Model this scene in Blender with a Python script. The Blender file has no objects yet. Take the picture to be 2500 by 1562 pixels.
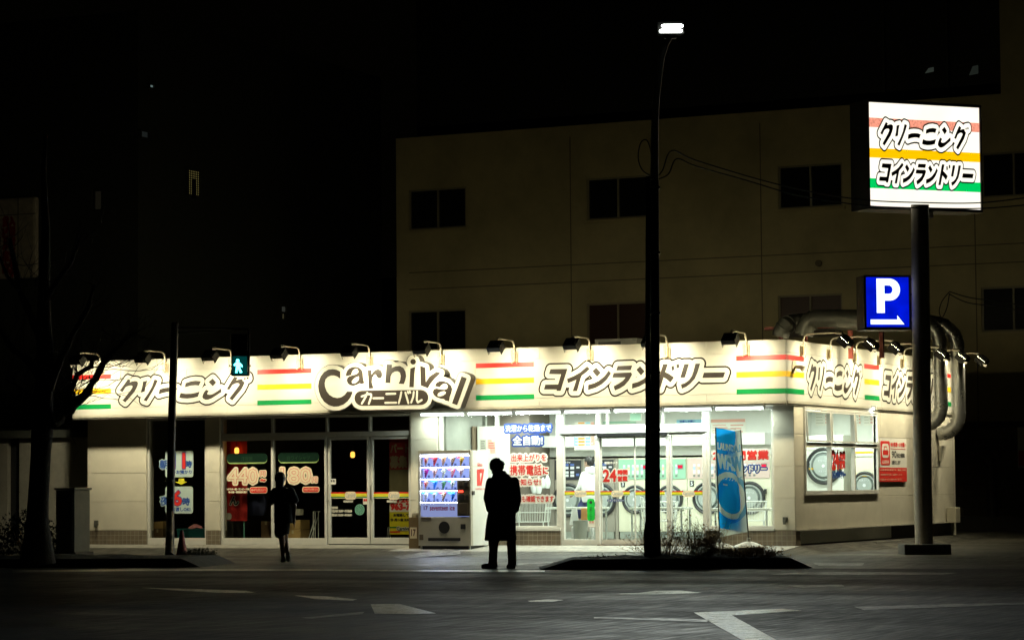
import bpy, bmesh, math, random
import numpy as np
from mathutils import Vector, Matrix
random.seed(7)
S = bpy.context.scene
COL = S.collection

# ------------------------------------------------------------------ camera
SRC_W, SRC_H = 2500.0, 1562.0            # pixel frame in which the photograph was measured
FPX, YAW, PITCH, ROLL = 6692.4, -0.4399, 0.0602, -0.008
CAM = np.array([17.2888, -49.3120, 1.1874])
FW = np.array([math.sin(YAW)*math.cos(PITCH), math.cos(YAW)*math.cos(PITCH), math.sin(PITCH)])
_rt = np.array([math.cos(YAW), -math.sin(YAW), 0.0]); _up = np.cross(_rt, FW)
RT = _rt*math.cos(ROLL)+_up*math.sin(ROLL); UP = -_rt*math.sin(ROLL)+_up*math.cos(ROLL)
cd = bpy.data.cameras.new('camera'); cam = bpy.data.objects.new('camera', cd); COL.objects.link(cam)
cd.sensor_width = 36.0; cd.lens = FPX*36.0/SRC_W; cd.clip_end = 2000.0; cd.clip_start = 0.5
cam.matrix_world = Matrix(((RT[0],UP[0],-FW[0],CAM[0]),(RT[1],UP[1],-FW[1],CAM[1]),(RT[2],UP[2],-FW[2],CAM[2]),(0,0,0,1)))
S.camera = cam

# ------------------------------------------------------------------ night sky, exposure
w = bpy.data.worlds.new('World'); S.world = w; w.use_nodes = True
nt = w.node_tree; bg = nt.nodes['Background']
bg.inputs['Color'].default_value = (1.0, 0.84, 0.36, 1); bg.inputs['Strength'].default_value = 0.00045
S.view_settings.view_transform = 'Standard'; S.view_settings.look = 'None'
S.view_settings.exposure = 0.0; S.view_settings.gamma = 1.0
S.cycles.use_denoising = True
S.cycles.max_bounces = 8; S.cycles.transparent_max_bounces = 12
S.cycles.sample_clamp_indirect = 4.0
S.cycles.caustics_reflective = False; S.cycles.caustics_refractive = False

# radiance of the lamps
P_FLOOD, P_TUBE_OUT, P_TUBE_IN, P_STREET = 180.0, 23.0, 31.0, 150.0

# ------------------------------------------------------------------ measuring helpers: a pixel of the survey photo -> a point on a known surface
def ray(x, y): return FW + RT*(x-SRC_W/2)/FPX - UP*(y-SRC_H/2)/FPX
def onY(x, y, Y): d = ray(x, y); return CAM + d*((Y-CAM[1])/d[1])
def onX(x, y, X): d = ray(x, y); return CAM + d*((X-CAM[0])/d[0])
def onZ(x, y, Z): d = ray(x, y); return CAM + d*((Z-CAM[2])/d[2])
def atd(x, y, t): return CAM + ray(x, y)*t
def fx(x, Y=0.0, y=1200): return float(onY(x, y, Y)[0])
def fz(x, y, Y=0.0): return float(onY(x, y, Y)[2])

# ------------------------------------------------------------------ materials
MATS = {}
def mat(name, col=(.5,.5,.5), rough=.6, metal=0.0, var=0.0, scale=6.0, bump=0.0, bscale=60.0, spec=.5, stretch=None, emit=None, estr=0.0):
    if name in MATS: return MATS[name]
    m = bpy.data.materials.new(name); m.use_nodes = True; t = m.node_tree; b = t.nodes['Principled BSDF']
    b.inputs['Base Color'].default_value = (*col, 1); b.inputs['Roughness'].default_value = rough
    b.inputs['Metallic'].default_value = metal; b.inputs['Specular IOR Level'].default_value = spec
    if emit is not None:
        b.inputs['Emission Color'].default_value = (*emit, 1); b.inputs['Emission Strength'].default_value = estr
    if var > 0 or bump > 0:
        tc = t.nodes.new('ShaderNodeTexCoord'); vec = tc.outputs['Object']
        if stretch:
            mp = t.nodes.new('ShaderNodeMapping'); mp.inputs['Scale'].default_value = stretch
            t.links.new(vec, mp.inputs['Vector']); vec = mp.outputs['Vector']
    if var > 0:
        n = t.nodes.new('ShaderNodeTexNoise'); n.inputs['Scale'].default_value = scale; n.inputs['Detail'].default_value = 7; n.inputs['Roughness'].default_value = .65
        t.links.new(vec, n.inputs['Vector'])
        r = t.nodes.new('ShaderNodeValToRGB'); lo = [max(0, c*(1-var)) for c in col]; hi = [min(1, c*(1+var)) for c in col]
        r.color_ramp.elements[0].position = .3; r.color_ramp.elements[0].color = (*lo, 1)
        r.color_ramp.elements[1].position = .7; r.color_ramp.elements[1].color = (*hi, 1)
        t.links.new(n.outputs['Fac'], r.inputs['Fac']); t.links.new(r.outputs['Color'], b.inputs['Base Color'])
        rr = t.nodes.new('ShaderNodeMapRange'); rr.inputs['To Min'].default_value = max(.03, rough*(1-var*.6)); rr.inputs['To Max'].default_value = min(1, rough*(1+var*.6))
        t.links.new(n.outputs['Fac'], rr.inputs['Value']); t.links.new(rr.outputs['Result'], b.inputs['Roughness'])
    if bump > 0:
        n2 = t.nodes.new('ShaderNodeTexNoise'); n2.inputs['Scale'].default_value = bscale; n2.inputs['Detail'].default_value = 4
        t.links.new(vec, n2.inputs['Vector'])
        bp = t.nodes.new('ShaderNodeBump'); bp.inputs['Strength'].default_value = bump; bp.inputs['Distance'].default_value = .02
        t.links.new(n2.outputs['Fac'], bp.inputs['Height']); t.links.new(bp.outputs['Normal'], b.inputs['Normal'])
    MATS[name] = m; return m

def emission(name, col, st, var=0.0, scale=4.0):
    if name in MATS: return MATS[name]
    m = bpy.data.materials.new(name); m.use_nodes = True; t = m.node_tree
    t.nodes.remove(t.nodes['Principled BSDF']); e = t.nodes.new('ShaderNodeEmission')
    e.inputs['Color'].default_value = (*col, 1); e.inputs['Strength'].default_value = st
    if var > 0:
        tc = t.nodes.new('ShaderNodeTexCoord'); n = t.nodes.new('ShaderNodeTexNoise'); n.inputs['Scale'].default_value = scale; n.inputs['Detail'].default_value = 5
        t.links.new(tc.outputs['Object'], n.inputs['Vector'])
        r = t.nodes.new('ShaderNodeMapRange'); r.inputs['From Min'].default_value = .3; r.inputs['From Max'].default_value = .7
        r.inputs['To Min'].default_value = st*(1-var); r.inputs['To Max'].default_value = st*(1+var)
        t.links.new(n.outputs['Fac'], r.inputs['Value']); t.links.new(r.outputs['Result'], e.inputs['Strength'])
    t.links.new(e.outputs['Emission'], t.nodes['Material Output'].inputs['Surface']); MATS[name] = m; return m

def glass_mat(name, tint=(.96,.98,.97), refl=.06):
    if name in MATS: return MATS[name]
    m = bpy.data.materials.new(name); m.use_nodes = True; t = m.node_tree
    t.nodes.remove(t.nodes['Principled BSDF'])
    tr = t.nodes.new('ShaderNodeBsdfTransparent'); tr.inputs['Color'].default_value = (*tint, 1)
    gl = t.nodes.new('ShaderNodeBsdfGlossy'); gl.inputs['Roughness'].default_value = .02
    lw = t.nodes.new('ShaderNodeLayerWeight'); lw.inputs['Blend'].default_value = .25
    ma = t.nodes.new('ShaderNodeMath'); ma.operation = 'MULTIPLY_ADD'; ma.inputs[1].default_value = .5; ma.inputs[2].default_value = refl*.4
    mx = t.nodes.new('ShaderNodeMixShader')
    t.links.new(lw.outputs['Fresnel'], ma.inputs[0]); t.links.new(ma.outputs['Value'], mx.inputs['Fac'])
    t.links.new(tr.outputs['BSDF'], mx.inputs[1]); t.links.new(gl.outputs['BSDF'], mx.inputs[2])
    t.links.new(mx.outputs['Shader'], t.nodes['Material Output'].inputs['Surface']); MATS[name] = m; return m

def brick_mat(name, c1, c2, mortar, bw, bh, ms=.006, rough=.55, var=.25, axis='XZ', offset=0.0):
    if name in MATS: return MATS[name]
    m = bpy.data.materials.new(name); m.use_nodes = True; t = m.node_tree; b = t.nodes['Principled BSDF']
    tc = t.nodes.new('ShaderNodeTexCoord'); sp = t.nodes.new('ShaderNodeSeparateXYZ'); cb = t.nodes.new('ShaderNodeCombineXYZ')
    t.links.new(tc.outputs['Object'], sp.inputs['Vector'])
    if axis == 'XZ':
        ad = t.nodes.new('ShaderNodeMath'); ad.operation = 'ADD'
        t.links.new(sp.outputs['X'], ad.inputs[0]); t.links.new(sp.outputs['Y'], ad.inputs[1])
        t.links.new(ad.outputs['Value'], cb.inputs['X']); t.links.new(sp.outputs['Z'], cb.inputs['Y'])
    else:
        t.links.new(sp.outputs['X'], cb.inputs['X']); t.links.new(sp.outputs['Y'], cb.inputs['Y'])
    br = t.nodes.new('ShaderNodeTexBrick'); br.offset = offset; br.inputs['Scale'].default_value = 1.0
    br.inputs['Color1'].default_value = (*c1, 1); br.inputs['Color2'].default_value = (*c2, 1); br.inputs['Mortar'].default_value = (*mortar, 1)
    br.inputs['Brick Width'].default_value = bw; br.inputs['Row Height'].default_value = bh; br.inputs['Mortar Size'].default_value = ms; br.inputs['Bias'].default_value = 0
    t.links.new(cb.outputs['Vector'], br.inputs['Vector'])
    n = t.nodes.new('ShaderNodeTexNoise'); n.inputs['Scale'].default_value = 5; n.inputs['Detail'].default_value = 6
    t.links.new(tc.outputs['Object'], n.inputs['Vector'])
    mx = t.nodes.new('ShaderNodeMix'); mx.data_type = 'RGBA'; mx.blend_type = 'MULTIPLY'; mx.inputs['Factor'].default_value = 1
    rr = t.nodes.new('ShaderNodeMapRange'); rr.inputs['From Min'].default_value = .3; rr.inputs['From Max'].default_value = .7; rr.inputs['To Min'].default_value = 1-var; rr.inputs['To Max'].default_value = 1
    t.links.new(n.outputs['Fac'], rr.inputs['Value'])
    t.links.new(br.outputs['Color'], mx.inputs['A']); t.links.new(rr.outputs['Result'], mx.inputs['B'])
    t.links.new(mx.outputs['Result'], b.inputs['Base Color']); b.inputs['Roughness'].default_value = rough
    bp = t.nodes.new('ShaderNodeBump'); bp.inputs['Strength'].default_value = .4; bp.inputs['Distance'].default_value = .01; bp.invert = True
    t.links.new(br.outputs['Fac'], bp.inputs['Height']); t.links.new(bp.outputs['Normal'], b.inputs['Normal'])
    MATS[name] = m; return m

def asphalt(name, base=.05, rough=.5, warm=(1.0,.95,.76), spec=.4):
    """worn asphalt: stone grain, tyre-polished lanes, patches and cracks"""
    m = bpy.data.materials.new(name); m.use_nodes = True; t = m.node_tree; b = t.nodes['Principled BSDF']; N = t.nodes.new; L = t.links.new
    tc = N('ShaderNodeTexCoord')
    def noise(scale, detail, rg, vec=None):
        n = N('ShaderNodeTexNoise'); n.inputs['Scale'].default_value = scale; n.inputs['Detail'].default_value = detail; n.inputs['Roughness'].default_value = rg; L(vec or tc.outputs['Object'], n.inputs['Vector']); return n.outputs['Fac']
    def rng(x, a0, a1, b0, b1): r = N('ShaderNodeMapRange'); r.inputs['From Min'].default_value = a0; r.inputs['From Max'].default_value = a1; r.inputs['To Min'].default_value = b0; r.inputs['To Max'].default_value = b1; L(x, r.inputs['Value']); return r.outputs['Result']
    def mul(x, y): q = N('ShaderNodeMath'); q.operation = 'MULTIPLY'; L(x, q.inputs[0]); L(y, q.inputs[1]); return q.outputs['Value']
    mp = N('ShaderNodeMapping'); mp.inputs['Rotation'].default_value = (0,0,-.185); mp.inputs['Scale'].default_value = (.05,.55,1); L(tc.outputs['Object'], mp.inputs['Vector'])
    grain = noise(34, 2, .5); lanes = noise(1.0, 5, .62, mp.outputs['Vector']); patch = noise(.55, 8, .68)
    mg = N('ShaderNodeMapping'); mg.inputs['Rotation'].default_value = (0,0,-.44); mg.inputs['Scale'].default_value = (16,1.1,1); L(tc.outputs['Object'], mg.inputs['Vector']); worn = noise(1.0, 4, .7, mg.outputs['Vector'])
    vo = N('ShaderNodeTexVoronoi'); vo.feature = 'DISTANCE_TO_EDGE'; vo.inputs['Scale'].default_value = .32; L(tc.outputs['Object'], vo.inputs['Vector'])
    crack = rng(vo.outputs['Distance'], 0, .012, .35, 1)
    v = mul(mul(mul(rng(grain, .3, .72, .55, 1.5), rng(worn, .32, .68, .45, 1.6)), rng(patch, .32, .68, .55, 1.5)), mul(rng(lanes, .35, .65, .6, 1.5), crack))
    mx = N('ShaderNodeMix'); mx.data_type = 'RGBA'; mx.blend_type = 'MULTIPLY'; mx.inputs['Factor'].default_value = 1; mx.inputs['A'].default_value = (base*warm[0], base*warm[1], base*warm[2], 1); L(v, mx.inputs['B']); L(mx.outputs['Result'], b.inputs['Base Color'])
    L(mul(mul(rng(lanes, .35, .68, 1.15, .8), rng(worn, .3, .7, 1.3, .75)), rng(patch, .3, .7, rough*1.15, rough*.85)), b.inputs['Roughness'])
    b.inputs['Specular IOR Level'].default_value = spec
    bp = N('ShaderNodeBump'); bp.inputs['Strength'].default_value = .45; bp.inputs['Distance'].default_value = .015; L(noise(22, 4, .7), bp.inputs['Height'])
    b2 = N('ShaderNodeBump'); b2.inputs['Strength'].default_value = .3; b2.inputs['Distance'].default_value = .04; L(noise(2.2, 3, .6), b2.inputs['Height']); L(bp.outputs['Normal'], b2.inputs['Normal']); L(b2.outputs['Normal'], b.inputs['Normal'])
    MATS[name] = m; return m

def paint_mat(name, col=(.62,.62,.58), cover=.5, bright=1.0):
    """road paint worn through to the asphalt"""
    m = bpy.data.materials.new(name); m.use_nodes = True; t = m.node_tree; b = t.nodes['Principled BSDF']
    tc = t.nodes.new('ShaderNodeTexCoord'); n = t.nodes.new('ShaderNodeTexNoise'); n.inputs['Scale'].default_value = 5.5; n.inputs['Detail'].default_value = 9; n.inputs['Roughness'].default_value = .75
    t.links.new(tc.outputs['Object'], n.inputs['Vector'])
    r = t.nodes.new('ShaderNodeValToRGB'); r.color_ramp.elements[0].position = 1-cover-.16; r.color_ramp.elements[0].color = (.05,.05,.05,1)
    r.color_ramp.elements[1].position = 1-cover+.14; r.color_ramp.elements[1].color = (*col, 1)
    t.links.new(n.outputs['Fac'], r.inputs['Fac']); t.links.new(r.outputs['Color'], b.inputs['Base Color'])
    r3 = t.nodes.new('ShaderNodeMapRange'); r3.inputs['From Min'].default_value = 1-cover-.16; r3.inputs['From Max'].default_value = 1-cover+.14; r3.inputs['To Min'].default_value = .6; r3.inputs['To Max'].default_value = .24
    t.links.new(n.outputs['Fac'], r3.inputs['Value']); t.links.new(r3.outputs['Result'], b.inputs['Roughness'])
    MATS[name] = m; return m

# ------------------------------------------------------------------ mesh building
class MB:
    def __init__(s): s.v, s.f, s.m = [], [], []
    def add(s, verts, faces, m=0):
        b = len(s.v); s.v += [tuple(float(c) for c in p) for p in verts]
        for f in faces: s.f.append([b+i for i in f]); s.m.append(m)
        return s
    def box(s, x0, x1, y0, y1, z0, z1, m=0):
        x0,x1 = min(x0,x1),max(x0,x1); y0,y1 = min(y0,y1),max(y0,y1); z0,z1 = min(z0,z1),max(z0,z1)
        return s.add([(x,y,z) for z in (z0,z1) for y in (y0,y1) for x in (x0,x1)],
                     [(0,2,3,1),(4,5,7,6),(0,1,5,4),(2,6,7,3),(0,4,6,2),(1,3,7,5)], m)
    def obox(s, c, size, R, m=0):
        hx,hy,hz = [k/2 for k in size]; c = Vector(c)
        return s.add([c + R @ Vector((x,y,z)) for z in (-hz,hz) for y in (-hy,hy) for x in (-hx,hx)],
                     [(0,2,3,1),(4,5,7,6),(0,1,5,4),(2,6,7,3),(0,4,6,2),(1,3,7,5)], m)
    def tube(s, pts, r, n=8, m=0, caps=True):
        P = [Vector([float(c) for c in p]) for p in pts]; k = len(P); R = r if isinstance(r, (list, tuple)) else [r]*k
        ring = []; prev = None
        for i in range(k):
            t = (P[min(i+1,k-1)]-P[max(i-1,0)]).normalized()
            if prev is None:
                a = Vector((0,0,1)) if abs(t.z) < .9 else Vector((1,0,0)); u = t.cross(a).normalized()
            else:
                u = (prev - t*prev.dot(t)).normalized()
            prev = u; vv = t.cross(u)
            ring.append([P[i] + (u*math.cos(2*math.pi*j/n) + vv*math.sin(2*math.pi*j/n))*R[i] for j in range(n)])
        b = len(s.v)
        for q in ring: s.v += [tuple(p) for p in q]
        for i in range(k-1):
            for j in range(n):
                s.f.append([b+i*n+j, b+i*n+(j+1)%n, b+(i+1)*n+(j+1)%n, b+(i+1)*n+j]); s.m.append(m)
        if caps:
            s.f.append([b+j for j in range(n)][::-1]); s.m.append(m)
            s.f.append([b+(k-1)*n+j for j in range(n)]); s.m.append(m)
        return s
    def cyl(s, p, q, r, n=16, m=0): return s.tube([p, q], r, n, m)
    def lathe(s, prof, c=(0,0,0), n=24, m=0, axis='Z'):
        c = Vector(c); b = len(s.v); k = len(prof)
        for (r, h) in prof:
            for j in range(n):
                a = 2*math.pi*j/n; p = (r*math.cos(a), r*math.sin(a), h)
                if axis == 'Y': p = (p[0], p[2], p[1])
                if axis == 'X': p = (p[2], p[0], p[1])
                s.v.append(tuple(c+Vector(p)))
        for i in range(k-1):
            for j in range(n):
                s.f.append([b+i*n+j, b+i*n+(j+1)%n, b+(i+1)*n+(j+1)%n, b+(i+1)*n+j]); s.m.append(m)
        s.f.append([b+j for j in range(n)][::-1]); s.m.append(m)
        s.f.append([b+(k-1)*n+j for j in range(n)]); s.m.append(m)
        return s
    def loft(s, rings, m=0):
        n = len(rings[0]); b = len(s.v)
        for r in rings: s.v += [tuple(float(c) for c in p) for p in r]
        for i in range(len(rings)-1):
            for j in range(n):
                s.f.append([b+i*n+j, b+i*n+(j+1)%n, b+(i+1)*n+(j+1)%n, b+(i+1)*n+j]); s.m.append(m)
        s.f.append([b+j for j in range(n)][::-1]); s.m.append(m)
        s.f.append([b+(len(rings)-1)*n+j for j in range(n)]); s.m.append(m)
        return s
    def slab(s, poly, d0, d1, fn, m=0, mside=None):
        """closed outline (2D) given thickness along the third coordinate of fn(u,v,d)"""
        n = len(poly); b = len(s.v); ms = m if mside is None else mside
        s.v += [tuple(float(c) for c in fn(u,v,d0)) for u,v in poly] + [tuple(float(c) for c in fn(u,v,d1)) for u,v in poly]
        s.f.append([b+i for i in range(n)]); s.m.append(m); s.f.append([b+n+i for i in range(n)][::-1]); s.m.append(m)
        for i in range(n): s.f.append([b+i, b+(i+1)%n, b+n+(i+1)%n, b+n+i]); s.m.append(ms)
        return s
    def build(s, name, mats, parent=None, smooth=False, bevel=0.0, fixn=True):
        me = bpy.data.meshes.new(name); me.from_pydata(s.v, [], s.f)
        mats = mats if isinstance(mats, (list, tuple)) else [mats]
        for q in mats: me.materials.append(q)
        me.polygons.foreach_set('material_index', s.m)
        if fixn or bevel > 0:
            bm = bmesh.new(); bm.from_mesh(me)
            if fixn: bmesh.ops.recalc_face_normals(bm, faces=bm.faces[:])
            if bevel > 0:
                ed = [e for e in bm.edges if len(e.link_faces) == 2 and e.calc_face_angle(0) > .5]
                bmesh.ops.bevel(bm, geom=ed, offset=bevel, segments=2, profile=.6, affect='EDGES', clamp_overlap=True)
            bm.to_mesh(me); bm.free()
        if smooth:
            for p in me.polygons: p.use_smooth = True
            try: me.set_sharp_from_angle(angle=math.radians(40))
            except Exception: pass
        me.update()
        o = bpy.data.objects.new(name, me); COL.objects.link(o)
        if parent is not None:
            o.parent = parent
            o.matrix_parent_inverse = wmat(parent).inverted()
        return o

def wmat(o):
    m = o.matrix_basis.copy()
    while o.parent is not None:
        m = o.parent.matrix_basis @ o.matrix_parent_inverse @ m; o = o.parent
    return m

def tag(o, label=None, cat=None, group=None, kind=None):
    if label: o['label'] = label
    if cat: o['category'] = cat
    if group: o['group'] = group
    if kind: o['kind'] = kind
    return o
def thing(name, loc, label, cat, group=None, rz=0.0):
    o = bpy.data.objects.new(name, None); COL.objects.link(o); o.empty_display_size = .2
    o.location = [float(c) for c in loc]; o.rotation_euler = (0,0,rz)
    return tag(o, label, cat, group)
def kids(o): return [c for c in bpy.data.objects if c.parent is o]
def copy_tree(o, parent=None):
    c = o.copy(); COL.objects.link(c)
    if parent is not None: c.parent = parent
    for ch in kids(o): copy_tree(ch, c)
    return c
def put(o, loc, rz, label):
    o.location = [float(c) for c in loc]; o.rotation_euler = (0,0,rz); o['label'] = label; return o

# ------------------------------------------------------------------ lettering
def seg_loops(loops):
    A, B = [], []
    for L in loops:
        L = np.asarray(L, float); A.append(L); B.append(np.roll(L, -1, 0))
    return np.vstack(A), np.vstack(B)
def sdf(A, B, X, Y):
    px = X.ravel(); py = Y.ravel(); N = px.size; d2 = np.full(N, 1e9); ins = np.zeros(N, bool)
    for a, b in zip(A, B):
        ex, ey = b-a; l2 = ex*ex+ey*ey
        if l2 < 1e-14: continue
        t = np.clip(((px-a[0])*ex+(py-a[1])*ey)/l2, 0, 1)
        d2 = np.minimum(d2, (px-a[0]-t*ex)**2+(py-a[1]-t*ey)**2)
        c = (a[1] > py) != (b[1] > py)
        if c.any() and abs(ey) > 1e-12: ins ^= c & (px < a[0]+(py-a[1])*ex/ey)
    d = np.sqrt(d2); d[ins] *= -1
    return d.reshape(X.shape)
def rdp(p, eps):
    if len(p) < 3: return p
    keep = np.zeros(len(p), bool); keep[0] = keep[-1] = True; st = [(0, len(p)-1)]
    while st:
        i, j = st.pop()
        if j-i < 2: continue
        a, b = p[i], p[j]; ab = b-a; l = math.hypot(*ab); q = p[i+1:j]-a
        dd = np.abs(q[:,0]*ab[1]-q[:,1]*ab[0])/l if l > 1e-12 else np.hypot(q[:,0], q[:,1])
        k = int(dd.argmax())
        if dd[k] > eps: keep[i+1+k] = True; st += [(i, i+1+k), (i+1+k, j)]
    return p[keep]
def contours(F, level, x0, y0, h, eps):
    G = F-level; ny, nx = G.shape; inside = G < 0
    code = inside[:-1,:-1]*1+inside[:-1,1:]*2+inside[1:,1:]*4+inside[1:,:-1]*8
    T = {1:[(3,0)],2:[(0,1)],3:[(3,1)],4:[(1,2)],5:[(3,0),(1,2)],6:[(0,2)],7:[(3,2)],8:[(2,3)],9:[(2,0)],10:[(0,1),(2,3)],11:[(2,1)],12:[(1,3)],13:[(1,0)],14:[(0,3)]}
    nxt = {}
    def key(i, j, e):
        return {0:('h',i,j),1:('v',i,j+1),2:('h',i+1,j),3:('v',i,j)}[e]
    for i, j in zip(*np.nonzero((code > 0) & (code < 15))):
        for e0, e1 in T[int(code[i,j])]:
            nxt.setdefault(key(i,j,e0), []).append(key(i,j,e1)); nxt.setdefault(key(i,j,e1), []).append(key(i,j,e0))
    def pos(k):
        o, i, j = k
        if o == 'h': a, b = G[i,j], G[i,j+1]; t = a/(a-b); return (x0+(j+t)*h, y0+i*h)
        a, b = G[i,j], G[i+1,j]; t = a/(a-b); return (x0+j*h, y0+(i+t)*h)
    seen = set(); out = []
    for k in nxt:
        if k in seen: continue
        loop = [k]; seen.add(k); cur = k
        while True:
            q = [n for n in nxt[cur] if n not in seen]
            if not q: break
            cur = q[0]; seen.add(cur); loop.append(cur)
        if len(loop) > 4:
            P = np.array([pos(q) for q in loop]); m = len(P)//2
            P = np.vstack([rdp(P[:m+1], eps)[:-1], rdp(np.vstack([P[m:], P[:1]]), eps)[:-1]])
            if len(P) > 2: out.append(P)
    return out
def area(L):
    x, y = L[:,0], L[:,1]; return .5*abs(np.sum(x*np.roll(y,-1)-y*np.roll(x,-1)))
def fill(loops):
    """triangulated mesh of closed 2D loops, holes respected"""
    c = bpy.data.curves.new('fill', 'CURVE'); c.dimensions = '2D'; c.fill_mode = 'FRONT'
    for L in loops:
        sp = c.splines.new('POLY'); sp.points.add(len(L)-1); sp.use_cyclic_u = True
        for q, p in zip(sp.points, L): q.co = (float(p[0])*100, float(p[1])*100, 0, 1)
    o = bpy.data.objects.new('fill', c); COL.objects.link(o)
    dg = bpy.context.evaluated_depsgraph_get(); me = bpy.data.meshes.new_from_object(o.evaluated_get(dg))
    v = [(p.co.x/100, p.co.y/100) for p in me.vertices]; f = [list(p.vertices) for p in me.polygons]
    bpy.data.objects.remove(o); bpy.data.curves.remove(c); bpy.data.meshes.remove(me)
    return v, f
_tc = {}
def text2d(s):
    if s in _tc: return _tc[s]
    c = bpy.data.curves.new('t', 'FONT'); c.body = s; c.resolution_u = 2; c.space_line = 1.05
    o = bpy.data.objects.new('t', c); COL.objects.link(o)
    dg = bpy.context.evaluated_depsgraph_get(); me = bpy.data.meshes.new_from_object(o.evaluated_get(dg))
    v = np.array([(p.co.x, p.co.y) for p in me.vertices]); f = [list(p.vertices) for p in me.polygons]
    cnt = {}
    for p in f:
        for i in range(len(p)):
            e = (p[i], p[(i+1)%len(p)]); k = (min(e), max(e)); cnt.setdefault(k, []).append(e)
    seg = [q[0] for q in cnt.values() if len(q) == 1]
    bpy.data.objects.remove(o); bpy.data.curves.remove(c); bpy.data.meshes.remove(me)
    _tc[s] = (v, f, seg); return _tc[s]
def text_fit(s, u0, u1, v0, v1):
    v, f, seg = text2d(s); lo = v.min(0); hi = v.max(0)
    q = (v-lo)/(hi-lo)*np.array([u1-u0, v1-v0])+np.array([u0, v0])
    return q, f, seg
def decal(mb, v2, faces, fn, d, m): mb.add([fn(u, v, d) for u, v in v2], faces, m)
def text(mb, s, box, fn, d, m, layers=(), bold=0.0, step=.003):
    """a line of writing fitted into box=(u0,u1,v0,v1); layers = [(outline offset, material)] laid under it, outermost first"""
    q, f, seg = text_fit(s, *box)
    if not layers and bold <= 0:
        decal(mb, q, f, fn, d, m); return
    A = np.array([q[a] for a, b in seg]); B = np.array([q[b] for a, b in seg])
    mx = max([o for o, _ in layers]+[bold])+.02; h = max((box[3]-box[2])/46.0, .0022)
    xs = np.arange(box[0]-mx, box[1]+mx, h); ys = np.arange(box[2]-mx, box[3]+mx, h)
    X, Y = np.meshgrid(xs, ys); F = sdf(A, B, X, Y)
    k = 0
    for off, mi in layers:
        L = contours(F, off, xs[0], ys[0], h, h*.25)
        v, ff = fill(L); decal(mb, v, ff, fn, d+k*step, mi); k += 1
    L = contours(F, bold, xs[0], ys[0], h, h*.2) if bold > 0 else None
    if L is not None: v, ff = fill(L); decal(mb, v, ff, fn, d+k*step, m)
    else: decal(mb, q, f, fn, d+k*step, m)
def logo_layers(loops, offs, h):
    """rounded outlines around traced letter shapes"""
    A, B = seg_loops(loops); lo = A.min(0)-max(offs)-.05; hi = A.max(0)+max(offs)+.05
    xs = np.arange(lo[0], hi[0], h); ys = np.arange(lo[1], hi[1], h); X, Y = np.meshgrid(xs, ys)
    D = np.full(X.shape, 1e9)
    for L in loops:
        a, b = seg_loops([L]); D = np.minimum(D, sdf(a, b, X, Y))
    return [contours(D, o, xs[0], ys[0], h, h*.3) for o in offs]

def T(pts, s, ox, oy): return [(ox+x*s, oy+y*s) for x, y in pts]
# ---- katakana of the shop's house lettering, traced stroke by stroke
z1 = lambda p: T(p, .06614, 270, 900)
z2 = lambda p: T(p, .08264, 420, 890)
KURI = [
 z1([(645,385),(742,422),(712,498),(800,465),(900,448),(980,462),(1018,510),(1010,600),(960,720),(880,860),(550,1238),(452,1165),(740,800),(810,690),(815,640),(780,615),(700,620),(610,648),(555,685),(450,855),(345,805),(500,590)]),
 z1([(1200,478),(1365,435),(1300,620),(1270,835),(1118,880),(1165,700),(1195,560)]),
 z1([(1625,395),(1752,425),(1680,600),(1560,830),(1335,1200),(1222,1155),(1400,900),(1530,670)]),
 [(390,950.3),(400,947),(411.5,945.6),(424,945.6),(434,947.4),(428.7,957),(420,955.8),(410.9,956.2),(399,958.5),(388,961.8)],
 z2([(405,545),(550,495),(700,475),(858,490),(800,615),(700,605),(560,618),(385,668)]),
 z2([(258,832),(400,858),(560,855),(700,830),(822,795),(770,945),(620,980),(450,998),(300,990),(218,970)]),
 z2([(1208,408),(1310,525),(1210,638),(1085,508)]),
 z2([(1010,738),(1090,770),(1045,850),(1060,878),(1130,888),(1220,860),(1340,785),(1455,700),(1462,808),(1330,895),(1180,990),(1080,1030),(1000,1035),(930,1005),(898,950),(920,880),(955,810)]),
 z2([(1850,345),(1945,390),(1900,460),(2000,432),(2085,425),(2095,480),(2148,520),(2130,580),(2060,720),(1785,1055),(1698,995),(1930,690),(1995,600),(1990,560),(1950,545),(1880,550),(1790,600),(1700,740),(1620,720),(1760,480)]),
 z2([(2130,390),(2180,375),(2185,430),(2140,450)]), z2([(2205,375),(2265,360),(2270,410),(2225,435)])]
z3 = lambda p: T(p, .08264, 1310, 870)
z4 = lambda p: T(p, .08264, 1490, 860)
z5 = lambda p: T(p, .08264, 1590, 860)
_nd = z3([(1765,325),(1900,478),(1790,600),(1655,432)])
_ns = z3([(2132,412),(2202,498),(2080,680),(1930,820),(1750,920),(1525,990),(1530,838),(1700,790),(1850,715),(2000,590),(2075,500)])
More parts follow.
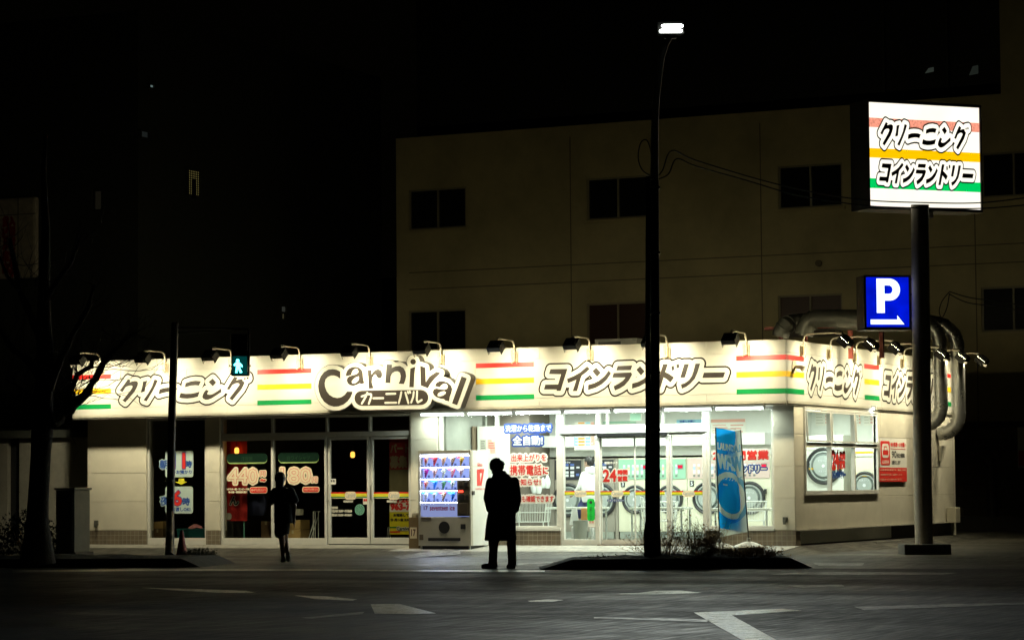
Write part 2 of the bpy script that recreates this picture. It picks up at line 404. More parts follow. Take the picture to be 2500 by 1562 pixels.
COIN = [
 z3([(415,375),(918,365),(715,1012),(595,1012),(600,968),(222,972),(262,828),(640,822),(728,525),(372,518)]),
 z3([(1497,288),(1578,368),(1480,460),(1340,565),(1310,640),(1200,1020),(1072,1022),(1180,685),(1060,735),(930,785),(903,662),(1100,580),(1300,465)]),
 _nd, _ns,
 z4([(222,402),(655,385),(610,522),(183,530)]),
 z4([(105,608),(620,590),(650,655),(560,820),(430,970),(290,1060),(140,1125),(100,1000),(250,920),(380,830),(455,738),(65,742)]),
 [(x+107.3,y-3.3) for x,y in _nd], [(x+107.3,y-3.3) for x,y in _ns],
 z5([(352,345),(497,342),(420,580),(540,640),(678,742),(570,885),(470,800),(372,738),(262,1075),(130,1080)]),
 z5([(597,415),(672,385),(690,510),(612,545)]), z5([(740,362),(820,332),(838,440),(752,482)]),
 z5([(978,345),(1120,342),(998,740),(862,742)]),
 z5([(1310,332),(1450,330),(1370,600),(1290,780),(1150,930),(1030,1020),(908,1072),(880,945),(1000,905),(1120,820),(1200,700),(1250,560)]),
 z5([(1560,598),(2190,585),(2135,742),(1510,755)])]
z6 = lambda p: T(p, .09259, 760, 870)
z7 = lambda p: T(p, .10585, 950, 850)
def circ(cx, cy, r, n=20): return [(cx+r*math.cos(2*math.pi*i/n), cy+r*math.sin(2*math.pi*i/n)) for i in range(n)]
CARN = [
 z6([(765,395),(660,345),(560,332),(450,345),(340,410),(250,520),(200,650),(182,780),(200,920),(250,1060),(340,1190),(460,1280),(590,1318),(720,1312),(850,1265),(960,1180),(1040,1070),(1080,980),(1090,925),(948,922),(880,1010),(790,1070),(690,1092),(580,1070),(480,1010),(405,910),(365,800),(355,700),(380,600),(440,535),(520,500),(600,500),(690,530),(768,590)]),
 z6([(915,520),(918,450),(950,370),(1010,310),(1090,275),(1180,268),(1270,295),(1330,350),(1360,430),(1370,560),(1385,640),(1402,705),(1310,720),(1280,700),(1200,745),(1110,770),(1030,755),(970,710),(938,640),(950,570),(1000,525),(1080,495),(1180,470),(1235,430),(1245,390),(1220,335),(1175,320),(1110,355),(1075,410),(1055,490)]),
 z6([(1485,365),(1590,350),(1588,480),(1640,400),(1700,350),(1765,332),(1830,360),(1865,430),(1868,500),(1840,560),(1790,575),(1735,540),(1700,470),(1665,475),(1610,560),(1598,680),(1640,835),(1522,845),(1510,640)]),
 [(944.3,889),(957.2,889.9)]+z7([(60,455),(150,415),(250,405),(330,450),(380,540),(395,640),(375,740),(340,825),(218,815),(255,740),(270,640),(250,560),(200,530),(130,535),(70,575),(35,650)])+[(953,934.8),(941,933.9)],
 circ(1008.96, 882.8, 6.9),
 z7([(490,465),(605,425),(585,600),(568,900),(465,895),(480,640)]),
 z7([(718,400),(840,445),(848,780),(930,650),(1100,535),(1190,572),(1060,690),(960,810),(895,918),(735,855)]),
 z7([(1058,870),(1090,800),(1160,755),(1250,755),(1350,790),(1430,860),(1455,940),(1435,1030),(1400,1120),(1385,1225),(1290,1200),(1270,1170),(1190,1160),(1090,1125),(1030,1070),(1008,1010),(1030,950),(1090,925),(1180,945),(1280,955),(1340,930),(1358,870),(1320,815),(1260,812),(1205,850),(1170,895)]),
 z7([(1672,645),(1795,690),(1570,1310),(1450,1265)])]
CARN_HOLES = [
 z6([(1255,520),(1180,545),(1110,600),(1068,660),(1080,705),(1130,712),(1200,680),(1250,620),(1260,570)]),
 z7([(1130,1040),(1190,1000),(1270,985),(1315,1010),(1300,1050),(1240,1090),(1160,1110),(1115,1090)])]
_pr = 18.6
PILL = [(884-_pr*math.sin(math.pi*i/10), 971.7-_pr*math.cos(math.pi*i/10)) for i in range(11)]+[(1027.4+_pr*math.sin(math.pi*i/10), 969.8+_pr*math.cos(math.pi*i/10)) for i in range(11)]
KANA = [z6([(1330,1055),(1500,990),(1580,995),(1585,1060),(1520,1245)]), z6([(1480,955),(1440,1060),(1335,1240)]), z6([(1640,1100),(1900,1097)]),
 [(943.5,961.2),(965.5,960.6)], [(941,983),(967.5,982.6)], z7([(285,1010),(262,1130),(225,1262)]), z7([(378,1020),(448,1262)]),
 z7([(432,1002),(448,1032)]), z7([(477,992),(492,1022)]), z7([(572,1005),(558,1120),(512,1250)]), z7([(648,995),(640,1190),(665,1245),(755,1192)])]

# ================================================================== SETTING
def gz(y, x=-5.0):
    """ground level: flat under the shop, falling to the street; the parking lot beside it lies lower"""
    if y >= 0: a = 0.0
    elif y > -2: a = .07*y
    else: a = max(-.15, -.14+(y+2)*.02)
    b = -.14 if y < 8 else min(.02, -.14+(y-8)*.018)
    t = min(1, max(0, (x-.02)/.5)); return a*(1-t)+min(a, b)*t if y < 9 else a*(1-t)+b*t
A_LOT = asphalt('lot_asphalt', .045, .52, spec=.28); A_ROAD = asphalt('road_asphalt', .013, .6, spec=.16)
mb = MB(); ys = [-140,-60,-30,-12,-6,-4,-2.5,-2,-1.5,-1,-.5,0,3,6,8,8.99,9.01,12,16.9,20,60,160,300]; xs = [-220,-60,-30,-20,-10,0.02,.27,.52,10,20,60,220]
idx = {}
for i, y in enumerate(ys):
    for j, x in enumerate(xs): idx[i,j] = len(mb.v); mb.v.append((x, y, gz(y, x)))
for i in range(len(ys)-1):
    for j in range(len(xs)-1): mb.f.append([idx[i,j], idx[i,j+1], idx[i+1,j+1], idx[i+1,j]]); mb.m.append(0)
tag(mb.build('ground', A_LOT), kind='structure')
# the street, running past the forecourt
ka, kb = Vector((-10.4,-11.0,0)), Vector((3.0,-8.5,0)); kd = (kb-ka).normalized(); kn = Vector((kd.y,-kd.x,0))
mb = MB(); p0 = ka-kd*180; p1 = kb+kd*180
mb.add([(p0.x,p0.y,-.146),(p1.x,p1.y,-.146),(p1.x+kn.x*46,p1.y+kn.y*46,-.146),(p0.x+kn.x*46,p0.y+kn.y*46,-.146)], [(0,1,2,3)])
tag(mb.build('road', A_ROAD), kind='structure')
# tiled apron in front of the laundry door
mb = MB(); mb.add([(-8.1,-1.25,gz(-1.25)+.004),(0.05,-1.25,gz(-1.25)+.004),(.05,-.001,.004),(-8.1,-.001,.004)], [(0,1,2,3)])
tag(mb.build('pavement', brick_mat('apron_tiles', (.42,.41,.36), (.36,.35,.31), (.2,.2,.18), .3, .15, .008, .6, .35, 'XY', .5)), kind='structure')
mb = MB(); mb.add([(-16,-.75,gz(-.75)+.004),(-8.1,-.75,gz(-.75)+.004),(-8.1,-.001,.004),(-16,-.001,.004)], [(0,1,2,3)])
tag(mb.build('footpath', mat('concrete_step', (.22,.21,.18), .7, var=.3, scale=4)), kind='structure')
# worn road paint
WHITE_PAINT = paint_mat('worn_white_paint', (.8,.78,.66), .58); DIM_PAINT = paint_mat('very_worn_paint', (.4,.39,.33), .45)
for pts, m in [
    ([(30,1391),(350,1388),(760,1388.5),(1195,1391),(1330,1391.5),(1330,1394.5),(1195,1395),(760,1392),(350,1392.5),(30,1396)], WHITE_PAINT),
    ([(345,1433.5),(480,1437),(600,1441),(625,1446),(540,1446),(420,1439.5)], WHITE_PAINT),
    ([(715,1452),(800,1455),(872,1462),(860,1465),(770,1461)], WHITE_PAINT),
    ([(905,1474),(975,1473),(1065,1496),(1010,1498),(915,1497)], WHITE_PAINT),
    ([(735,1507),(890,1492),(885,1497.5),(760,1509)], DIM_PAINT),
    ([(1694,1494),(1911,1485),(1957,1489.5),(1787,1501),(1921,1575),(2010,1640),(1880,1640),(1813,1562)], WHITE_PAINT),
    ([(1490,1449),(1560,1446),(1600,1441),(1660,1440.5),(1715,1446),(1600,1450)], WHITE_PAINT),
    ([(1288,1465.5),(1340,1462),(1376,1463.5),(1350,1467.5),(1295,1468)], WHITE_PAINT),
    ([(1900,1428),(2055,1426),(2062,1430),(1960,1433.5)], DIM_PAINT),
    ([(1880,1400),(2000,1395),(2340,1397),(2300,1402),(1900,1402)], DIM_PAINT),
    ([(1985,1374),(2110,1374),(2105,1380),(2000,1380)], DIM_PAINT),
    ([(2085,1480),(2300,1474),(2500,1470),(2500,1474),(2280,1482),(2110,1488)], DIM_PAINT),
    ([(1450,1505),(1700,1510),(1735,1512),(1725,1517),(1450,1508)], DIM_PAINT)]:
    mb = MB(); g = [onZ(x, y, -.142) for x, y in pts]
    mb.add(g, [list(range(len(g)))]); tag(mb.build('road_marking', m), kind='structure')
for pts in ([(1240,1368),(1350,1364),(1352,1367),(1260,1372)], [(960,1352),(1120,1344),(1125,1349),(980,1357)]):
    mb = MB(); g = [onZ(x, y, -.10) for x, y in pts]; g = [(p[0], p[1], gz(p[1])+.004) for p in g]
    mb.add(g, [list(range(len(g)))]); tag(mb.build('road_marking', DIM_PAINT), kind='structure')

# ================================================================== THE SHOP
M_PANEL = mat('siding', (.62,.58,.47), .75, var=.07, scale=2.5, bump=.35, bscale=120)
M_FASCIA = mat('fascia_metal', (.5,.485,.425), .42, var=.05, scale=.9, stretch=(1,1,2.5))
M_TRIM = mat('trim_metal', (.5,.48,.42), .45, var=.15, scale=3)
M_ALU = mat('aluminium_frame', (.62,.61,.56), .4, var=.06, scale=5)
M_TILE = brick_mat('brown_tiles', (.2,.165,.115), (.17,.135,.095), (.32,.29,.22), .1, .1, .005)
M_SOFFIT = mat('soffit_board', (.3,.29,.26), .7, var=.15)
M_ROOFTOP = mat('roof_sheet', (.12,.12,.11), .7, var=.3)
M_GLASS = glass_mat('window_glass'); M_GLASS_DARK = glass_mat('shop_glass', (.8,.82,.78), .08)
M_DARK = mat('dark_void', (.02,.02,.02), .8)
RED = mat('sign_red', (.62,.02,.015), .4); YEL = mat('sign_yellow', (.72,.42,.01), .4); GRN = mat('sign_green', (.0,.22,.05), .4)
BLACK_INK = mat('letter_black', (.03,.023,.018), .45, spec=.35); OUTLINE_INK = mat('letter_outline', (.02,.015,.012), .7, spec=.15); WHITE_INK = mat('letter_white', (.55,.54,.48), .4)
O = .5; FZ0, FZ1, FX0 = 2.66, 3.891, -16.04; DEP = 10.69
store = thing('store_building', (-8, 5, 0), 'low white cleaning shop and coin laundry with lit sign band above glass fronts', 'shop')
# walls: rows of siding panels with open joints, over a brown tiled plinth
rows = [.30, .906, 1.512, 2.118, 2.70]
def siding(mb, a0, a1, axis, plane, thick, splits=(), holes=()):
    cuts = [a0]+sorted(splits)+[a1]
    for z0, z1 in zip(rows[:-1], rows[1:]):
        for c0, c1 in zip(cuts[:-1], cuts[1:]):
            bits = [(c0+.004, c1-.004, z0+.004, z1-.004)]
            for h in holes:
                nb = []
                for (p, q, r, t) in bits:
                    if q <= h[0] or p >= h[1] or t <= h[2] or r >= h[3]: nb.append((p,q,r,t)); continue
                    if p < h[0]: nb.append((p, h[0], r, t))
                    if q > h[1]: nb.append((h[1], q, r, t))
                    if r < h[2]: nb.append((max(p,h[0]), min(q,h[1]), r, h[2]))
                    if t > h[3]: nb.append((max(p,h[0]), min(q,h[1]), h[3], t))
                bits = nb
            for p, q, r, t in bits:
                if axis == 'X': mb.box(p, q, plane, plane+thick, r, t)
                else: mb.box(plane-thick, plane, p, q, r, t)
for x0, x1 in ((-16.0,-14.51), (-13.04,-12.70), (-8.21,-7.60), (-.45,-.03)):
    mb = MB(); siding(mb, x0, x1, 'X', 0.0, .12); mb.box(x0+.01, x1-.01, .02, .30, 0.0, 2.7)
    mb.build('wall', M_PANEL, store, bevel=.004)
    mb = MB(); mb.box(x0+.002, x1-.002, .004, .3, -.03, .296); mb.build('tile_base', M_TILE, store)
SW = (.58, 5.06, 1.04, 2.59)                                    # opening of the side window
mb = MB(); siding(mb, 0.003, DEP, 'Y', -.03, .035, (2.7, 5.4, 8.1), [SW])
for y0, y1, z0, z1 in ((.2, SW[0], .3, 2.7), (SW[1], DEP, .3, 2.7), (SW[0], SW[1], .3, SW[2]), (SW[0], SW[1], SW[3], 2.7)): mb.box(-.085, -.05, y0, y1, z0, z1)
mb.build('wall', M_PANEL, store, bevel=.004)
mb = MB(); mb.box(-.25, -.10, .31, DEP, -.05, .3); mb.build('plinth', mat('dark_plinth', (.06,.055,.05), .8, var=.3), store)
mb = MB(); mb.box(-.06, .015, .05, DEP, .283, .298); mb.build('drip_edge', M_TRIM, store)
mb = MB(); mb.box(-16, -15.8, .3, DEP, 0, 2.7); mb.build('wall', M_PANEL, store)
mb = MB(); mb.box(-16, -.03, DEP, DEP+.15, 0, 2.7); mb.build('wall', M_PANEL, store)
# sign band round the top
def band(mb, z0, z1, cutsF, cutsS, proud=0.0):
    for a, b in zip(cutsF[:-1], cutsF[1:]): mb.box(a+.003, b-.003, -O-proud, -O+.06, z0, z1)
    for a, b in zip(cutsS[:-1], cutsS[1:]): mb.box(-.06, 0+proud, a+.003, b-.003, z0, z1)
mb = MB()
zs = fz(1310, 972, -O); zt = fz(1310, 876.8, -O); zc = fz(1310, 847, -O)
cF = [FX0, -13.2, -9.85, -6.5, -3.15, 0.0]; cS = [-O+.061, 2.7, 5.4, 8.1, DEP]
band(mb, zs+.003, zt-.003, cF, cS); band(mb, zt+.003, zc-.003, [FX0,-11.5,-7.9,-5.1,-1.6,0.0], cS); band(mb, FZ0+.075, zs-.003, [FX0,-12.2,-8.6,-5.1,-1.6,0.0], cS)
mb.box(FX0, FX0+.06, -O+.061, DEP, FZ0, FZ1); mb.box(FX0, -.06, DEP, DEP+.06, FZ0, FZ1)
mb.box(FX0+.01, -.02, -O+.02, -O+.1, FZ0+.05, FZ1-.02); mb.box(-.1, -.02, -O+.02, DEP, FZ0+.05, FZ1-.02)
mb.build('fascia', M_FASCIA, store, bevel=.003)
mb = MB(); band(mb, zc+.002, FZ1, [FX0,-11.5,-7.9,-5.1,-1.6,0.0], cS, .008); band(mb, FZ0+.03, FZ0+.072, [FX0, -8, 0.0], cS, .014); band(mb, FZ0, FZ0+.027, [FX0,-8,0.0], cS, -.006)
mb.build('fascia_trim', mat('fascia_trim_metal', (.38,.36,.29), .4, var=.12, scale=2), store)
mb = MB(); mb.box(FX0+.06, -.1, -O+.1, .3, FZ0+.02, FZ0+.05); mb.build('soffit', M_SOFFIT, store)
mb = MB(); mb.box(FX0+.06, -.1, -O+.1, DEP, 3.55, 3.62); mb.build('roof', M_ROOFTOP, store)
FF = lambda u, v, d: (u, -O-d, v); FS = lambda u, v, d: (0+d, u, v)
STR = ((3.602, 3.508, 0), (3.297, 3.19, 1), (2.97, 2.872, 2))
def stripes(fn, a, b):
    mb = MB()
    for z1, z0, m in STR: mb.add([fn(a,z0,.003), fn(b,z0,.003), fn(b,z1,.003), fn(a,z1,.003)], [(0,1,2,3)], m)
    mb.build('stripe_band', [RED, YEL, GRN], store)
for x0, x1 in ((FX0+.003, fx(271,-O,930)), (fx(628.4,-O,930), fx(760.4,-O,930)), (fx(1162.3,-O,930), fx(1304,-O,930)), (fx(1798,-O,930), .003)): stripes(FF, x0, x1)
sy = lambda x, y=920: float(onX(x, y, 0)[1])
for y0, y1 in ((-O-.003, sy(1963)), (sy(2110), sy(2146)), (sy(2302), DEP-.05)): stripes(FS, y0, y1)
def toF(loops, Y): return [np.array([(onY(x,y,Y)[0], onY(x,y,Y)[2]) for x,y in L]) for L in loops]
KURI_F, COIN_F = toF(KURI, -O), toF(COIN, -O)
LAY = {}
LAY['kuri'] = (KURI_F, logo_layers(KURI_F, (.121,.089), .008)); LAY['coin'] = (COIN_F, logo_layers(COIN_F, (.122,.089), .008))
def lettering(key, fn, xf, parent, mats, d0=.002, st=.003):
    mb = MB(); core, (blk, wht) = LAY[key]
    for L, m, k in ((blk, 0, 0), (wht, 1, 1)):
        v, f = fill(L); decal(mb, [xf(*q) for q in v], f, fn, d0+k*st, m)
    for L in core:
        v, f = fill([L]); decal(mb, [xf(*q) for q in v], f, fn, d0+2*st, 2)
    return mb.build('lettering', mats, parent)
INK = [OUTLINE_INK, WHITE_INK, BLACK_INK]
lettering('kuri', FF, lambda u, v: (u, v), store, INK); lettering('coin', FF, lambda u, v: (u, v), store, INK)
def remap(key, u0, u1, v0, v1):
    P = np.vstack(LAY[key][1][0]); lo, hi = P.min(0), P.max(0)
    return lambda u, v: (u0+(u-lo[0])/(hi[0]-lo[0])*(u1-u0), v0+(v-lo[1])/(hi[1]-lo[1])*(v1-v0))
zz = lambda x, y: float(onX(x, y, 0)[2])
lettering('kuri', FS, remap('kuri', sy(1968), sy(2107), 2.80, 3.62), store, INK)
lettering('coin', FS, remap('coin', sy(2151), sy(2300), 2.80, 3.60), store, INK)

# ---- the raised name board
board = thing('shop_sign', (-9, -O-.1, 3.2), 'raised outline sign reading Carnival in black letters on white, on the sign band', 'sign')
YB = -O-.2
CF, CH, PF = toF(CARN, YB), toF(CARN_HOLES, YB), toF([PILL], YB)
wl, = logo_layers(CF+PF, (.082,), .008)
wl = sorted(wl, key=area)[-1:]                                  # the outer outline; the counters are closed
nb = wl[0]
blk, = logo_layers([nb], (.012,), .008); blk = sorted(blk, key=area)[-1]
mb = MB(); fnB = lambda u, v, d: (u, YB-d, v)
v, f = fill([blk])
mb.add([(a, YB+.004, b) for a, b in v], f, 0); mb.add([(a, -O-.004, b) for a, b in v], f, 0)
n = len(blk); mb.add([(a, YB+.004, b) for a, b in blk]+[(a, -O-.004, b) for a, b in blk], [(i,(i+1)%n,n+(i+1)%n,n+i) for i in range(n)], 0)
mb.build('sign_box', mat('sign_box_dark', (.05,.042,.035), .45), board)
mb = MB(); v, f = fill([nb]); decal(mb, v, f, fnB, 0, 0); mb.build('sign_face', WHITE_INK, board)
mb = MB()
for i, L in enumerate(CF):
    hs = [CH[0]] if i == 1 else [CH[1]] if i == 7 else []
    v, f = fill([L]+hs); decal(mb, v, f, fnB, .003, 0)
v, f = fill(PF); decal(mb, v, f, fnB, .003, 0)
mb.build('lettering', BLACK_INK, board)
mb = MB()
for P in KANA:
    q = toF([P], YB)[0]; hw = .021
    for i in range(len(q)-1):                                   # each brush stroke a rounded bar
        a, b = q[i], q[i+1]; t = (b-a)/np.hypot(*(b-a)); nrm = np.array([-t[1], t[0]])
        out = [a+nrm*hw, *(a-t*hw*math.sin(k)+nrm*hw*math.cos(k) for k in (.8,1.57,2.3)), a-nrm*hw, b-nrm*hw, *(b+t*hw*math.sin(k)-nrm*hw*math.cos(k) for k in (.8,1.57,2.3)), b+nrm*hw]
        mb.add([fnB(c[0], c[1], .006+.0004*i) for c in out], [list(range(len(out)))], 0)
mb.build('kana_lettering', WHITE_INK, board)

# ================================================================== GLAZED FRONTS
G = .09                                                          # depth of the panes behind the wall face
def window(x0, x1, z0, z1, posts=(), name='window', matg=M_GLASS, fr=.05, bottom=.05, top=.05, parent=None, label=None):
    """frame, posts and one pane per bay; returns the list of bays' part"""
    fmb = MB(); fmb.box(x0, x1, G-.05, G+.05, z0, z0+bottom); fmb.box(x0, x1, G-.05, G+.05, z1-top, z1)
    e = [x0]+list(posts)+[x1]
    for i, p in enumerate(e):
        a, b = (p, p+fr) if i == 0 else (p-fr, p) if i == len(e)-1 else (p-fr/2, p+fr/2)
        fmb.box(a, b, G-.052, G+.052, z0+bottom+.001, z1-top-.001)
    o = fmb.build(name, M_ALU, parent or store, bevel=.004)
    if label: o['label'] = label
    for a, b in zip(e[:-1], e[1:]):
        p = MB(); p.add([(a+fr*.6,G,z0+bottom-.01),(b-fr*.6,G,z0+bottom-.01),(b-fr*.6,G,z1-top+.01),(a+fr*.6,G,z1-top+.01)], [(0,1,2,3)])
        p.build('pane', matg, o)
    return o
TZ0, TZ1 = 2.21, 2.30
w_left = window(-14.51, -13.04, 0.0, 2.66, bottom=.14, matg=M_GLASS_DARK)
w_shop = window(-12.70, fx(795), 0.0, TZ0, (fx(662),), bottom=.14, matg=M_GLASS_DARK)
window(-12.70, -8.21, TZ0+.001, 2.66, (fx(662), fx(795), fx(900)), bottom=.1, matg=M_GLASS_DARK)
def door(x0, x1, z1, matg, parent=store, stile=.06, bottom=.13):
    f = MB(); f.box(x0, x1, G-.03, G+.03, .02, .02+bottom); f.box(x0, x1, G-.03, G+.03, z1-.06, z1)
    f.box(x0, x0+stile, G-.032, G+.032, .02+bottom+.001, z1-.061); f.box(x1-stile, x1, G-.032, G+.032, .02+bottom+.001, z1-.061)
    o = f.build('door', M_ALU, parent, bevel=.004)
    p = MB(); p.add([(x0+stile*.6,G,.02+bottom-.01),(x1-stile*.6,G,.02+bottom-.01),(x1-stile*.6,G,z1-.05),(x0+stile*.6,G,z1-.05)], [(0,1,2,3)]); p.build('pane', matg, o)
    return o
d1 = door(fx(795)+.02, fx(900)-.01, TZ0-.005, M_GLASS_DARK); d2 = door(fx(900)+.01, -8.23, TZ0-.005, M_GLASS_DARK)
for dd, xh in ((d1, fx(799)), (d2, fx(905))):
    h = MB(); h.tube([(xh, G-.03, .9), (xh, G-.08, .93), (xh, G-.08, 1.2), (xh, G-.03, 1.23)], .011, 8); h.build('handle', mat('handle_steel', (.5,.48,.42), .3, metal=.8), dd, smooth=True)
# laundry front
LX = [-7.58, fx(1211), fx(1367), fx(1458), fx(1629), fx(1721), -.45]; HZ0, HZ1 = 2.19, 2.33
for x0, x1 in ((-7.58, LX[2]), (LX[5], -.45)):
    mb = MB(); mb.box(x0+.003, x1-.003, .003, .2, -.03, .29); mb.build('tile_base', M_TILE, store)
    mb = MB(); mb.box(x0, x1, -.015, .2, .292, .335); mb.build('sill', mat('sill_alu', (.6,.6,.56), .4), store)
wl1 = window(LX[0], LX[2]-.03, .336, 2.66, (LX[1],), fr=.06)
wl2 = window(LX[5]+.03, LX[6], .336, 2.66, (), fr=.05)
M_HEAD = mat('door_header', (.72,.72,.68), .4)
mb = MB(); mb.box(LX[2]-.03, LX[5]+.03, G-.08, G+.1, HZ0, HZ1); mb.build('door_header', M_HEAD, store, bevel=.005)
for x in (LX[2], LX[3], LX[4], LX[5]): mb = MB(); mb.box(x-.032, x+.032, G-.06, G+.06, 0.0, HZ0-.001); mb.build('door_post', M_ALU, store, bevel=.004)
for x in (LX[2], LX[3], LX[5]): mb = MB(); mb.box(x-.032, x+.032, G-.06, G+.06, HZ1+.001, 2.66); mb.build('upper_post', M_ALU, store, bevel=.004)
window(LX[2]+.033, LX[5]-.033, HZ1+.002, 2.66, (LX[3]+.2, LX[4]-.1), fr=.03, bottom=.02)
fixp = []
for x0, x1 in ((LX[2]+.033, LX[3]-.033), (LX[4]+.033, LX[5]-.033)): fixp.append(window(x0, x1, .0, HZ0-.002, (), fr=.03, bottom=.12))
sl = []
for x0, x1, dy in ((LX[3]+.035, fx(1546), .0), (fx(1541), LX[4]-.035, .045)):
    f = MB()
    for a, b, c, e in ((x0, x1, .03, .12), (x0, x1, HZ0-.1, HZ0-.06), (x0, x0+.018, .121, HZ0-.101), (x1-.018, x1, .121, HZ0-.101)): f.box(a, b, G+.02+dy, G+.045+dy, c, e)
    o = f.build('door', M_ALU, store); p = MB(); p.add([(x0+.01,G+.03+dy,.1),(x1-.01,G+.03+dy,.1),(x1-.01,G+.03+dy,HZ0-.09),(x0+.01,G+.03+dy,HZ0-.09)], [(0,1,2,3)]); p.build('pane', M_GLASS, o); sl.append(o)
mb = MB(); mb.box(LX[3], LX[4], G-.1, G+.14, HZ0-.058, HZ0-.002); mb.build('door_track', mat('track_black', (.02,.02,.02), .4), store)
mb = MB(); mb.box(LX[3], LX[4], -.02, .14, -.01, .025); mb.build('threshold', mat('threshold_brown', (.12,.075,.045), .6, var=.2), store)
# side window: three hoppers over three fixed panes
mb = MB(); y0, y1, z0, z1 = SW; zm = 1.93
for a, b, c, e in ((y0-.05,y1+.05,z0-.05,z0), (y0-.05,y1+.05,z1,z1+.05), (y0,y1,zm-.04,zm+.04), (y0-.05,y0,z0,z1), (y1,y1+.05,z0,z1)): mb.box(-.085, .01, a, b, c, e)
for k in (1, 2):
    y = y0+(y1-y0)*k/3; mb.box(-.08, .005, y-.03, y+.03, z0, zm-.041); mb.box(-.08, .005, y-.03, y+.03, zm+.041, z1)
mb.box(-.05, .018, y0-.06, y1+.06, z0-.085, z0-.051)
sw = mb.build('window', M_ALU, store, bevel=.004)
for k in range(3):
    a = y0+(y1-y0)*k/3+.03; b = y0+(y1-y0)*(k+1)/3-.03
    p = MB(); p.add([(-.06,a,z0),(-.06,b,z0),(-.06,b,zm-.04),(-.06,a,zm-.04)], [(0,1,2,3)]); p.build('pane', M_GLASS, sw)
    p = MB(); c, e = zm+.05, z1-.01; q = .03
    for (yy0, yy1, zz0, zz1) in ((a,b,c,c+.03), (a,b,e-.03,e), (a,a+.03,c+.03,e-.03), (b-.03,b,c+.03,e-.03)):
        xo = lambda z: .012+q*(e-z)/(e-c)
        p.add([(xo(zz0)-.03,yy0,zz0),(xo(zz0),yy0,zz0),(xo(zz1)-.03,yy0,zz1),(xo(zz1),yy0,zz1),(xo(zz0)-.03,yy1,zz0),(xo(zz0),yy1,zz0),(xo(zz1)-.03,yy1,zz1),(xo(zz1),yy1,zz1)], [(0,1,3,2),(4,6,7,5),(0,4,5,1),(2,3,7,6),(1,5,7,3),(0,2,6,4)])
    hp = p.build('hopper', M_ALU, sw)
    p = MB(); p.add([(xo(c+.02)-.015,a+.02,c+.02),(xo(c+.02)-.015,b-.02,c+.02),(xo(e-.02)-.015,b-.02,e-.02),(xo(e-.02)-.015,a+.02,e-.02)], [(0,1,2,3)]); p.build('pane', M_GLASS, sw)

# ================================================================== ROOMS BEHIND THE GLASS
M_INW = mat('inner_white', (.78,.79,.74), .6, var=.03); M_INF = mat('inner_floor', (.42,.42,.38), .45, var=.12, scale=8)
M_CEIL = mat('inner_ceiling', (.78,.79,.75), .7); M_BROWNW = mat('brown_partition', (.2,.17,.14), .6, var=.12)
YM = 3.6
def part(name, m, boxes, parent=store, bevel=0): 
    q = MB()
    for b in boxes: q.box(*b)
    return q.build(name, m, parent, bevel=bevel)
part('floor', M_INF, [(-7.55,-.26,.145,9,-.02,.028)]); part('ceiling', M_CEIL, [(-7.55,-.26,.2,9,2.76,2.82)])
part('inner_wall', M_INW, [(fx(1342,YM),-1.80,YM+.02,YM+.1,1.78,2.755), (-1.86,-1.80,YM+.1,6.1,.03,2.755), (-1.80,-.09,6.1,6.2,.03,2.755)])
part('inner_wall', M_INW, [(-.11,-.09,.31,.53,.03,2.755), (-.11,-.09,5.11,6.1,.03,2.755), (-.11,-.09,.53,5.11,.03,.99), (-.11,-.09,.53,5.11,2.64,2.755)])
part('inner_wall', M_BROWNW, [(fx(1218,2.6),fx(1342,YM)-.01,2.62,2.7,.03,2.755), (fx(1342,YM)-.06,fx(1342,YM)-.005,2.7,3.7,.03,2.755)])
M_GREYW = mat('grey_inner_wall', (.33,.34,.3), .6, var=.08)
part('inner_wall', M_GREYW, [(-7.55,fx(1218,2.6)-.01,2.0,2.08,.03,2.755), (-7.6,-7.55,.3,2.0,.03,2.755)])
part('wall_pilaster', mat('dark_joint', (.08,.07,.05), .6), [(fx(1122,1.98),fx(1127,1.98),1.97,1.999,.03,2.755)])
part('wall_header', M_INW, [(fx(1342,YM)-.005,-1.8,YM-.35,YM+.015,1.98,2.22)])
# dim cleaning shop
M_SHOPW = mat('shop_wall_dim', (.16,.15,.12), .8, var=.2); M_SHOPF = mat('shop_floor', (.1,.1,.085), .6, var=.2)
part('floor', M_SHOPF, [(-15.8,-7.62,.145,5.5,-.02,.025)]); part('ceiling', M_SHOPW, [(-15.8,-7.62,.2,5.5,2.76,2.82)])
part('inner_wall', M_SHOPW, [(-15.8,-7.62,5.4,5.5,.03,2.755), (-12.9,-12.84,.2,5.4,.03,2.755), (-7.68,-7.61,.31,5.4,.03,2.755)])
part('counter', mat('counter_dark', (.05,.045,.04), .5), [(-12.6,-9.4,2.6,3.1,.03,1.0)])

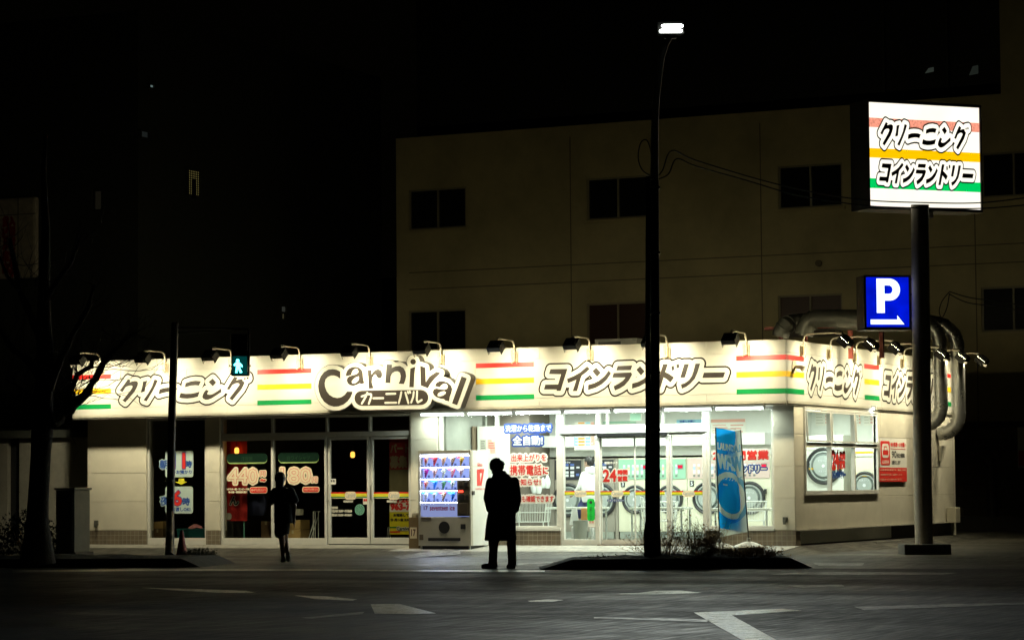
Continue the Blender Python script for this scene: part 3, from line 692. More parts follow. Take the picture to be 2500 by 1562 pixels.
# ================================================================== LAMPS OF THE SHOP
M_LENS = emission('flood_lens', (1.0, .87, .48), 130.0); M_LAMPBODY = mat('lamp_black', (.018,.017,.015), .45); M_ARM = mat('lamp_arm', (.5,.45,.34), .4, metal=.4)
M_RUST = mat('rusty_bracket', (.45,.36,.22), .55, var=.35, scale=20)
def flood(front=True):
    t = thing('flood_light', (0,0,0), 'x', 'flood light', 'flood lights along the sign band')
    # local frame: wall at y=0, lamp reaches towards -y
    q = MB(); q.box(-.05,.05,-.02,-.002,-.2,.0); q.cyl((0,-.06,-.18),(0,-.06,-.01),.036,12); q.build('bracket', M_RUST, t, smooth=True)
    q = MB()
    for s in (-.055,.055): q.tube([(s,-.02,.03),(s,-.075,.03),(s,-.075,-.22),(s,-.02,-.22)], .006, 6)
    q.build('clamp', M_RUST, t)
    q = MB(); q.tube([(0,-.06,-.02),(0,-.06,.12),(0,-.08,.18),(0,-.13,.215),(0,-.2,.225),(0,-.72,.235),(0,-.8,.225)], .016, 8); q.tube([(0,-.7,.235),(0,-.84,.22)], .028, 8); q.build('arm', M_ARM, t, smooth=True)
    R = Matrix.Rotation(math.radians(-50), 3, 'X'); c = Vector((0,-.93,.1))
    q = MB(); q.obox(c, (.28,.05,.24), R); q.obox(c+R@Vector((0,-.035,0)), (.22,.03,.18), R)
    for dx, dz, sx, sz, dp in ((-.135,0,.012,.24,.12),(.135,0,.012,.24,.12),(0,.115,.258,.012,.012),(0,-.115,.258,.012,.05)): q.obox(c+R@Vector((dx,.026+dp/2,dz)), (sx,dp,sz), R)
    h = q.build('lamp_head', M_LAMPBODY, t, bevel=.004)
    q = MB(); q.obox(c+R@Vector((0,.029,0)), (.25,.006,.21), R); q.build('lens', M_LENS, h)
    ld = bpy.data.lights.new('flood_beam', 'SPOT'); ld.energy = P_FLOOD; ld.color = (1.0, .92, .66); ld.spot_size = math.radians(140); ld.spot_blend = 1.0; ld.shadow_soft_size = .07
    lo = bpy.data.objects.new('flood_beam', ld); COL.objects.link(lo); lo.parent = h; lo.location = c+R@Vector((0,.05,-.01)); lo.rotation_euler = (R.to_4x4() @ Matrix.Rotation(math.radians(90), 4, 'X')).to_euler()
    return t
fl = flood(); first = True
names_f = ['above the left end of the sign band behind the bare branches','second flood light from the left, beside the signal post','third flood light from the left, partly behind the walking signal','above the first full group of stripes beside the cleaning lettering','above the capital C of the raised name board','above the right half of the raised name board','above the stripes to the right of the name board','above the start of the coin laundry lettering','behind the street lamp post, above the coin laundry lettering','last flood light on the front before the corner of the shop']
for i in range(10):
    X = -15.31+i*1.6155; o = fl if first else copy_tree(fl); first = False
    put(o, (X, -O, 3.80), 0, ('black flood light ' if 'flood' not in names_f[i] else 'black ')+names_f[i])
names_s = ['first','second','third','fourth','fifth','sixth','last']
for i, Y in enumerate((.36, 1.95, 3.57, 5.18, 6.8, 8.35, 9.9)):
    o = copy_tree(fl); put(o, (0, Y, 3.80), math.radians(90), '%s flood light on the side wall counted from the front corner' % names_s[i])
M_TUBE_O = emission('tube_outside', (.9,1.0,.94), 5.0); M_TUBE_I = emission('tube_inside', (.9,1.0,.92), 5.0); M_FIX = mat('fixture_white', (.75,.75,.72), .5)
def tube_light(mt, L, power):
    t = thing('tube_light', (0,0,0), 'x', 'fluorescent light', 'fluorescent tubes at the laundry')
    q = MB(); q.box(-L/2,L/2,-.04,.04,-.035,0); q.box(-L/2,-L/2+.03,-.02,.02,-.085,-.035); q.box(L/2-.03,L/2,-.02,.02,-.085,-.035); q.build('fixture', M_FIX, t)
    q = MB(); q.cyl((-L/2+.031,0,-.065),(L/2-.031,0,-.065),.026,10); q.build('tube', mt, t, smooth=True)
    ld = bpy.data.lights.new('tube_light', 'AREA'); ld.shape = 'RECTANGLE'; ld.size = L-.08; ld.size_y = .05; ld.energy = power; ld.color = (.86, 1.0, .88)
    lo = bpy.data.objects.new('tube_glow', ld); COL.objects.link(lo); lo.parent = t; lo.location = (0,0,-.09); return t
to = tube_light(M_TUBE_O, 1.02, P_TUBE_OUT); ti = tube_light(M_TUBE_I, 1.2, P_TUBE_IN)
xs = [fx(1024,-.22,1008)+.52+k*1.055 for k in range(7)]
for i, X in enumerate(xs):
    o = to if i == 0 else copy_tree(to)
    put(o, (X, -.22, FZ0+.02), 0, '%s bare fluorescent tube outside under the sign band, counted from the vending machine' % ['first','second','third','fourth','fifth','sixth','seventh'][i])
k = 0
for r, Y in enumerate((.95, 2.2, 4.7)):
    for X in ((-6.6,-5.0,-3.4,-1.6) if r < 2 else (-1.0,-.5)):
        o = ti if k == 0 else copy_tree(ti); k += 1
        put(o, (X, Y, 2.76), 0, 'laundry ceiling tube in the %s row from the glass, %s' % (['first','second','back'][r], {-6.6:'over the grey wall',-5.0:'over the first dryers',-3.4:'over the green panel machines',-1.6:'over the pink panel machines',-1.0:'behind the side window',-.5:'close to the side window'}[X]))

# ================================================================== WRITING ON THE GLASS
STK_W = mat('sticker_white', (.82,.8,.72), .5); STK_CREAM = mat('sticker_cream', (.85,.72,.52), .5); STK_R = mat('sticker_red', (.72,.03,.02), .5)
STK_B = mat('sticker_blue', (.015,.07,.32), .5); STK_LB = mat('sticker_pale', (.5,.62,.58), .5); STK_G = mat('sticker_dark_and_shaded_green', (.004,.02,.011), .85, spec=.1); STK_LG = mat('pill_lit_rim_green', (.3,.42,.14), .5)
STK_Y = mat('sticker_yellow', (.75,.68,.03), .5); STK_BG = mat('sticker_vivid_green', (.01,.55,.06), .5); STK_TEAL = mat('sticker_teal', (.16,.4,.3), .5); STK_K = mat('sticker_black', (.03,.03,.03), .5); STK_GREY = mat('sticker_grey', (.55,.53,.45), .5)
STK_O = mat('sticker_orange', (.8,.35,.04), .5)
FG = lambda u, v, d: (u, G-.006-d, v)
def pb(x0, x1, y0, y1, Y=G): ym = (y0+y1)/2; return (fx(x0,Y,ym), fx(x1,Y,ym), fz((x0+x1)/2,y1,Y), fz((x0+x1)/2,y0,Y))
def rr(b, r, n=4):
    u0,u1,v0,v1 = b; r = min(r, (u1-u0)/2.001, (v1-v0)/2.001); out = []
    for cx, cy, a in ((u1-r,v0+r,-90),(u1-r,v1-r,0),(u0+r,v1-r,90),(u0+r,v0+r,180)):
        out += [(cx+r*math.cos(math.radians(a+90*i/n)), cy+r*math.sin(math.radians(a+90*i/n))) for i in range(n+1)]
    return out
def flat(mb, poly, fn, d, m): mb.add([fn(u,v,d) for u,v in poly], [list(range(len(poly)))], m)
s1 = lambda *b: pb(b[0]*.41+0, b[1]*.41+0, b[2]*.41+780, b[3]*.41+780)          # measured on the left detail
s2 = lambda *b: pb(b[0]*.21826+520, b[1]*.21826+520, b[2]*.21826+1020, b[3]*.21826+1020)
s4 = lambda *b: pb(b[0]*.24465+1150, b[1]*.24465+1150, b[2]*.24465+980, b[3]*.24465+980)
s5 = lambda *b: pb(b[0]*.29104+1450, b[1]*.29104+1450, b[2]*.29104+960, b[3]*.29104+960)
mb = MB()
SM = [STK_LB, STK_B, STK_R, STK_Y]; mb2 = MB(); mb3 = MB()
flat(mb, rr(s1(985,1152,780,937), .05), FG, 0, 0); flat(mb2, rr(s1(985,1150,993,1153), .05), FG, 0, 0)
text(mb, '朝', s1(953,1003,835,888), FG, .002, 1, ((.022,0),), .006); text(mb2, '夜', s1(955,1003,1050,1105), FG, .002, 1, ((.022,0),), .006)
text(mb, '11', s1(1030,1102,795,884), FG, .002, 2, ((.03,1),), .014); text(mb2, '6', s1(1030,1082,1020,1104), FG, .002, 2, ((.03,1),), .014)
text(mb, '時', s1(1106,1142,840,880), FG, .002, 1, (), .008); text(mb2, '時', s1(1090,1130,1060,1104), FG, .002, 1, (), .008)
text(mb, '迄のお預かり', s1(1000,1142,896,918), FG, .002, 1, (), .004); text(mb2, '時お渡しOK!', s1(1000,1134,1116,1140), FG, .002, 1, (), .004)
a = s1(1040,1118,945,982); um = (a[0]+a[1])/2; vm = (a[2]+a[3])/2; flat(mb3, [(a[0]+.1,a[3]),(a[1]-.08,a[3]),(a[1]-.08,vm),(a[1],vm),(um,a[2]),(a[0],vm),(a[0]+.1,vm)], FG, .001, 3)
mb.build('window_sticker', SM, w_left)['label'] = 'pale blue morning hours sticker with a red 11'; mb2.build('window_sticker', SM, w_left)['label'] = 'pale blue evening hours sticker with a red 6'; mb3.build('window_sticker', SM, w_left)['label'] = 'yellow arrow sticker'
mb = MB()
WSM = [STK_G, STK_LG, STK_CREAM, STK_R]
for b, s in ((s2(155,610,402,512), '洋服類'), (s2(730,1188,392,505), '白ワイシャツ')):
    mb = MB()
    flat(mb, rr(b, .2, 6), FG, 0, 1); flat(mb, rr((b[0]-.004,b[1]+.004,b[2]+.03,b[3]+.012), .2, 6), FG, .002, 0)  # fascia shadow put into the colours: dark body and lettering, pale rim left lit
    c = (b[0]+b[1])/2; hw = .045*len(s); text(mb, s, (c-hw,c+hw,b[2]+.06,b[3]-.05), FG, .004, 4); mb.build('pill_sticker', WSM+[mat('pill_lettering_shaded', (.02,.06,.03), .8, spec=.1)], w_shop)
mb = MB()
PRICE = ((.052,2),(.012,3))
text(mb, '440', s2(178,495,572,730), FG, 0, 2, PRICE, .004); text(mb, '円', s2(535,588,598,645), FG, .012, 2, ((.035,2),(.012,3)), .004); text(mb, '〜', s2(538,590,686,704), FG, .012, 3, ((.03,2),), .012)
mb.build('price_sticker', WSM, w_shop)['label'] = 'cream price sticker reading 440 yen'; mb = MB()
text(mb, '180', s2(765,1095,565,722), FG, 0, 2, PRICE, .004); text(mb, '円', s2(1115,1165,668,715), FG, .012, 2, ((.035,2),(.012,3)), .004)
mb.build('price_sticker', WSM, w_shop)['label'] = 'cream price sticker reading 180 yen'
for b, s in ((s2(412,610,768,842), '484円(税込)〜'), (s2(1000,1192,766,832), '198円(税込)')):
    mb = MB()
    flat(mb, rr(b, .05), FG, 0, 2); flat(mb, rr((b[0]+.012,b[1]-.012,b[2]+.012,b[3]-.012), .045), FG, .002, 3); text(mb, s, (b[0]+.03,b[1]-.03,b[2]+.035,b[3]-.035), FG, .004, 2); mb.build('tax_sticker', WSM, w_shop)
mb = MB()
text(mb, '※アウター類・ワンピース類', s2(155,405,785,806), FG, 0, 2, (), .004); text(mb, 'その他一部商品を除く', s2(175,385,816,838), FG, 0, 2, (), .004)
mb.build('small_lettering', WSM, w_shop)
def stripe_sticker(u0, u1, v0, v1, parent, ul, label):
    mb = MB(); h = v1-v0
    for a_, b_, m in ((.0,.24,1),(.24,.74,0),(.74,.92,2),(.92,1.0,3)): flat(mb, [(u0,v1-h*b_),(u1,v1-h*b_),(u1,v1-h*a_),(u0,v1-h*a_)], FG, 0, m)
    flat(mb, rr((ul-.13,ul+.13,v0-.03,v1+.01), .06), FG, .002, 3); text(mb, 'Carnival', (ul-.11,ul+.11,v0+.01,v1-.01), FG, .004, 4, (), .004); text(mb, 'カーニバル', (ul-.07,ul+.07,v0-.024,v0), FG, .004, 4)
    o = mb.build('stripe_sticker', [STK_Y, STK_R, GRN, STK_CREAM, STK_GREY], parent); o['label'] = label; return o
b = s2(1295,1728,828,896); stripe_sticker(b[0],b[1],b[2],b[3], d1, fx(851), 'red yellow green stripe across the door')
b = s2(1768,2203,828,896); stripe_sticker(b[0],b[1],b[2],b[3], d2, fx(957), 'red yellow green stripe across the door')
D1M = [STK_GREY, STK_W, STK_K, STK_R, STK_TEAL, STK_G]
mb = MB(); text(mb, '営業時間', s2(1312,1396,990,1014), FG, 0, 0, (), .003); text(mb, '平日AM 9:00〜PM8:00', s2(1312,1555,1024,1054), FG, 0, 0, (), .005); text(mb, '日祝AM 10:00〜PM6:00', s2(1312,1553,1068,1098), FG, 0, 0, (), .005)
mb.build('hours_lettering', D1M, d1); mb = MB()
text(mb, '横浜高辻店', s2(1462,1567,920,942), FG, 0, 0, (), .004); mb.build('shop_lettering', D1M, d1); mb = MB()
flat(mb, rr(s2(1300,1376,680,742), .012), FG, 0, 1); text(mb, '押 引', s2(1312,1364,692,714), FG, .003, 2, (), .004); mb.build('push_sticker', D1M, d1); mb = MB()
flat(mb, rr(s2(1680,1735,895,965), .01), FG, .001, 1); text(mb, '禁煙', s2(1686,1728,902,932), FG, .003, 3, (), .003); mb.build('notice_sticker', D1M, d1); mb = MB()
b = s2(1588,1697,962,1087); cx, cy = (b[0]+b[1])/2, (b[2]+b[3])/2; ru, rv = (b[1]-b[0])/2, (b[3]-b[2])/2
flat(mb, [(cx+ru*math.cos(k*.2618), cy+rv*math.sin(k*.2618)) for k in range(24)], FG, 0, 4)
for rad, nn in ((.72, 12), (.42, 7)):
    for k in range(nn):
        a = 2*math.pi*k/nn; c0, c1 = cx+ru*rad*math.cos(a), cy+rv*rad*math.sin(a); flat(mb, [(c0+.009*math.cos(j*1.05), c1+.009*math.sin(j*1.05)) for j in range(6)], FG, .002, 5)
mb.build('round_sticker', D1M, d1)
mb = MB(); text(mb, '横浜高辻店', s2(1945,2050,920,942), FG, 0, 0, (), .004); mb.build('shop_lettering', [STK_GREY], d2)
# laundry
WB = ((.04, 1),); RW = ((.036, 0),)
mb = MB(); LI = [mat('lettering_white', (.6,.6,.56), .5), mat('lettering_blue', (.01,.045,.24), .5), mat('lettering_red', (.5,.02,.015), .5), STK_K]
text(mb, '洗濯から乾燥まで', s4(345,800,232,300), FG, 0, 0, WB, .002); text(mb, '全自動!', s4(420,715,342,434), FG, 0, 0, WB, .008)
mb.build('window_lettering', LI, wl1)['label'] = 'white lettering edged in blue'; mb = MB()
text(mb, '出来上がりを', s4(405,750,524,595), FG, 0, 2, RW, .003); text(mb, '携帯電話', s4(392,705,632,735), FG, 0, 2, RW, .004); text(mb, 'に', s4(722,768,655,722), FG, .008, 2, ((.03,0),), .007)
text(mb, 'お知らせ!', s4(440,694,770,834), FG, 0, 2, RW, .003); text(mb, '状況も確認できます', s4(415,826,938,1000), FG, 0, 2, RW, .003)
mb.build('window_lettering', LI, wl1)['label'] = 'red lettering edged in white'
mb = MB(); text(mb, '24', s4(1322,1448,680,794), FG, 0, 2, ((.034,0),), .011); text(mb, '時間', s4(1468,1562,680,728), FG, .004, 2, ((.026,0),), .006); text(mb, '営業', s4(1468,1562,744,792), FG, .008, 2, ((.026,0),), .006)
o = mb.build('window_sticker', LI, sl[0]); o['label'] = 'red 24 hour opening sticker'; mb = MB()
text(mb, '防犯カメラ', s4(1335,1465,598,622), FG, 0, 0, (), .003); mb.build('small_lettering', LI, sl[0]); mb = MB(); text(mb, 'コインランドリー', s4(1365,1525,975,995), FG, 0, 0, ((.012,1),), .002); mb.build('small_lettering', LI, sl[0])
mb = MB(); text(mb, '24時間営業', s5(1002,1465,480,556), FG, 0, 2, ((.045,0),), .009); text(mb, 'コインランドリー', s5(1026,1448,606,662), FG, 0, 0, ((.03,1),), .006)
mb.build('window_sticker', LI, wl2)['label'] = 'large red 24 hour sticker over blue outlined lettering'
for x0, x1, xm, p in ((1371,1452,1413,fixp[0]), (1463,1538,1503,sl[0]), (1552,1623,1590,sl[1]), (1633,1717,1677,fixp[1])):
    b = pb(x0,x1,1198,1209); stripe_sticker(b[0],b[1],b[2],b[3], p, fx(xm), 'red yellow green stripe across the glass')
mb = MB(); b = s4(1160,1235,968,1188); flat(mb, rr(b, .05), FG, 0, 0); c = (b[0]+b[1])/2
for k, ch in enumerate('自動ドアです'): hh = (b[3]-b[2]-.16)/6; text(mb, ch, (c-.022,c+.022,b[3]-.15-hh*(k+1)+.006,b[3]-.15-hh*k-.004), FG, .003, 1)
flat(mb, [(c+.03*math.cos(j*.785), b[3]-.07+.03*math.sin(j*.785)) for j in range(8)], FG, .003, 1); mb.build('door_strip', [STK_BG, STK_K, STK_W, STK_R], fixp[0])['label'] = 'vivid green automatic door strip'; mb = MB(); flat(mb, rr(s4(1170,1240,1175,1250), .01), FG, -.002, 2); text(mb, '注意', s4(1178,1230,1190,1212), FG, .002, 3)
mb.build('notice_sticker', [STK_BG, STK_K, STK_W, STK_R], fixp[0])
# side window lettering and the notice beside it
FSg = lambda u, v, d: (-.053+d, u, v)
def ps(x0, x1, y0, y1, X=0.0): xm, ym = (x0+x1)/2, (y0+y1)/2; return (float(onX(x0,ym,X)[1]), float(onX(x1,ym,X)[1]), float(onX(xm,y1,X)[2]), float(onX(xm,y0,X)[2]))
q6 = lambda *b: ps(b[0]*.41+1850, b[1]*.41+1850, b[2]*.41+780, b[3]*.41+780)
mb = MB(); text(mb, '24', q6(458,497,782,886), FSg, 0, 0, (), .03); text(mb, '時間', q6(502,535,782,830), FSg, 0, 0, (), .012); text(mb, '営業', q6(502,535,838,884), FSg, 0, 0, (), .012)
text(mb, 'コインランドリー', q6(456,538,905,940), FSg, 0, 1, (), .02); mb.build('window_sticker', [STK_R, STK_B], sw)
t = thing('wall_notice', onX(2160,1150,.01), 'white and red customer parking notice with car pictogram beside the side window', 'notice sign')
FN = lambda u, v, d: (.012+d, u, v); mb = MB(); b0 = q6(724,884,705,880); flat(mb, rr(b0, .02), FN, -.004, 0); flat(mb, rr(q6(728,784,722,866), .06), FN, 0, 1); b = q6(735,777,738,822); flat(mb, rr(b, .1), FN, .003, 0)
u0,u1,v0,v1 = b; W_ = u1-u0; H_ = v1-v0
flat(mb, [(u0+W_*x, v0+H_*y) for x, y in ((.12,.2),(.88,.2),(.88,.48),(.78,.55),(.68,.82),(.32,.82),(.22,.55),(.12,.48))], FN, .006, 1)
flat(mb, [(u0+W_*x, v0+H_*y) for x, y in ((.3,.55),(.7,.55),(.62,.74),(.38,.74))], FN, .009, 0)
text(mb, 'お客様専用', q6(736,776,835,858), FN, .003, 0); text(mb, '●お客様へのお願い', q6(788,878,730,758), FN, 0, 1, (), .004); flat(mb, rr(q6(788,876,768,771), .001), FN, 0, 1)
text(mb, '90', q6(795,822,782,822), FN, 0, 2, (), .006); text(mb, '分以上の駐車は', q6(824,872,795,822), FN, 0, 2, (), .004); text(mb, 'お断りします', q6(795,846,838,862), FN, 0, 2, (), .004)
mb.build('notice_board', [STK_W, STK_R, STK_K], t)
mb = MB(); b = q6(722,886,880,964); flat(mb, rr(b, .01), FN, -.004, 0)
for k, s in enumerate(('※お客様用駐車場です、無断ご利用', '※無断駐車は固くお断りします', '※当店は一切の責任を負いません')): h = (b[3]-b[2])/3; text(mb, s, (b[0]+.05,b[1]-(.1 if k == 0 else .35),b[3]-h*(k+1)+.03,b[3]-h*k-.03), FN, 0, 1)
mb.build('red_plate', [STK_R, STK_CREAM], t)

# ================================================================== LAUNDRY MACHINES
M_RING = mat('door_ring_black', (.03,.03,.032), .35); M_DGL = mat('door_glass_grey', (.16,.19,.18), .12, spec=.8); M_DIN = mat('door_glass_inner', (.4,.44,.42), .2); M_CHROME = mat('chrome', (.6,.6,.58), .25, metal=.9)
SCREEN_B = emission('screen_blue', (.06,.35,1.0), 2.2); SCREEN_R = emission('screen_red', (1,.03,.08), 1.2); BTN = mat('button_white', (.75,.77,.8), .5); BTNB = mat('button_blue', (.08,.14,.42), .4)
M_KICK = mat('kick_plate', (.42,.45,.4), .4, metal=.3)
def disc(mb, c, r, y0, y1, m, n=28): mb.tube([(c[0],y0,c[1]),(c[0],y1,c[1])], r, n, m)
def ring(mb, c, R, r, y, m, n=32, k=8):
    b = len(mb.v)
    for i in range(n):
        a = 2*math.pi*i/n
        for j in range(k):
            q = 2*math.pi*j/k; rr_ = R+r*math.cos(q); mb.v.append((c[0]+rr_*math.cos(a), y+r*math.sin(q), c[1]+rr_*math.sin(a)))
    for i in range(n):
        for j in range(k): mb.f.append([b+i*k+j, b+i*k+(j+1)%k, b+((i+1)%n)*k+(j+1)%k, b+((i+1)%n)*k+j]); mb.m.append(m)
def machine(name, w, h, body, panelm, style, label, cat, dr=.31, dz=.86, num=None, dx=0.0):
    t = thing(name, (0,0,0), label, cat, 'washers and dryers in the laundry')
    q = MB(); q.box(-w/2+.003,w/2-.003,0,.6,.17,h); q.box(-w/2+.02,w/2-.02,.05,.6,0,.168); q.build('body', [body], t, bevel=.008)
    q = MB(); q.box(-w/2+.03,w/2-.03,-.004,.045,.03,.165); q.build('kick_plate', M_KICK, t)
    q = MB(); zb = h-.44 if style != 'stack' else h-.3
    q.box(-w/2+.02,w/2-.02,-.022,-.001,zb,h-.03,0)
    if style == 'dark':
        for i in range(3):
            for j in range(2):
                x = -.2+i*.13; z = zb+.06+j*.16; q.box(x,x+.085,-.03,-.022,z,z+.055,1); q.box(x,x+.085,-.03,-.022,z+.07,z+.12,2 if j else 1)
        q.box(.2,w/2-.05,-.03,-.022,zb+.24,zb+.275,1); q.box(.19,w/2-.06,-.03,-.022,zb+.08,zb+.13,2)
        text(q, 'Wash & Dry', (-.2,.06,zb+.345,zb+.385), lambda u,v,d: (u,-.025-d,v), 0, 1, (), .002)
    elif style != 'stack':
        for i in range(5):
            x = -w*.34+i*.1; q.box(x,x+.05,-.029,-.022,zb+.1,zb+.3,1); q.box(x,x+.045,-.032,-.029,zb+.04,zb+.08,4)
            q.box(x,x+.05,-.031,-.029,zb+.18,zb+.25,2+(i%2))
        q.box(w/2-.2,w/2-.07,-.03,-.022,zb+.2,zb+.3,4)
    else:
        q.box(-w/2+.03,w/2-.03,-.03,-.022,h-.24,h-.2,1); q.box(-w/2+.03,w/2-.03,-.03,-.001,h-.72,h-.68,1)
    q.build('control_panel', [panelm, BTN, BTNB, STK_O, M_RING] if style == 'dark' else [panelm, BTN, mat('button_pale_blue', (.42,.55,.68), .5), mat('button_pale_orange', (.7,.5,.36), .5), mat('button_grey', (.2,.22,.2), .5)] if style != 'stack' else [M_MWHITE, panelm], t)
    if style == 'dark':
        q = MB(); n = 10; R0, R1 = .3, .34; pts = [(-w/2-.17+R0*math.cos(a), zb+.2+R0*math.sin(a)) for a in np.linspace(-.55,.55,n)]; po = [(-w/2-.17+R1*math.cos(a), zb+.2+R1*math.sin(a)) for a in np.linspace(.45,-.45,n)]
        q.add([(x,-.026,z) for x,z in pts+po], [list(range(2*n))]); q.build('display', SCREEN_B, t)
    elif style != 'stack':
        q = MB(); q.box(w/2-.185,w/2-.085,-.035,-.0305,zb+.22,zb+.28); q.build('display', SCREEN_R, t)
    q = MB(); ring(q, (dx,dz), dr, .032, -.02, 0); d = q.build('door', [M_RING], t, smooth=True)
    q = MB(); disc(q, (dx,dz), dr-.028, -.012, -.002, 0); disc(q, (dx,dz), dr*.62, -.06, -.012, 1, 24)
    ring(q, (dx,dz), dr*.82, .02, -.02, 1, 28, 6)
    disc(q, (dx,dz), .035, -.066, -.0605, 2, 12); text(q, '洗濯コース', (dx-.11,dx+.11,dz-.13,dz-.085), lambda u,v,e: (u,-.063-e,v), 0, 2); text(q, '乾燥コース', (dx-.11,dx+.11,dz+.085,dz+.13), lambda u,v,e: (u,-.063-e,v), 0, 2)
    q.build('door_glass', [M_DGL, M_DIN, BTN], d)
    q = MB(); q.box(dx+dr+.01,dx+dr+.06,-.05,-.003,dz+.08,dz+.18); q.build('latch', M_RING, d, bevel=.008)
    if num:
        q = MB(); q.box(-w/2+.06,-w/2+.15,-.012,-.001,h-.6,h-.48,0); text(q, num, (-w/2+.085,-w/2+.125,h-.58,h-.5), lambda u,v,e: (u,-.014-e,v), 0, 1, (), .004); q.build('number_plate', [M_RING, BTN], t)
    return t
M_MBROWN = mat('machine_taupe', (.34,.31,.26), .4, var=.05); M_MCREAM = mat('machine_cream', (.74,.72,.56), .42, var=.03); M_MWHITE = mat('machine_white', (.75,.75,.68), .42)
P_BLK = mat('panel_black', (.03,.032,.04), .3); P_GRN = mat('panel_green', (.3,.55,.4), .45); P_PNK = mat('panel_pink', (.66,.5,.46), .45)
Z0M = .035; HM = fz(1600,1117,YM)-Z0M
def xm(x): return fx(x, YM, 1210)
dk = machine('washer_dryer', .64, HM, M_MBROWN, P_BLK, 'dark', 'taupe washer dryer with black control panel behind the plastic bags, first in the row', 'washing machine', .33, .83, '1'); dk.location = (xm(1388), YM, Z0M)
part('filler_panel', M_MBROWN, [(xm(1342), xm(1388)-.33, YM+.01, YM+.4, Z0M, HM+Z0M), ], store)
o = copy_tree(dk); put(o, (xm(1388)+.74, YM, Z0M), 0, 'taupe washer dryer with black control panel behind the person in the white hoodie')
part('filler_panel', M_MBROWN, [(xm(1388)+.325, xm(1388)+.74-.325, YM+.01, YM+.4, Z0M, HM+Z0M), (xm(1388)+.74+.325, xm(1509), YM+.01, YM+.4, Z0M, HM+Z0M)], store)
wg = xm(1593)-xm(1510)
g1 = machine('dryer', wg, HM, M_MCREAM, P_GRN, 'light', 'cream dryer with pale green panel, left one of the pair', 'dryer', .27, .84, '3'); g1.location = ((xm(1510)+xm(1593))/2, YM, Z0M)
o = copy_tree(g1); put(o, ((xm(1594)+xm(1677))/2, YM, Z0M), 0, 'cream dryer with pale green panel partly behind the lamp post, beside the pink panel machine')
wp = (xm(1882)-xm(1678))/2
p1 = machine('large_dryer', wp, HM, M_MCREAM, P_PNK, 'light', 'large cream dryer with pale pink panel, left of the blue flag', 'dryer', .31, .86, '5'); p1.location = (xm(1678)+wp/2, YM, Z0M)
o = copy_tree(p1); put(o, (xm(1678)+wp*1.5+.004, YM, Z0M), 0, 'large cream dryer with pale pink panel, right of the flags, last in the row')
YB2 = 5.5; c1 = onY(2012,1137,YB2); c2 = onY(2108,1170,YB2)
o = machine('shoe_washer', .86, 2.15, M_MWHITE, YEL, 'stack', 'big white washer with grey round door behind the side window', 'washing machine', .36, c1[2]-Z0M, '8'); o.location = (c1[0], YB2, Z0M)
o = machine('stacked_dryer', .6, 2.0, M_MCREAM, YEL, 'stack', 'cream stacked dryer with yellow bands at the right of the side window', 'dryer', .26, c2[2]-Z0M-.12, None); o.location = (-.42, YB2, Z0M)
tb = MB(); 
# ---- furniture of the laundry
M_TOP = mat('table_top', (.7,.72,.64), .4, var=.04); M_STEEL = mat('steel_leg', (.55,.57,.54), .3, metal=.6)
def table(x0, x1, Y, z, d=.55):
    t = thing('folding_table', ((x0+x1)/2,Y,.03), 'x', 'table', 'folding tables in the laundry')
    q = MB(); q.box(x0,x1,Y-d/2,Y+d/2,z-.045,z); q.build('table_top', M_TOP, t, bevel=.01)
    for x in (x0+.06, x1-.06):
        for y in (Y-d/2+.05, Y+d/2-.05): q = MB(); q.cyl((x,y,.03),(x,y,z-.046),.02,10); q.build('leg', M_STEEL, t, smooth=True)
    return t
table(fx(1343,1.7),fx(1475,1.7),1.7,fz(1400,1237,1.7))['label'] = 'pale folding table in front of the taupe washer dryers, person standing at it'
table(fx(1546,1.5),fx(1680,1.5),1.5,fz(1600,1237,1.5))['label'] = 'pale folding table behind the lamp post in front of the green dryers'
table(fx(1729,1.3),fx(1888,1.3),1.3,fz(1800,1240,1.3))['label'] = 'pale folding table behind the flags at the right window'
M_WIRE = mat('white_wire', (.75,.77,.72), .4)
def cart():
    t = thing('wire_cart', (0,0,0), 'x', 'laundry cart', 'wire laundry carts')
    q = MB(); zb, zt = .42, .8
    for z, e in ((zb,.0),((zb+zt)/2,.02),(zt,.04)): q.tube([(-.3-e,-.2-e,z),(.3+e,-.2-e,z),(.3+e,.2+e,z),(-.3-e,.2+e,z),(-.3-e,-.2-e,z)], .008 if z < zt else .013, 5)
    for k in range(13):
        s = -.3+k*.05; e = .04
        q.tube([(s*1.12,-.2-e,zt),(s,-.2,zb),(s,.2,zb),(s*1.12,.2+e,zt)], .0045, 4)
    for k in range(7):
        s = -.18+k*.06; q.tube([(-.34,s*1.15,zt),(-.3,s,zb),(.3,s,zb),(.34,s*1.15,zt)], .0045, 4)
    q.build('basket', M_WIRE, t)
    q = MB()
    for s in (-.2,.2): q.tube([(-.34,s,.8),(-.37,s,.9),(-.33,s,.2),(-.28,s,.09),(.3,s,.09),(.28,s,.42)], .013, 6)
    q.tube([(-.37,-.2,.9),(-.37,.2,.9)], .013, 6); q.build('cart_frame', M_WIRE, t)
    for x in (-.26,.26):
        for y in (-.2,.2): q = MB(); q.cyl((x,y-.015,.045),(x,y+.015,.045),.045,12); q.build('wheel', M_RING, t)
    return t
ct = cart(); put(ct, (fx(1300,1.0,1260),1.0,.03), .15, 'white wire laundry cart behind the man in the long coat')
for px, Y, r, l in ((1612,2.2,.5,'wire laundry cart behind the lamp post near the green dryers'), (1830,2.2,.4,'wire laundry cart behind the right table and flags')): o = copy_tree(ct); put(o, (fx(px,Y,1270),Y,.03), r, l)
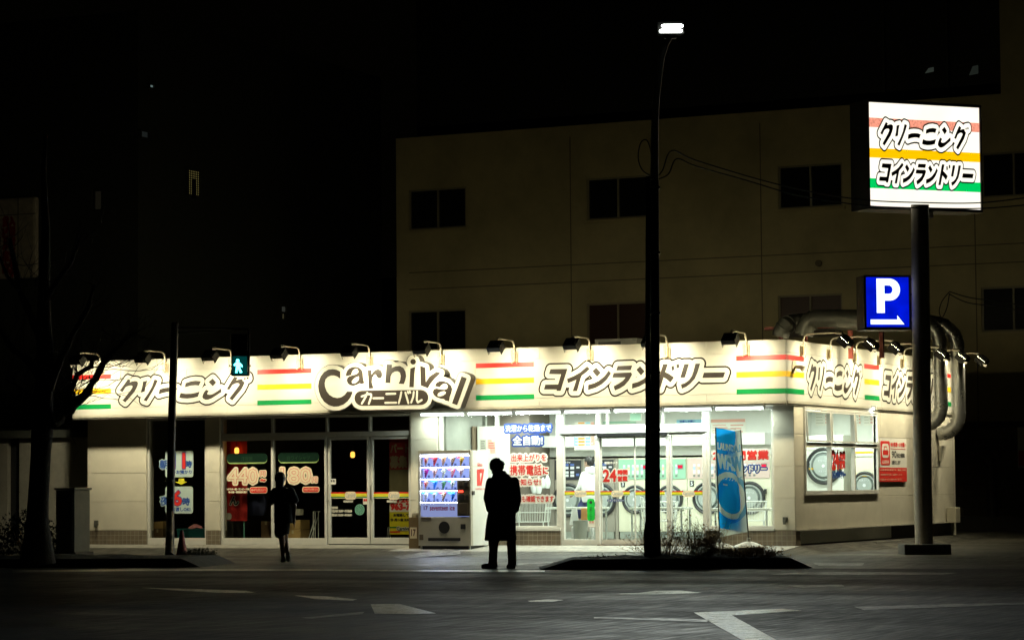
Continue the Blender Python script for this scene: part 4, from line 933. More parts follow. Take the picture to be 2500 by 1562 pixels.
q = MB(); c = onZ(1417,1314,.03); q.lathe([(.11,0),(.135,.02),(.15,.44),(.155,.445),(.14,.45),(.13,.03)], (fx(1417,1.2,1290),1.2,.03), 24); tag(q.build('waste_bin', mat('bin_grey', (.22,.23,.2), .45), smooth=True), 'grey round waste bin under the folding table by the door', 'bin')
t = thing('hanging_bags', (fx(1318,2.55,1180),2.58,1.1), 'bunch of white plastic bags hanging on the brown wall', 'bags'); 
for k in range(5):
    q = MB(); x = fx(1292+k*11,2.55,1180); h = .16+.05*((k*7)%3); zc = fz(1318,1172+4*((k*3)%4),2.55); n = 12; rings = []
    for i in range(7): 
        a = i/6; r = .012+.06*math.sin(a*2.5)**1.3; rings.append([(x+r*math.cos(2*math.pi*j/n)*(1+.15*math.sin(j*2.3+k)), 2.57+.5*r*math.sin(2*math.pi*j/n), zc+h*(.6-a*1.4)) for j in range(n)])
    q.loft(rings); q.build('bag', mat('bag_white', (.72,.75,.72), .35), t, smooth=True)
# wall notices
FM = lambda Y: (lambda u, v, d: (u, Y-d, v))
def poster(name, px, Y, label, draw, mats, th=.006):
    b = pb(*px, Y=Y); q = MB(); q.box(b[0],b[1],Y,Y+th,b[2],b[3],0); draw(q, b, FM(Y-.002)); return tag(q.build(name, mats), label, 'poster')
PM = [STK_W, STK_O, STK_B, STK_R, STK_GREY, mat('paper_blue', (.3,.6,.75), .6), mat('paper_salmon', (.75,.4,.32), .6), mat('paper_green', (.35,.6,.45), .6)]
def rows_(q, b, fn, n, m, x0=.1, x1=.9, y0=.1, y1=.75, dens=.45):
    W, H = b[1]-b[0], b[3]-b[2]
    for k in range(n):
        v = b[2]+H*(y0+(y1-y0)*(k+.5)/n); hh = H*(y1-y0)/n*dens/2; e = x1-.25*((k*37)%5)/5*(x1-x0); flat(q, [(b[0]+W*x0,v-hh),(b[0]+W*e,v-hh),(b[0]+W*e,v+hh),(b[0]+W*x0,v+hh)], fn, 0, m)
def blk_(q, b, fn, x0, x1, y0, y1, m, d=0): W, H = b[1]-b[0], b[3]-b[2]; flat(q, [(b[0]+W*x0,b[2]+H*y0),(b[0]+W*x1,b[2]+H*y0),(b[0]+W*x1,b[2]+H*y1),(b[0]+W*x0,b[2]+H*y1)], fn, d, m)
YP = YM+.008
poster('price_poster', (1402,1451,1029,1098), YM-.365, 'tall poster with orange and blue blocks above the taupe machines', lambda q,b,f: (blk_(q,b,f,.0,.18,.15,.5,5), blk_(q,b,f,.2,.52,.16,.98,1), blk_(q,b,f,.56,.8,.16,.98,5,.001), blk_(q,b,f,.82,1,.16,.98,6), rows_(q,b,FM(YM-.371),7,0,.06,.94,.18,.96,.4), rows_(q,b,f,2,4,.1,.8,.02,.14)), PM)
poster('price_poster', (1736,1821,1022,1068), YP, 'pink outlined price poster above the pink panel machines', lambda q,b,f: (blk_(q,b,f,.0,.98,.82,.98,6), rows_(q,b,f,5,6,.05,.5,.06,.74,.3), rows_(q,b,f,4,6,.56,.95,.06,.74,.4)), PM)
poster('notice_strip', (1652,1715,1024,1032), YP, 'blue notice strip with white lettering above the green dryers', lambda q,b,f: (blk_(q,b,f,0,1,0,1,5), text(q, '注意とお願い', (b[0]+(b[1]-b[0])*.12,b[0]+(b[1]-b[0])*.72,b[2]+.015,b[3]-.012), f, .003, 2, (), .003)), PM)
poster('notice_sheet', (1638,1716,1056,1068), YP-.37, 'white instruction sheet on the bulkhead over the green dryers', lambda q,b,f: rows_(q,b,f,2,4,.05,.95,.1,.9), PM)
poster('notice_strip', (1472,1553,1028,1039), YP, 'green headed notice above the door opening', lambda q,b,f: (blk_(q,b,f,0,1,.5,.98,7), rows_(q,b,f,1,4,.1,.6,.05,.4)), PM)
poster('notice_sheet', (1537,1566,1008,1027), 2.9, 'small pale green card hanging near the tubes', lambda q,b,f: blk_(q,b,f,.05,.95,.05,.95,7), PM)
t = thing('white_cabinet', (fx(1190,1.6),1.75,.03), 'tall white cabinet with notices inside the left laundry window', 'cabinet')
q = MB(); q.box(fx(1166,1.5),fx(1222,1.5),1.5,1.98,.03,fz(1190,1040,1.5)); q.build('body', M_MWHITE, t, bevel=.01)
q = MB(); b = pb(1190,1211,1072,1106,1.49); fq = FM(1.494); flat(q, [(b[0],b[2]+.1),(b[0]+.06,b[2]+.1),(b[0]+.06,b[2]),(b[1],b[2]),(b[1],b[3]-.05),(b[0]+.1,b[3]-.05),(b[0]+.1,b[3]),(b[0],b[3])], fq, 0, 0); rows_(q,b,FM(1.491),3,1,.15,.85,.3,.8,.3); b = pb(1172,1187,1072,1098,1.49); flat(q, rr(b,.004), fq, 0, 2); rows_(q,b,FM(1.491),4,3,.15,.85,.1,.9,.3)
q.build('notice', [PM[6], STK_R, STK_GREY, STK_K], t)
part('cabinet_side', mat('brown_post', (.2,.15,.1), .6), [(fx(1153,1.4),fx(1157,1.4),1.4,1.99,.03,fz(1155,1040,1.4))])
# upper pricing sheets behind the side window
for k, (a, b_) in enumerate(((288,398),(536,560),(578,652))):
    b = pb(a*.41+1850, b_*.41+1850, 780+575*.41, 780+685*.41, 5.48); q = MB(); q.box(b[0],b[1],6.08,6.095,b[2]+.2,b[3]+.2,0); f = FM(6.076); b = (b[0],b[1],b[2]+.2,b[3]+.2)
    blk_(q,b,f,0,1,.8,1,6); rows_(q,b,f,3,6,.55,.95,.08,.6,.6); rows_(q,b,f,4,4,.05,.45,.08,.7,.3)
    tag(q.build('price_sheet', PM), ['white and red price sheet in the left hopper pane of the side window','narrow red edged price sheet in the middle hopper pane','white and red price sheet in the right hopper pane of the side window'][k], 'poster')

# ================================================================== INSIDE THE DIM CLEANING SHOP
M_CARD = mat('cardboard', (.42,.27,.1), .75, var=.12); M_CARD2 = mat('cardboard_brown', (.2,.12,.06), .8, var=.12); M_TEALB = mat('teal_plastic', (.03,.26,.27), .45, var=.1)
def floorbox(name, px, Y, d, m, label, cat, tape=True):
    x0, x1, y0, y1 = px; X0, X1 = fx(x0,Y,y0), fx(x1,Y,y0); z1 = fz((x0+x1)/2,y0,Y); q = MB(); q.box(X0,X1,Y,Y+d,max(.028,fz(x0,y1,Y)),z1)
    if tape: q.box((X0+X1)/2-.03,(X0+X1)/2+.03,Y-.002,Y+d+.002,z1-.08,z1+.002,1)
    return tag(q.build(name, [m, mat('tape', (.5,.42,.25), .4)], bevel=.006), label, cat)
floorbox('cardboard_box', (696,733,1269,1292), .5, .4, M_CARD, 'upper yellow cardboard box of the stack behind the standing woman', 'box'); floorbox('cardboard_box', (696,733,1293,1316), .5, .4, M_CARD, 'lower yellow cardboard box of the stack behind the standing woman', 'box')
floorbox('cardboard_box', (637,661,1272,1316), .7, .45, M_CARD2, 'dark brown cardboard box behind the middle window post', 'box')
floorbox('cardboard_box', (371,398,1273,1290), .45, .3, M_CARD, 'yellow cardboard box behind the opening hours sticker, left of the post', 'box', False); floorbox('cardboard_box', (371,398,1290.6,1316), .45, .3, M_CARD2, 'dark box under the yellow box behind the opening hours sticker', 'box')
t = thing('laundry_basket', (fx(466,.6,1300),.7,.03), 'teal plastic basket holding a pink cloth behind the left window', 'basket')
q = MB(); X0,X1 = fx(432,.5,1300),fx(503,.5,1300); zt = fz(466,1290,.5)
for i in range(24): a = X0+(X1-X0)*i/24; q.box(a,a+(X1-X0)/24*.82,.5,.515,.03,zt-.03)
q.box(X0,X1,.516,.9,.03,zt-.05); q.box(X0-.01,X1+.01,.485,.91,zt-.03,zt); q.build('basket', M_TEALB, t)
q = MB(); n = 14; rings = []
for i in range(5):
    a = i/4; rings.append([(fx(474,.6,1285)+(.17*(1-a*.8))*math.cos(2*math.pi*j/n)*(1+.2*math.sin(3*j+i)), .65+.12*(1-a*.7)*math.sin(2*math.pi*j/n), zt+.005+.09*a+.02*math.sin(j*1.7+i)*(a < 1)) for j in range(n)])
q.loft(rings); q.build('cloth', mat('pink_cloth', (.6,.22,.25), .8), t, smooth=True)
# red banner
t = thing('red_banner', (fx(575,.35,1170),.36,1.3), 'dark red hanging banner with a white outlined hiragana character behind the 440 sticker', 'banner')
q = MB(); b = pb(546,602,1077,1271,.35); n = 12
for i in range(n): u0 = b[0]+(b[1]-b[0])*i/n; u1 = b[0]+(b[1]-b[0])*(i+1)/n; w0, w1 = .015*math.sin(i*1.2), .015*math.sin((i+1)*1.2); q.add([(u0,.36+w0,b[2]),(u1,.36+w1,b[2]),(u1,.36+w1,b[3]),(u0,.36+w0,b[3])], [(0,1,2,3)])
q.build('cloth', mat('banner_red', (.5,.015,.012), .7), t, smooth=True)
q = MB(); text(q, 'ん', pb(561,582,1211,1232,.33), FM(.335), 0, 1, ((.02,0),), .008); bb = pb(548,570,1240,1268,.33); flat(q, rr((bb[0],bb[1]-.05,bb[2],bb[3]-.1),.05), FM(.335), 0, 2); q.build('lettering', [STK_W, STK_K, STK_GREY], t)
q = MB(); n = 16; rings = []
for i in range(8):
    a = i/7; r = .24*(.55+.45*math.sin(.6+a*2.2)); rings.append([(fx(618,.6,1230)+r*math.cos(2*math.pi*j/n)*(1+.06*math.sin(3*j)), .75+.5*r*math.sin(2*math.pi*j/n), fz(618,1209,.6)-a*.42) for j in range(n)])
tag(q.loft(rings).build('garment_bag', mat('navy_cloth', (.02,.025,.07), .7), smooth=True), 'dark navy garment bundle hanging behind the 440 yen window', 'clothes')
q = MB(); q.cyl((fx(596,.4,1300),.4,.03),(fx(596,.4,1300),.4,fz(596,1252,.4)),.017,10); tag(q.build('pole', mat('teal_pole', (.16,.45,.36), .4)), 'thin teal pole standing behind the red banner', 'pole')
t = thing('garment_rack', (fx(770,.6,1300),.6,.03), 'white tubular folding garment rack behind the 180 yen window', 'rack')
q = MB()
for pts in ([(765,1316),(765,1248),(782,1248)], [(753,1316),(770,1262)], [(759,1316),(776,1262)], [(769.5,1316),(769.5,1250),(777,1249),(777.5,1316)]): q.tube([onY(x,y,.6) for x,y in pts], .009, 6)
q.build('tube_frame', M_WIRE, t)
q = MB(); b = pb(722,740,1242,1257,.55); q.box(b[0],b[1],.55,.56,b[2],b[3]); tag(q.build('paper_sheet', STK_GREY), 'small pale paper sheet behind the standing woman', 'paper')
for px, Y, l in (((578,1100),.22,'added orange glow for a lamp reflection at the red banner'), ((861,1110),2.4,'added orange glow for a lamp reflection at the shop door')):  # glass reflections of orange lamps, shaped here as added glowing bodies
    p = onY(*px, Y); t = thing('lamp_reflection', p, l, 'lamp reflection'); q = MB(); q.lathe([(.02,.07),(.045,.05),(.05,-.03),(.03,-.06)], p, 12); q.build('reflection_body', emission('reflection_glow', (1,.45,.07), 2.5), t, smooth=True); q = MB(); q.cyl((p[0],p[1],p[2]+.071),(p[0],p[1],2.755),.006,6); q.build('added_cord', M_RING, t)
# recruitment poster on the inside of the right door
t = thing('recruitment_poster', (-8.6,.12,1.2), 'red and yellow staff recruitment poster behind the right shop door', 'poster')
b = s2(1970,2203,235,1300); q = MB(); q.box(b[0],b[1],G+.02,G+.03,b[2],b[3],0); f = FM(G+.016); v = lambda y: fz(985, 1020+y*.21826)
flat(q, [(b[0],v(900)),(b[1],v(900)),(b[1],v(1050)),(b[0],v(1050))], f, 0, 1); flat(q, [(b[0],b[2]),(b[1],b[2]),(b[1],v(1051)),(b[0],v(1051))], f, 0, 2); flat(q, [(b[0],v(575)),(b[1],v(575)),(b[1],v(890)),(b[0],v(890))], f, 0, 5)
W = b[1]-b[0]
text(q, 'パート', (b[0]+.03,b[1]-.02,v(385),v(290)), f, .003, 6, (), .008); text(q, '募集', (b[0]+.02,b[0]+W*.85,v(555),v(425)), f, .003, 6, (), .012)
text(q, '0120', (b[0]+.04,b[1]-.01,v(940),v(895)), f, .003, 4, (), .01); text(q, '963-7', (b[0]+.03,b[1]-.01,v(1025),v(955)), f, .003, 4, (), .012); text(q, 'お電話して', (b[0]+.09,b[1]-.04,v(1100),v(1070)), f, .003, 3, (), .004); text(q, '日 月〜金 8:30', (b[0]+.03,b[1]-.02,v(1152),v(1122)), f, .003, 3, (), .004)
for y0, y1, m in ((1215,1230,7),(1265,1282,4)): flat(q, [(b[0],v(y1)),(b[0]+W*.5,v(y1)),(b[0]+W*.5,v(y0)),(b[0],v(y0))], f, .003, m)
text(q, 'Carnival', (b[0]+W*.35,b[1]-.01,v(1255),v(1215)), f, .006, 3, ((.014,1),), .003)
q.build('sheet', [mat('poster_dark_red', (.35,.02,.015), .5), STK_W, mat('poster_yellow', (.75,.62,.02), .5), STK_K, STK_R, mat('poster_brown', (.12,.1,.05), .5), mat('poster_tan', (.35,.25,.14), .5), GRN], t)
q = MB(); ux = fx(950,.3,1300); q.tube([(ux-.06,.3,.03),(ux-.03,.3,.36),(ux,.3,.36),(ux+.04,.3,.03)], .006, 5); q.tube([(ux-.06,.36,.03),(ux-.03,.36,.36)], .006, 5); tag(q.build('wire_stand', M_WIRE), 'thin wire umbrella stand inside the right shop door', 'stand')

# ================================================================== VENDING MACHINE AND BIN
YV = -.95; VX0, VX1 = fx(1021,YV,1220), fx(1149,YV,1220); VZ0 = gz(YV)+.02; VZ1 = fz(1085,1099,YV)
vm = thing('vending_machine', ((VX0+VX1)/2, YV+.4, VZ0), 'ice cream vending machine with lit window of cones, beside the laundry entrance', 'vending machine')
vp = lambda *b: pb(b[0]*.17857+1010, b[1]*.17857+1010, b[2]*.17857+1080, b[3]*.17857+1080, YV)
FV = lambda u, v, d: (u, YV-.002-d, v)
M_VB = mat('vending_front', (.5,.47,.39), .45, metal=.1, var=.06); M_VS = mat('vending_side', (.72,.73,.68), .4, var=.03)
wb = vp(95,752,160,1008)
q = MB(); q.box(VX0,wb[0]-.012,YV,YV+.1,VZ0+.06,VZ1); q.box(wb[1]+.012,VX1,YV,YV+.1,VZ0+.06,VZ1); q.box(wb[0]-.012,wb[1]+.012,YV,YV+.1,VZ0+.06,wb[2]-.012); q.box(wb[0]-.012,wb[1]+.012,YV,YV+.1,wb[3]+.012,VZ1)
q.build('front_panel', M_VB, vm, bevel=.006)
q = MB(); q.box(VX0+.003,VX1-.003,YV+.101,YV+.8,VZ0+.06,VZ1-.004); q.build('cabinet', M_VS, vm, bevel=.006)
q = MB(); q.box(VX0+.05,VX1-.06,YV+.06,YV+.7,VZ0-.02,VZ0+.058); q.build('plinth', M_LAMPBODY, vm)
for x in (VX0+.05, VX1-.04): q = MB(); q.cyl((x,YV+.03,VZ0-.03),(x,YV+.03,VZ0+.058),.02,10); q.build('foot', M_STEEL, vm)
VLIT = emission('vending_backlight', (.36,.47,1.0), .95); VSTRIP = emission('vending_strip', (.72,.82,1.0), 40.0); VLOGO = emission('vending_logo_panel', (.42,.5,.95), .55)
q = MB(); q.add([FV(wb[0],wb[2],-.095),FV(wb[1],wb[2],-.095),FV(wb[1],wb[3],-.095),FV(wb[0],wb[3],-.095)], [(0,1,2,3)]); q.build('back_panel', VLIT, vm)
q = MB()
for y in (322,484,640,800): b = vp(95,752 if y < 500 else 590,y-5,y+5); q.box(b[0],b[1],YV-.0,YV+.09,b[2],b[3],0)
for y in (326,488,645,806,168): b = vp(95,752 if y < 500 else 590,y,y+7); q.box(b[0],b[1],YV-.004,YV+.012,b[2]-.016,b[2]-.003,1)
q.build('shelf', [mat('shelf_blue', (.1,.14,.45), .3), VSTRIP], vm)
for r_, y_ in enumerate((172,335,497,657)):
    b = vp(100,748 if r_ < 2 else 586,y_-4,y_); ld = bpy.data.lights.new('shelf_light', 'AREA'); ld.shape = 'RECTANGLE'; ld.size = b[1]-b[0]; ld.size_y = .02; ld.energy = 2.6; ld.color = (.8,.88,1.0)
    lo = bpy.data.objects.new('shelf_light', ld); COL.objects.link(lo); lo.parent = vm; lo.matrix_parent_inverse = wmat(vm).inverted(); lo.location = ((b[0]+b[1])/2, YV-.02, b[3]-.004); lo.rotation_euler = Vector((0,.6,-.8)).to_track_quat('-Z','Y').to_euler()
cols = {'n':(.03,.04,.18),'r':(.6,.03,.04),'o':(.75,.4,.2),'c':(.75,.55,.35),'g':(.75,.45,.05),'p':(.3,.01,.2),'k':(.72,.4,.35),'y':(.55,.62,.4),'w':(.75,.75,.72),'m':(.65,.08,.15),'b':(.02,.22,.75),'d':(.05,.18,.08),'u':(.35,.5,.8),'x':(.22,.1,.04),'s':(.45,.42,.45)}
CM = {k: mat('pack_'+k, v, .5) for k, v in cols.items()}
spec = [('cr','rr','oo','xc','gg'),('pp','kk','yw','mk','sk'),('cr','bb','dd','wy'),('ws','us','xc','bb')]; labs = ['nrosr','nknmk','nbnb','bbrb']
for r, row in enumerate(spec):
    yt = (172,335,497,657)[r]
    for i, c in enumerate(row):
        xc = (150,268,388,512,632)[i]; b = vp(xc-48,xc+48,yt+30,yt+145); cx = (b[0]+b[1])/2+.006; H = b[3]-b[2]; yy = YV+.055; n = 10
        q = MB(); tilt = .02
        q.tube([(cx-tilt,yy,b[2]+.004),(cx,yy,b[2]+H*.5),(cx+tilt,yy,b[3])], [.013,.028,.043], n, 0)
        for k in range(3): z = b[2]+H*(.35+.2*k); q.tube([(cx-.02-.006*k,yy-.026-.005*k,z),(cx+.026+.006*k,yy-.026-.005*k,z+.035)], .0085, 5, 1)
        b2 = vp(xc-48,xc+40,yt,yt+40); q.add([(b2[0],yy-.03,b2[2]),(b2[1],yy-.03,b2[2]+.008),(b2[1],yy-.03,b2[3]),(b2[0],yy-.03,b2[3])], [(0,1,2,3)], 2)
        b3 = vp(xc+38,xc+62,yt+112,yt+142); q.box(b3[0],b3[1],yy-.04,yy-.02,b3[2],b3[3],3)
        q.build('ice_cream_sample', [CM[c[0]], CM[c[1]], CM[labs[r][i]], BTNB], vm)
q = MB(); b = vp(100,592,818,1004); q.box(b[0],b[1],YV+.004,YV+.09,b[2],b[3],0)
text(q, '17', vp(140,190,868,918), FV, .0, 1, (), .004); text(q, 'seventeen ice', vp(222,560,858,925), FV, .0, 2, (), .0035)
q.build('logo_panel', [VLOGO, mat('logo_purple', (.2,.03,.22), .5), mat('logo_crimson', (.4,.01,.06), .5)], vm)
q = MB(); b = vp(594,756,500,1004); q.box(b[0],b[1],YV+.001,YV+.09,b[2],b[3],0)
for bb, m in (((612,668,525,590),1),((692,748,535,600),2),((612,695,705,780),2),((712,752,712,780),2),((610,735,825,975),1)): b = vp(*bb); q.box(b[0],b[1],YV-.012,YV+.0,b[2],b[3],m)
q.build('payment_panel', [mat('payment_bronze', (.16,.14,.1), .4, metal=.3), mat('payment_dark', (.09,.07,.05), .4), M_RING], vm, bevel=.003)
q = MB(); b = vp(612,676,652,682); q.box(b[0],b[1],YV-.008,YV+.0,b[2],b[3]); q.build('price_display', emission('display_red', (1,.06,.03), 3.0), vm)
q = MB(); b = vp(345,492,1075,1240); disc(q, ((b[0]+b[1])/2,(b[2]+b[3])/2), (b[3]-b[2])/2, YV-.01, YV+.01, 0); q.build('outlet_flap', M_RING, vm)
q = MB(); b = vp(645,708,1112,1180); q.box(b[0],b[1],YV-.012,YV,b[2],b[3]); q.build('coin_return', M_RING, vm)
for nm, bb, m_ in (('base_slot', (200,640,1300,1342), M_RING), ('maker_plate', (80,132,1255,1330), mat('plate_brown', (.14,.11,.08), .5)), ('name_plate', (105,240,1020,1048), MATS['plate_brown'])):
    q = MB(); b = vp(*bb); q.box(b[0],b[1],YV-.006,YV,b[2],b[3]); q.build(nm, m_, vm)
FVS = lambda u, v, d: (VX1-.001+d, u, v); vs = lambda *b: ps(b[0]*.17857+1010, b[1]*.17857+1010, b[2]*.17857+1080, b[3]*.17857+1080, VX1)
q = MB(); text(q, 'Glico', vs(868,940,280,320), FVS, .002, 0, (), .003); text(q, '1', vs(868,905,372,580), FVS, .002, 0, (), .012); text(q, '7', vs(905,960,372,580), FVS, .002, 0, (), .02); text(q, 'seventeen ice', vs(845,972,612,645), FVS, .002, 0)
q.box(VX1,VX1+.002,YV+.1,YV+.8,fz(1160,1138,YV),fz(1160,1138,YV)+.004,1); q.build('side_lettering', [mat('logo_red', (.7,.06,.05), .5), STK_GREY], vm)
q = MB(); b = vs(795,822,660,715); q.box(VX1,VX1+.025,b[0],b[1],b[2],b[3]); q.build('lock', M_RING, vm, bevel=.004)
YN = -.7; X0, X1 = fx(1001,YN,1290), fx(1020,YN,1290); zt = fz(1010,1262,YN)
t = thing('recycling_bin', ((X0+X1)/2,YN+.2,gz(YN)), 'brown waste box with round top hole beside the vending machine', 'bin')
q = MB(); q.box(X0-.03,X1+.02,YN,YN+.4,gz(YN)-.01,zt); q.build('body', mat('bin_brown', (.2,.14,.07), .55, var=.1), t, bevel=.01)
q = MB(); q.lathe([(.13,0),(.14,.03),(.12,.08),(.07,.1)], ((X0+X1)/2,YN+.2,zt), 20); q.build('lid', mat('bin_lid', (.3,.28,.22), .4), t, smooth=True)
q = MB(); b = (X0,X1-.02,zt-.42,zt-.2); f = FM(YN-.003); flat(q, rr(b,.005), f, 0, 0); text(q, '17', (b[0]+.03,b[1]-.03,b[2]+.05,b[3]-.04), f, .003, 1, (), .004); q.build('sticker', [STK_CREAM, mat('bin_mark', (.1,.04,.03), .5)], t)

# ================================================================== PEOPLE
def body(name, segs, m, parent, voxel=.009, smooth_it=6):
    """tapered limbs fused into one skin"""
    bm = bmesh.new()
    for p, q_, r0, r1 in segs:
        p, q_ = Vector(p), Vector(q_); d = q_-p; L = max(d.length, 1e-4); R = d.to_track_quat('Z', 'Y').to_matrix().to_4x4() if d.length > 1e-4 else Matrix.Identity(4)
        prof = [(r0*math.cos(a), -r0*math.sin(a)) for a in np.linspace(1.5, 0, 5)]+[(r1*math.cos(a), L+r1*math.sin(a)) for a in np.linspace(0, 1.5, 5)]
        n = 12; vs_ = []
        for (r, h) in prof: vs_.append([bm.verts.new((Matrix.Translation(p) @ R) @ Vector((r*math.cos(2*math.pi*j/n), r*math.sin(2*math.pi*j/n), h))) for j in range(n)])
        for i in range(len(vs_)-1):
            for j in range(n): bm.faces.new((vs_[i][j], vs_[i][(j+1)%n], vs_[i+1][(j+1)%n], vs_[i+1][j]))
        bm.faces.new(vs_[0][::-1]); bm.faces.new(vs_[-1])
    return _fuse(name, bm, m, parent, voxel, smooth_it)
def cloth(name, rings, extra, m, parent, voxel=.011, smooth_it=5):
    """garment: stacked ellipses (cx, cy, rx, ry, z) plus sleeves"""
    bm = bmesh.new(); n = 28; vs_ = []
    for cx, cy, rx, ry, z in rings: vs_.append([bm.verts.new((cx+rx*math.copysign(abs(math.cos(2*math.pi*j/n))**.85, math.cos(2*math.pi*j/n)), cy+ry*math.sin(2*math.pi*j/n), z+.012*math.sin(j*1.35)*(1 if z < rings[0][4]+.05 else 0))) for j in range(n)])
    for i in range(len(vs_)-1):
        for j in range(n): bm.faces.new((vs_[i][j], vs_[i][(j+1)%n], vs_[i+1][(j+1)%n], vs_[i+1][j]))
    bm.faces.new(vs_[0][::-1]); bm.faces.new(vs_[-1])
    for p, q_, r0, r1 in extra:
        p, q_ = Vector(p), Vector(q_); d = q_-p; L = d.length; R = d.to_track_quat('Z', 'Y').to_matrix().to_4x4(); k = 12; vv = []
        prof = [(r0*math.cos(a), -r0*math.sin(a)) for a in np.linspace(1.5, 0, 4)]+[(r1*math.cos(a), L+r1*math.sin(a)*.5) for a in np.linspace(0, 1.5, 4)]
        for (r, h) in prof: vv.append([bm.verts.new((Matrix.Translation(p) @ R) @ Vector((r*math.cos(2*math.pi*j/k), r*math.sin(2*math.pi*j/k), h))) for j in range(k)])
        for i in range(len(vv)-1):
            for j in range(k): bm.faces.new((vv[i][j], vv[i][(j+1)%k], vv[i+1][(j+1)%k], vv[i+1][j]))
        bm.faces.new(vv[0][::-1]); bm.faces.new(vv[-1])
    return _fuse(name, bm, m, parent, voxel, smooth_it)
def _fuse(name, bm, m, parent, voxel, it):
    bmesh.ops.recalc_face_normals(bm, faces=bm.faces[:]); me = bpy.data.meshes.new(name); bm.to_mesh(me); bm.free()
    o = bpy.data.objects.new(name, me); COL.objects.link(o)
    r = o.modifiers.new('r', 'REMESH'); r.mode = 'VOXEL'; r.voxel_size = voxel
    s = o.modifiers.new('s', 'SMOOTH'); s.factor = .5; s.iterations = it
    dg = bpy.context.evaluated_depsgraph_get(); m2 = bpy.data.meshes.new_from_object(o.evaluated_get(dg)); bpy.data.objects.remove(o)
    m2.materials.clear(); m2.materials.append(m); 
    for p in m2.polygons: p.use_smooth = True; p.material_index = 0
    m2.name = name; o = bpy.data.objects.new(name, m2); COL.objects.link(o); o.parent = parent; return o
def hand(w, d, side, palm=(0,-.2,-1)):
    """five bent fingers from wrist w along direction d; side = direction of the thumb"""
    w, d, s = Vector(w), Vector(d).normalized(), Vector(side).normalized(); n = d.cross(s).normalized(); out = [(w, w+d*.075, .024, .03)]
    for k, (off, L) in enumerate(((-.028,.06),(-.009,.075),(.01,.08),(.028,.07))):
        a = w+d*.085+s*off; b = a+d*L*.5; c = b+(d*.8+n*.45).normalized()*L*.5; out += [(a-d*.02, b, .0095, .009), (b, c, .009, .0075)]
    a = w+d*.03+s*.028; b = a+(d*.6+s*.7).normalized()*.04; out += [(a, b, .012, .01), (b, b+(d*.95+s*.1).normalized()*.032, .01, .008)]
    return out
SKIN = mat('skin', (.42,.26,.19), .55); HAIR = mat('hair_black', (.012,.01,.009), .5); AZ = -YAW
def head(c, f, r=.088):
    """skull, jaw, nose, ears looking along f"""
    c, f = Vector(c), Vector(f).normalized(); up = Vector((0,0,1)); s = f.cross(up).normalized(); u = s.cross(f).normalized()
    return [(c+u*.03-f*.015, c+u*.03+f*.01, r, r*.95), (c-u*.03+f*.035, c-u*.085+f*.055, r*.72, .042), (c-u*.005+f*.1, c-u*.03+f*.113, .012, .016), (c+s*.083-u*.02, c+s*.086+u*.015, .015, .018), (c-s*.083-u*.02, c-s*.086+u*.015, .015, .018),
            (c+s*.033+u*.012+f*.083, c+s*.036+u*.012+f*.083, .013, .013), (c-s*.033+u*.012+f*.083, c-s*.036+u*.012+f*.083, .013, .013), (c-s*.02-u*.062+f*.087, c+s*.02-u*.062+f*.087, .009, .009)]
# ---- man in the long coat, waiting at the kerb with bowed head
g = onZ(1226, 1387, -.15); man = thing('person', g, 'person in long black coat and brown trousers standing at the kerb with bowed head', 'person', rz=AZ)
def local(root): root_m = root
f_m = Vector((-.62,.62,-.42))
hc = Vector((-.085,.03,1.615))
sg = head(hc, f_m)+[((.0,.02,1.40),(-.06,.03,1.56),.062,.055),((0,0,.95),(.02,0,1.22),.11,.115),((.02,0,1.22),(.02,.0,1.36),.115,.1),((-.17,0,1.39),(.2,0,1.39),.055,.055),
 ((-.08,0,.92),(-.13,.02,.5),.095,.065),((-.13,.02,.5),(-.145,.02,.09),.062,.042),((.1,0,.92),(.15,0,.5),.095,.065),((.15,0,.5),(.165,.01,.09),.062,.042),
 ((-.13,.03,.05),(-.28,.07,.035),.045,.036),((.165,-.01,.05),(.1,.15,.035),.045,.036),
 ((-.18,0,1.39),(-.235,-.02,1.12),.058,.045),((-.235,-.02,1.12),(-.17,.05,.95),.042,.03),((.2,0,1.38),(.26,-.02,1.12),.055,.042),((.26,-.02,1.12),(.19,.04,.95),.042,.03)]
sg += hand((-.17,.05,.95),(.55,.25,-1),(.5,-.3,0))+hand((.19,.04,.95),(-.6,.25,-1),(-.5,-.3,0))
body('body', sg, SKIN, man)
COAT = mat('coat_black', (.012,.012,.012), .85, bump=.2, bscale=200)
cloth('coat', [(-.022,.0,.262,.17,.45),(-.02,.0,.25,.165,.6),(-.012,.0,.238,.16,.78),(.01,0,.22,.15,.95),(.02,0,.215,.15,1.1),(.022,0,.225,.15,1.28),(.025,0,.225,.135,1.39),(.02,.01,.15,.11,1.47),(.0,.02,.1,.09,1.5)],
 [((-.18,0,1.40),(-.235,-.02,1.14),.072,.062),((-.235,-.02,1.14),(-.19,.08,.94),.062,.06),((.215,0,1.40),(.26,-.02,1.12),.074,.064),((.26,-.02,1.12),(.215,.06,.93),.064,.062),((-.09,.02,1.49),(.07,.0,1.49),.06,.06),((-.08,.06,1.53),(.05,-.04,1.53),.045,.05),((.0,.03,1.50),(.11,-.02,1.47),.05,.05)], COAT, man)
TRO = mat('trousers_brown', (.3,.215,.13), .8, bump=.2, bscale=120)
cloth('trousers', [(-.15,.01,.078,.085,.06),(-.15,.012,.068,.08,.12),(-.14,.012,.072,.085,.3),(-.12,.01,.1,.11,.6),(-.08,0,.11,.12,.88)], [((.163,.0,.1),(.15,0,.5),.069,.08),((.15,0,.5),(.1,0,.88),.088,.11),((.163,.0,.07),(.163,.0,.12),.072,.07)], TRO, man)
SHOE = mat('shoe_dark', (.07,.06,.05), .5)
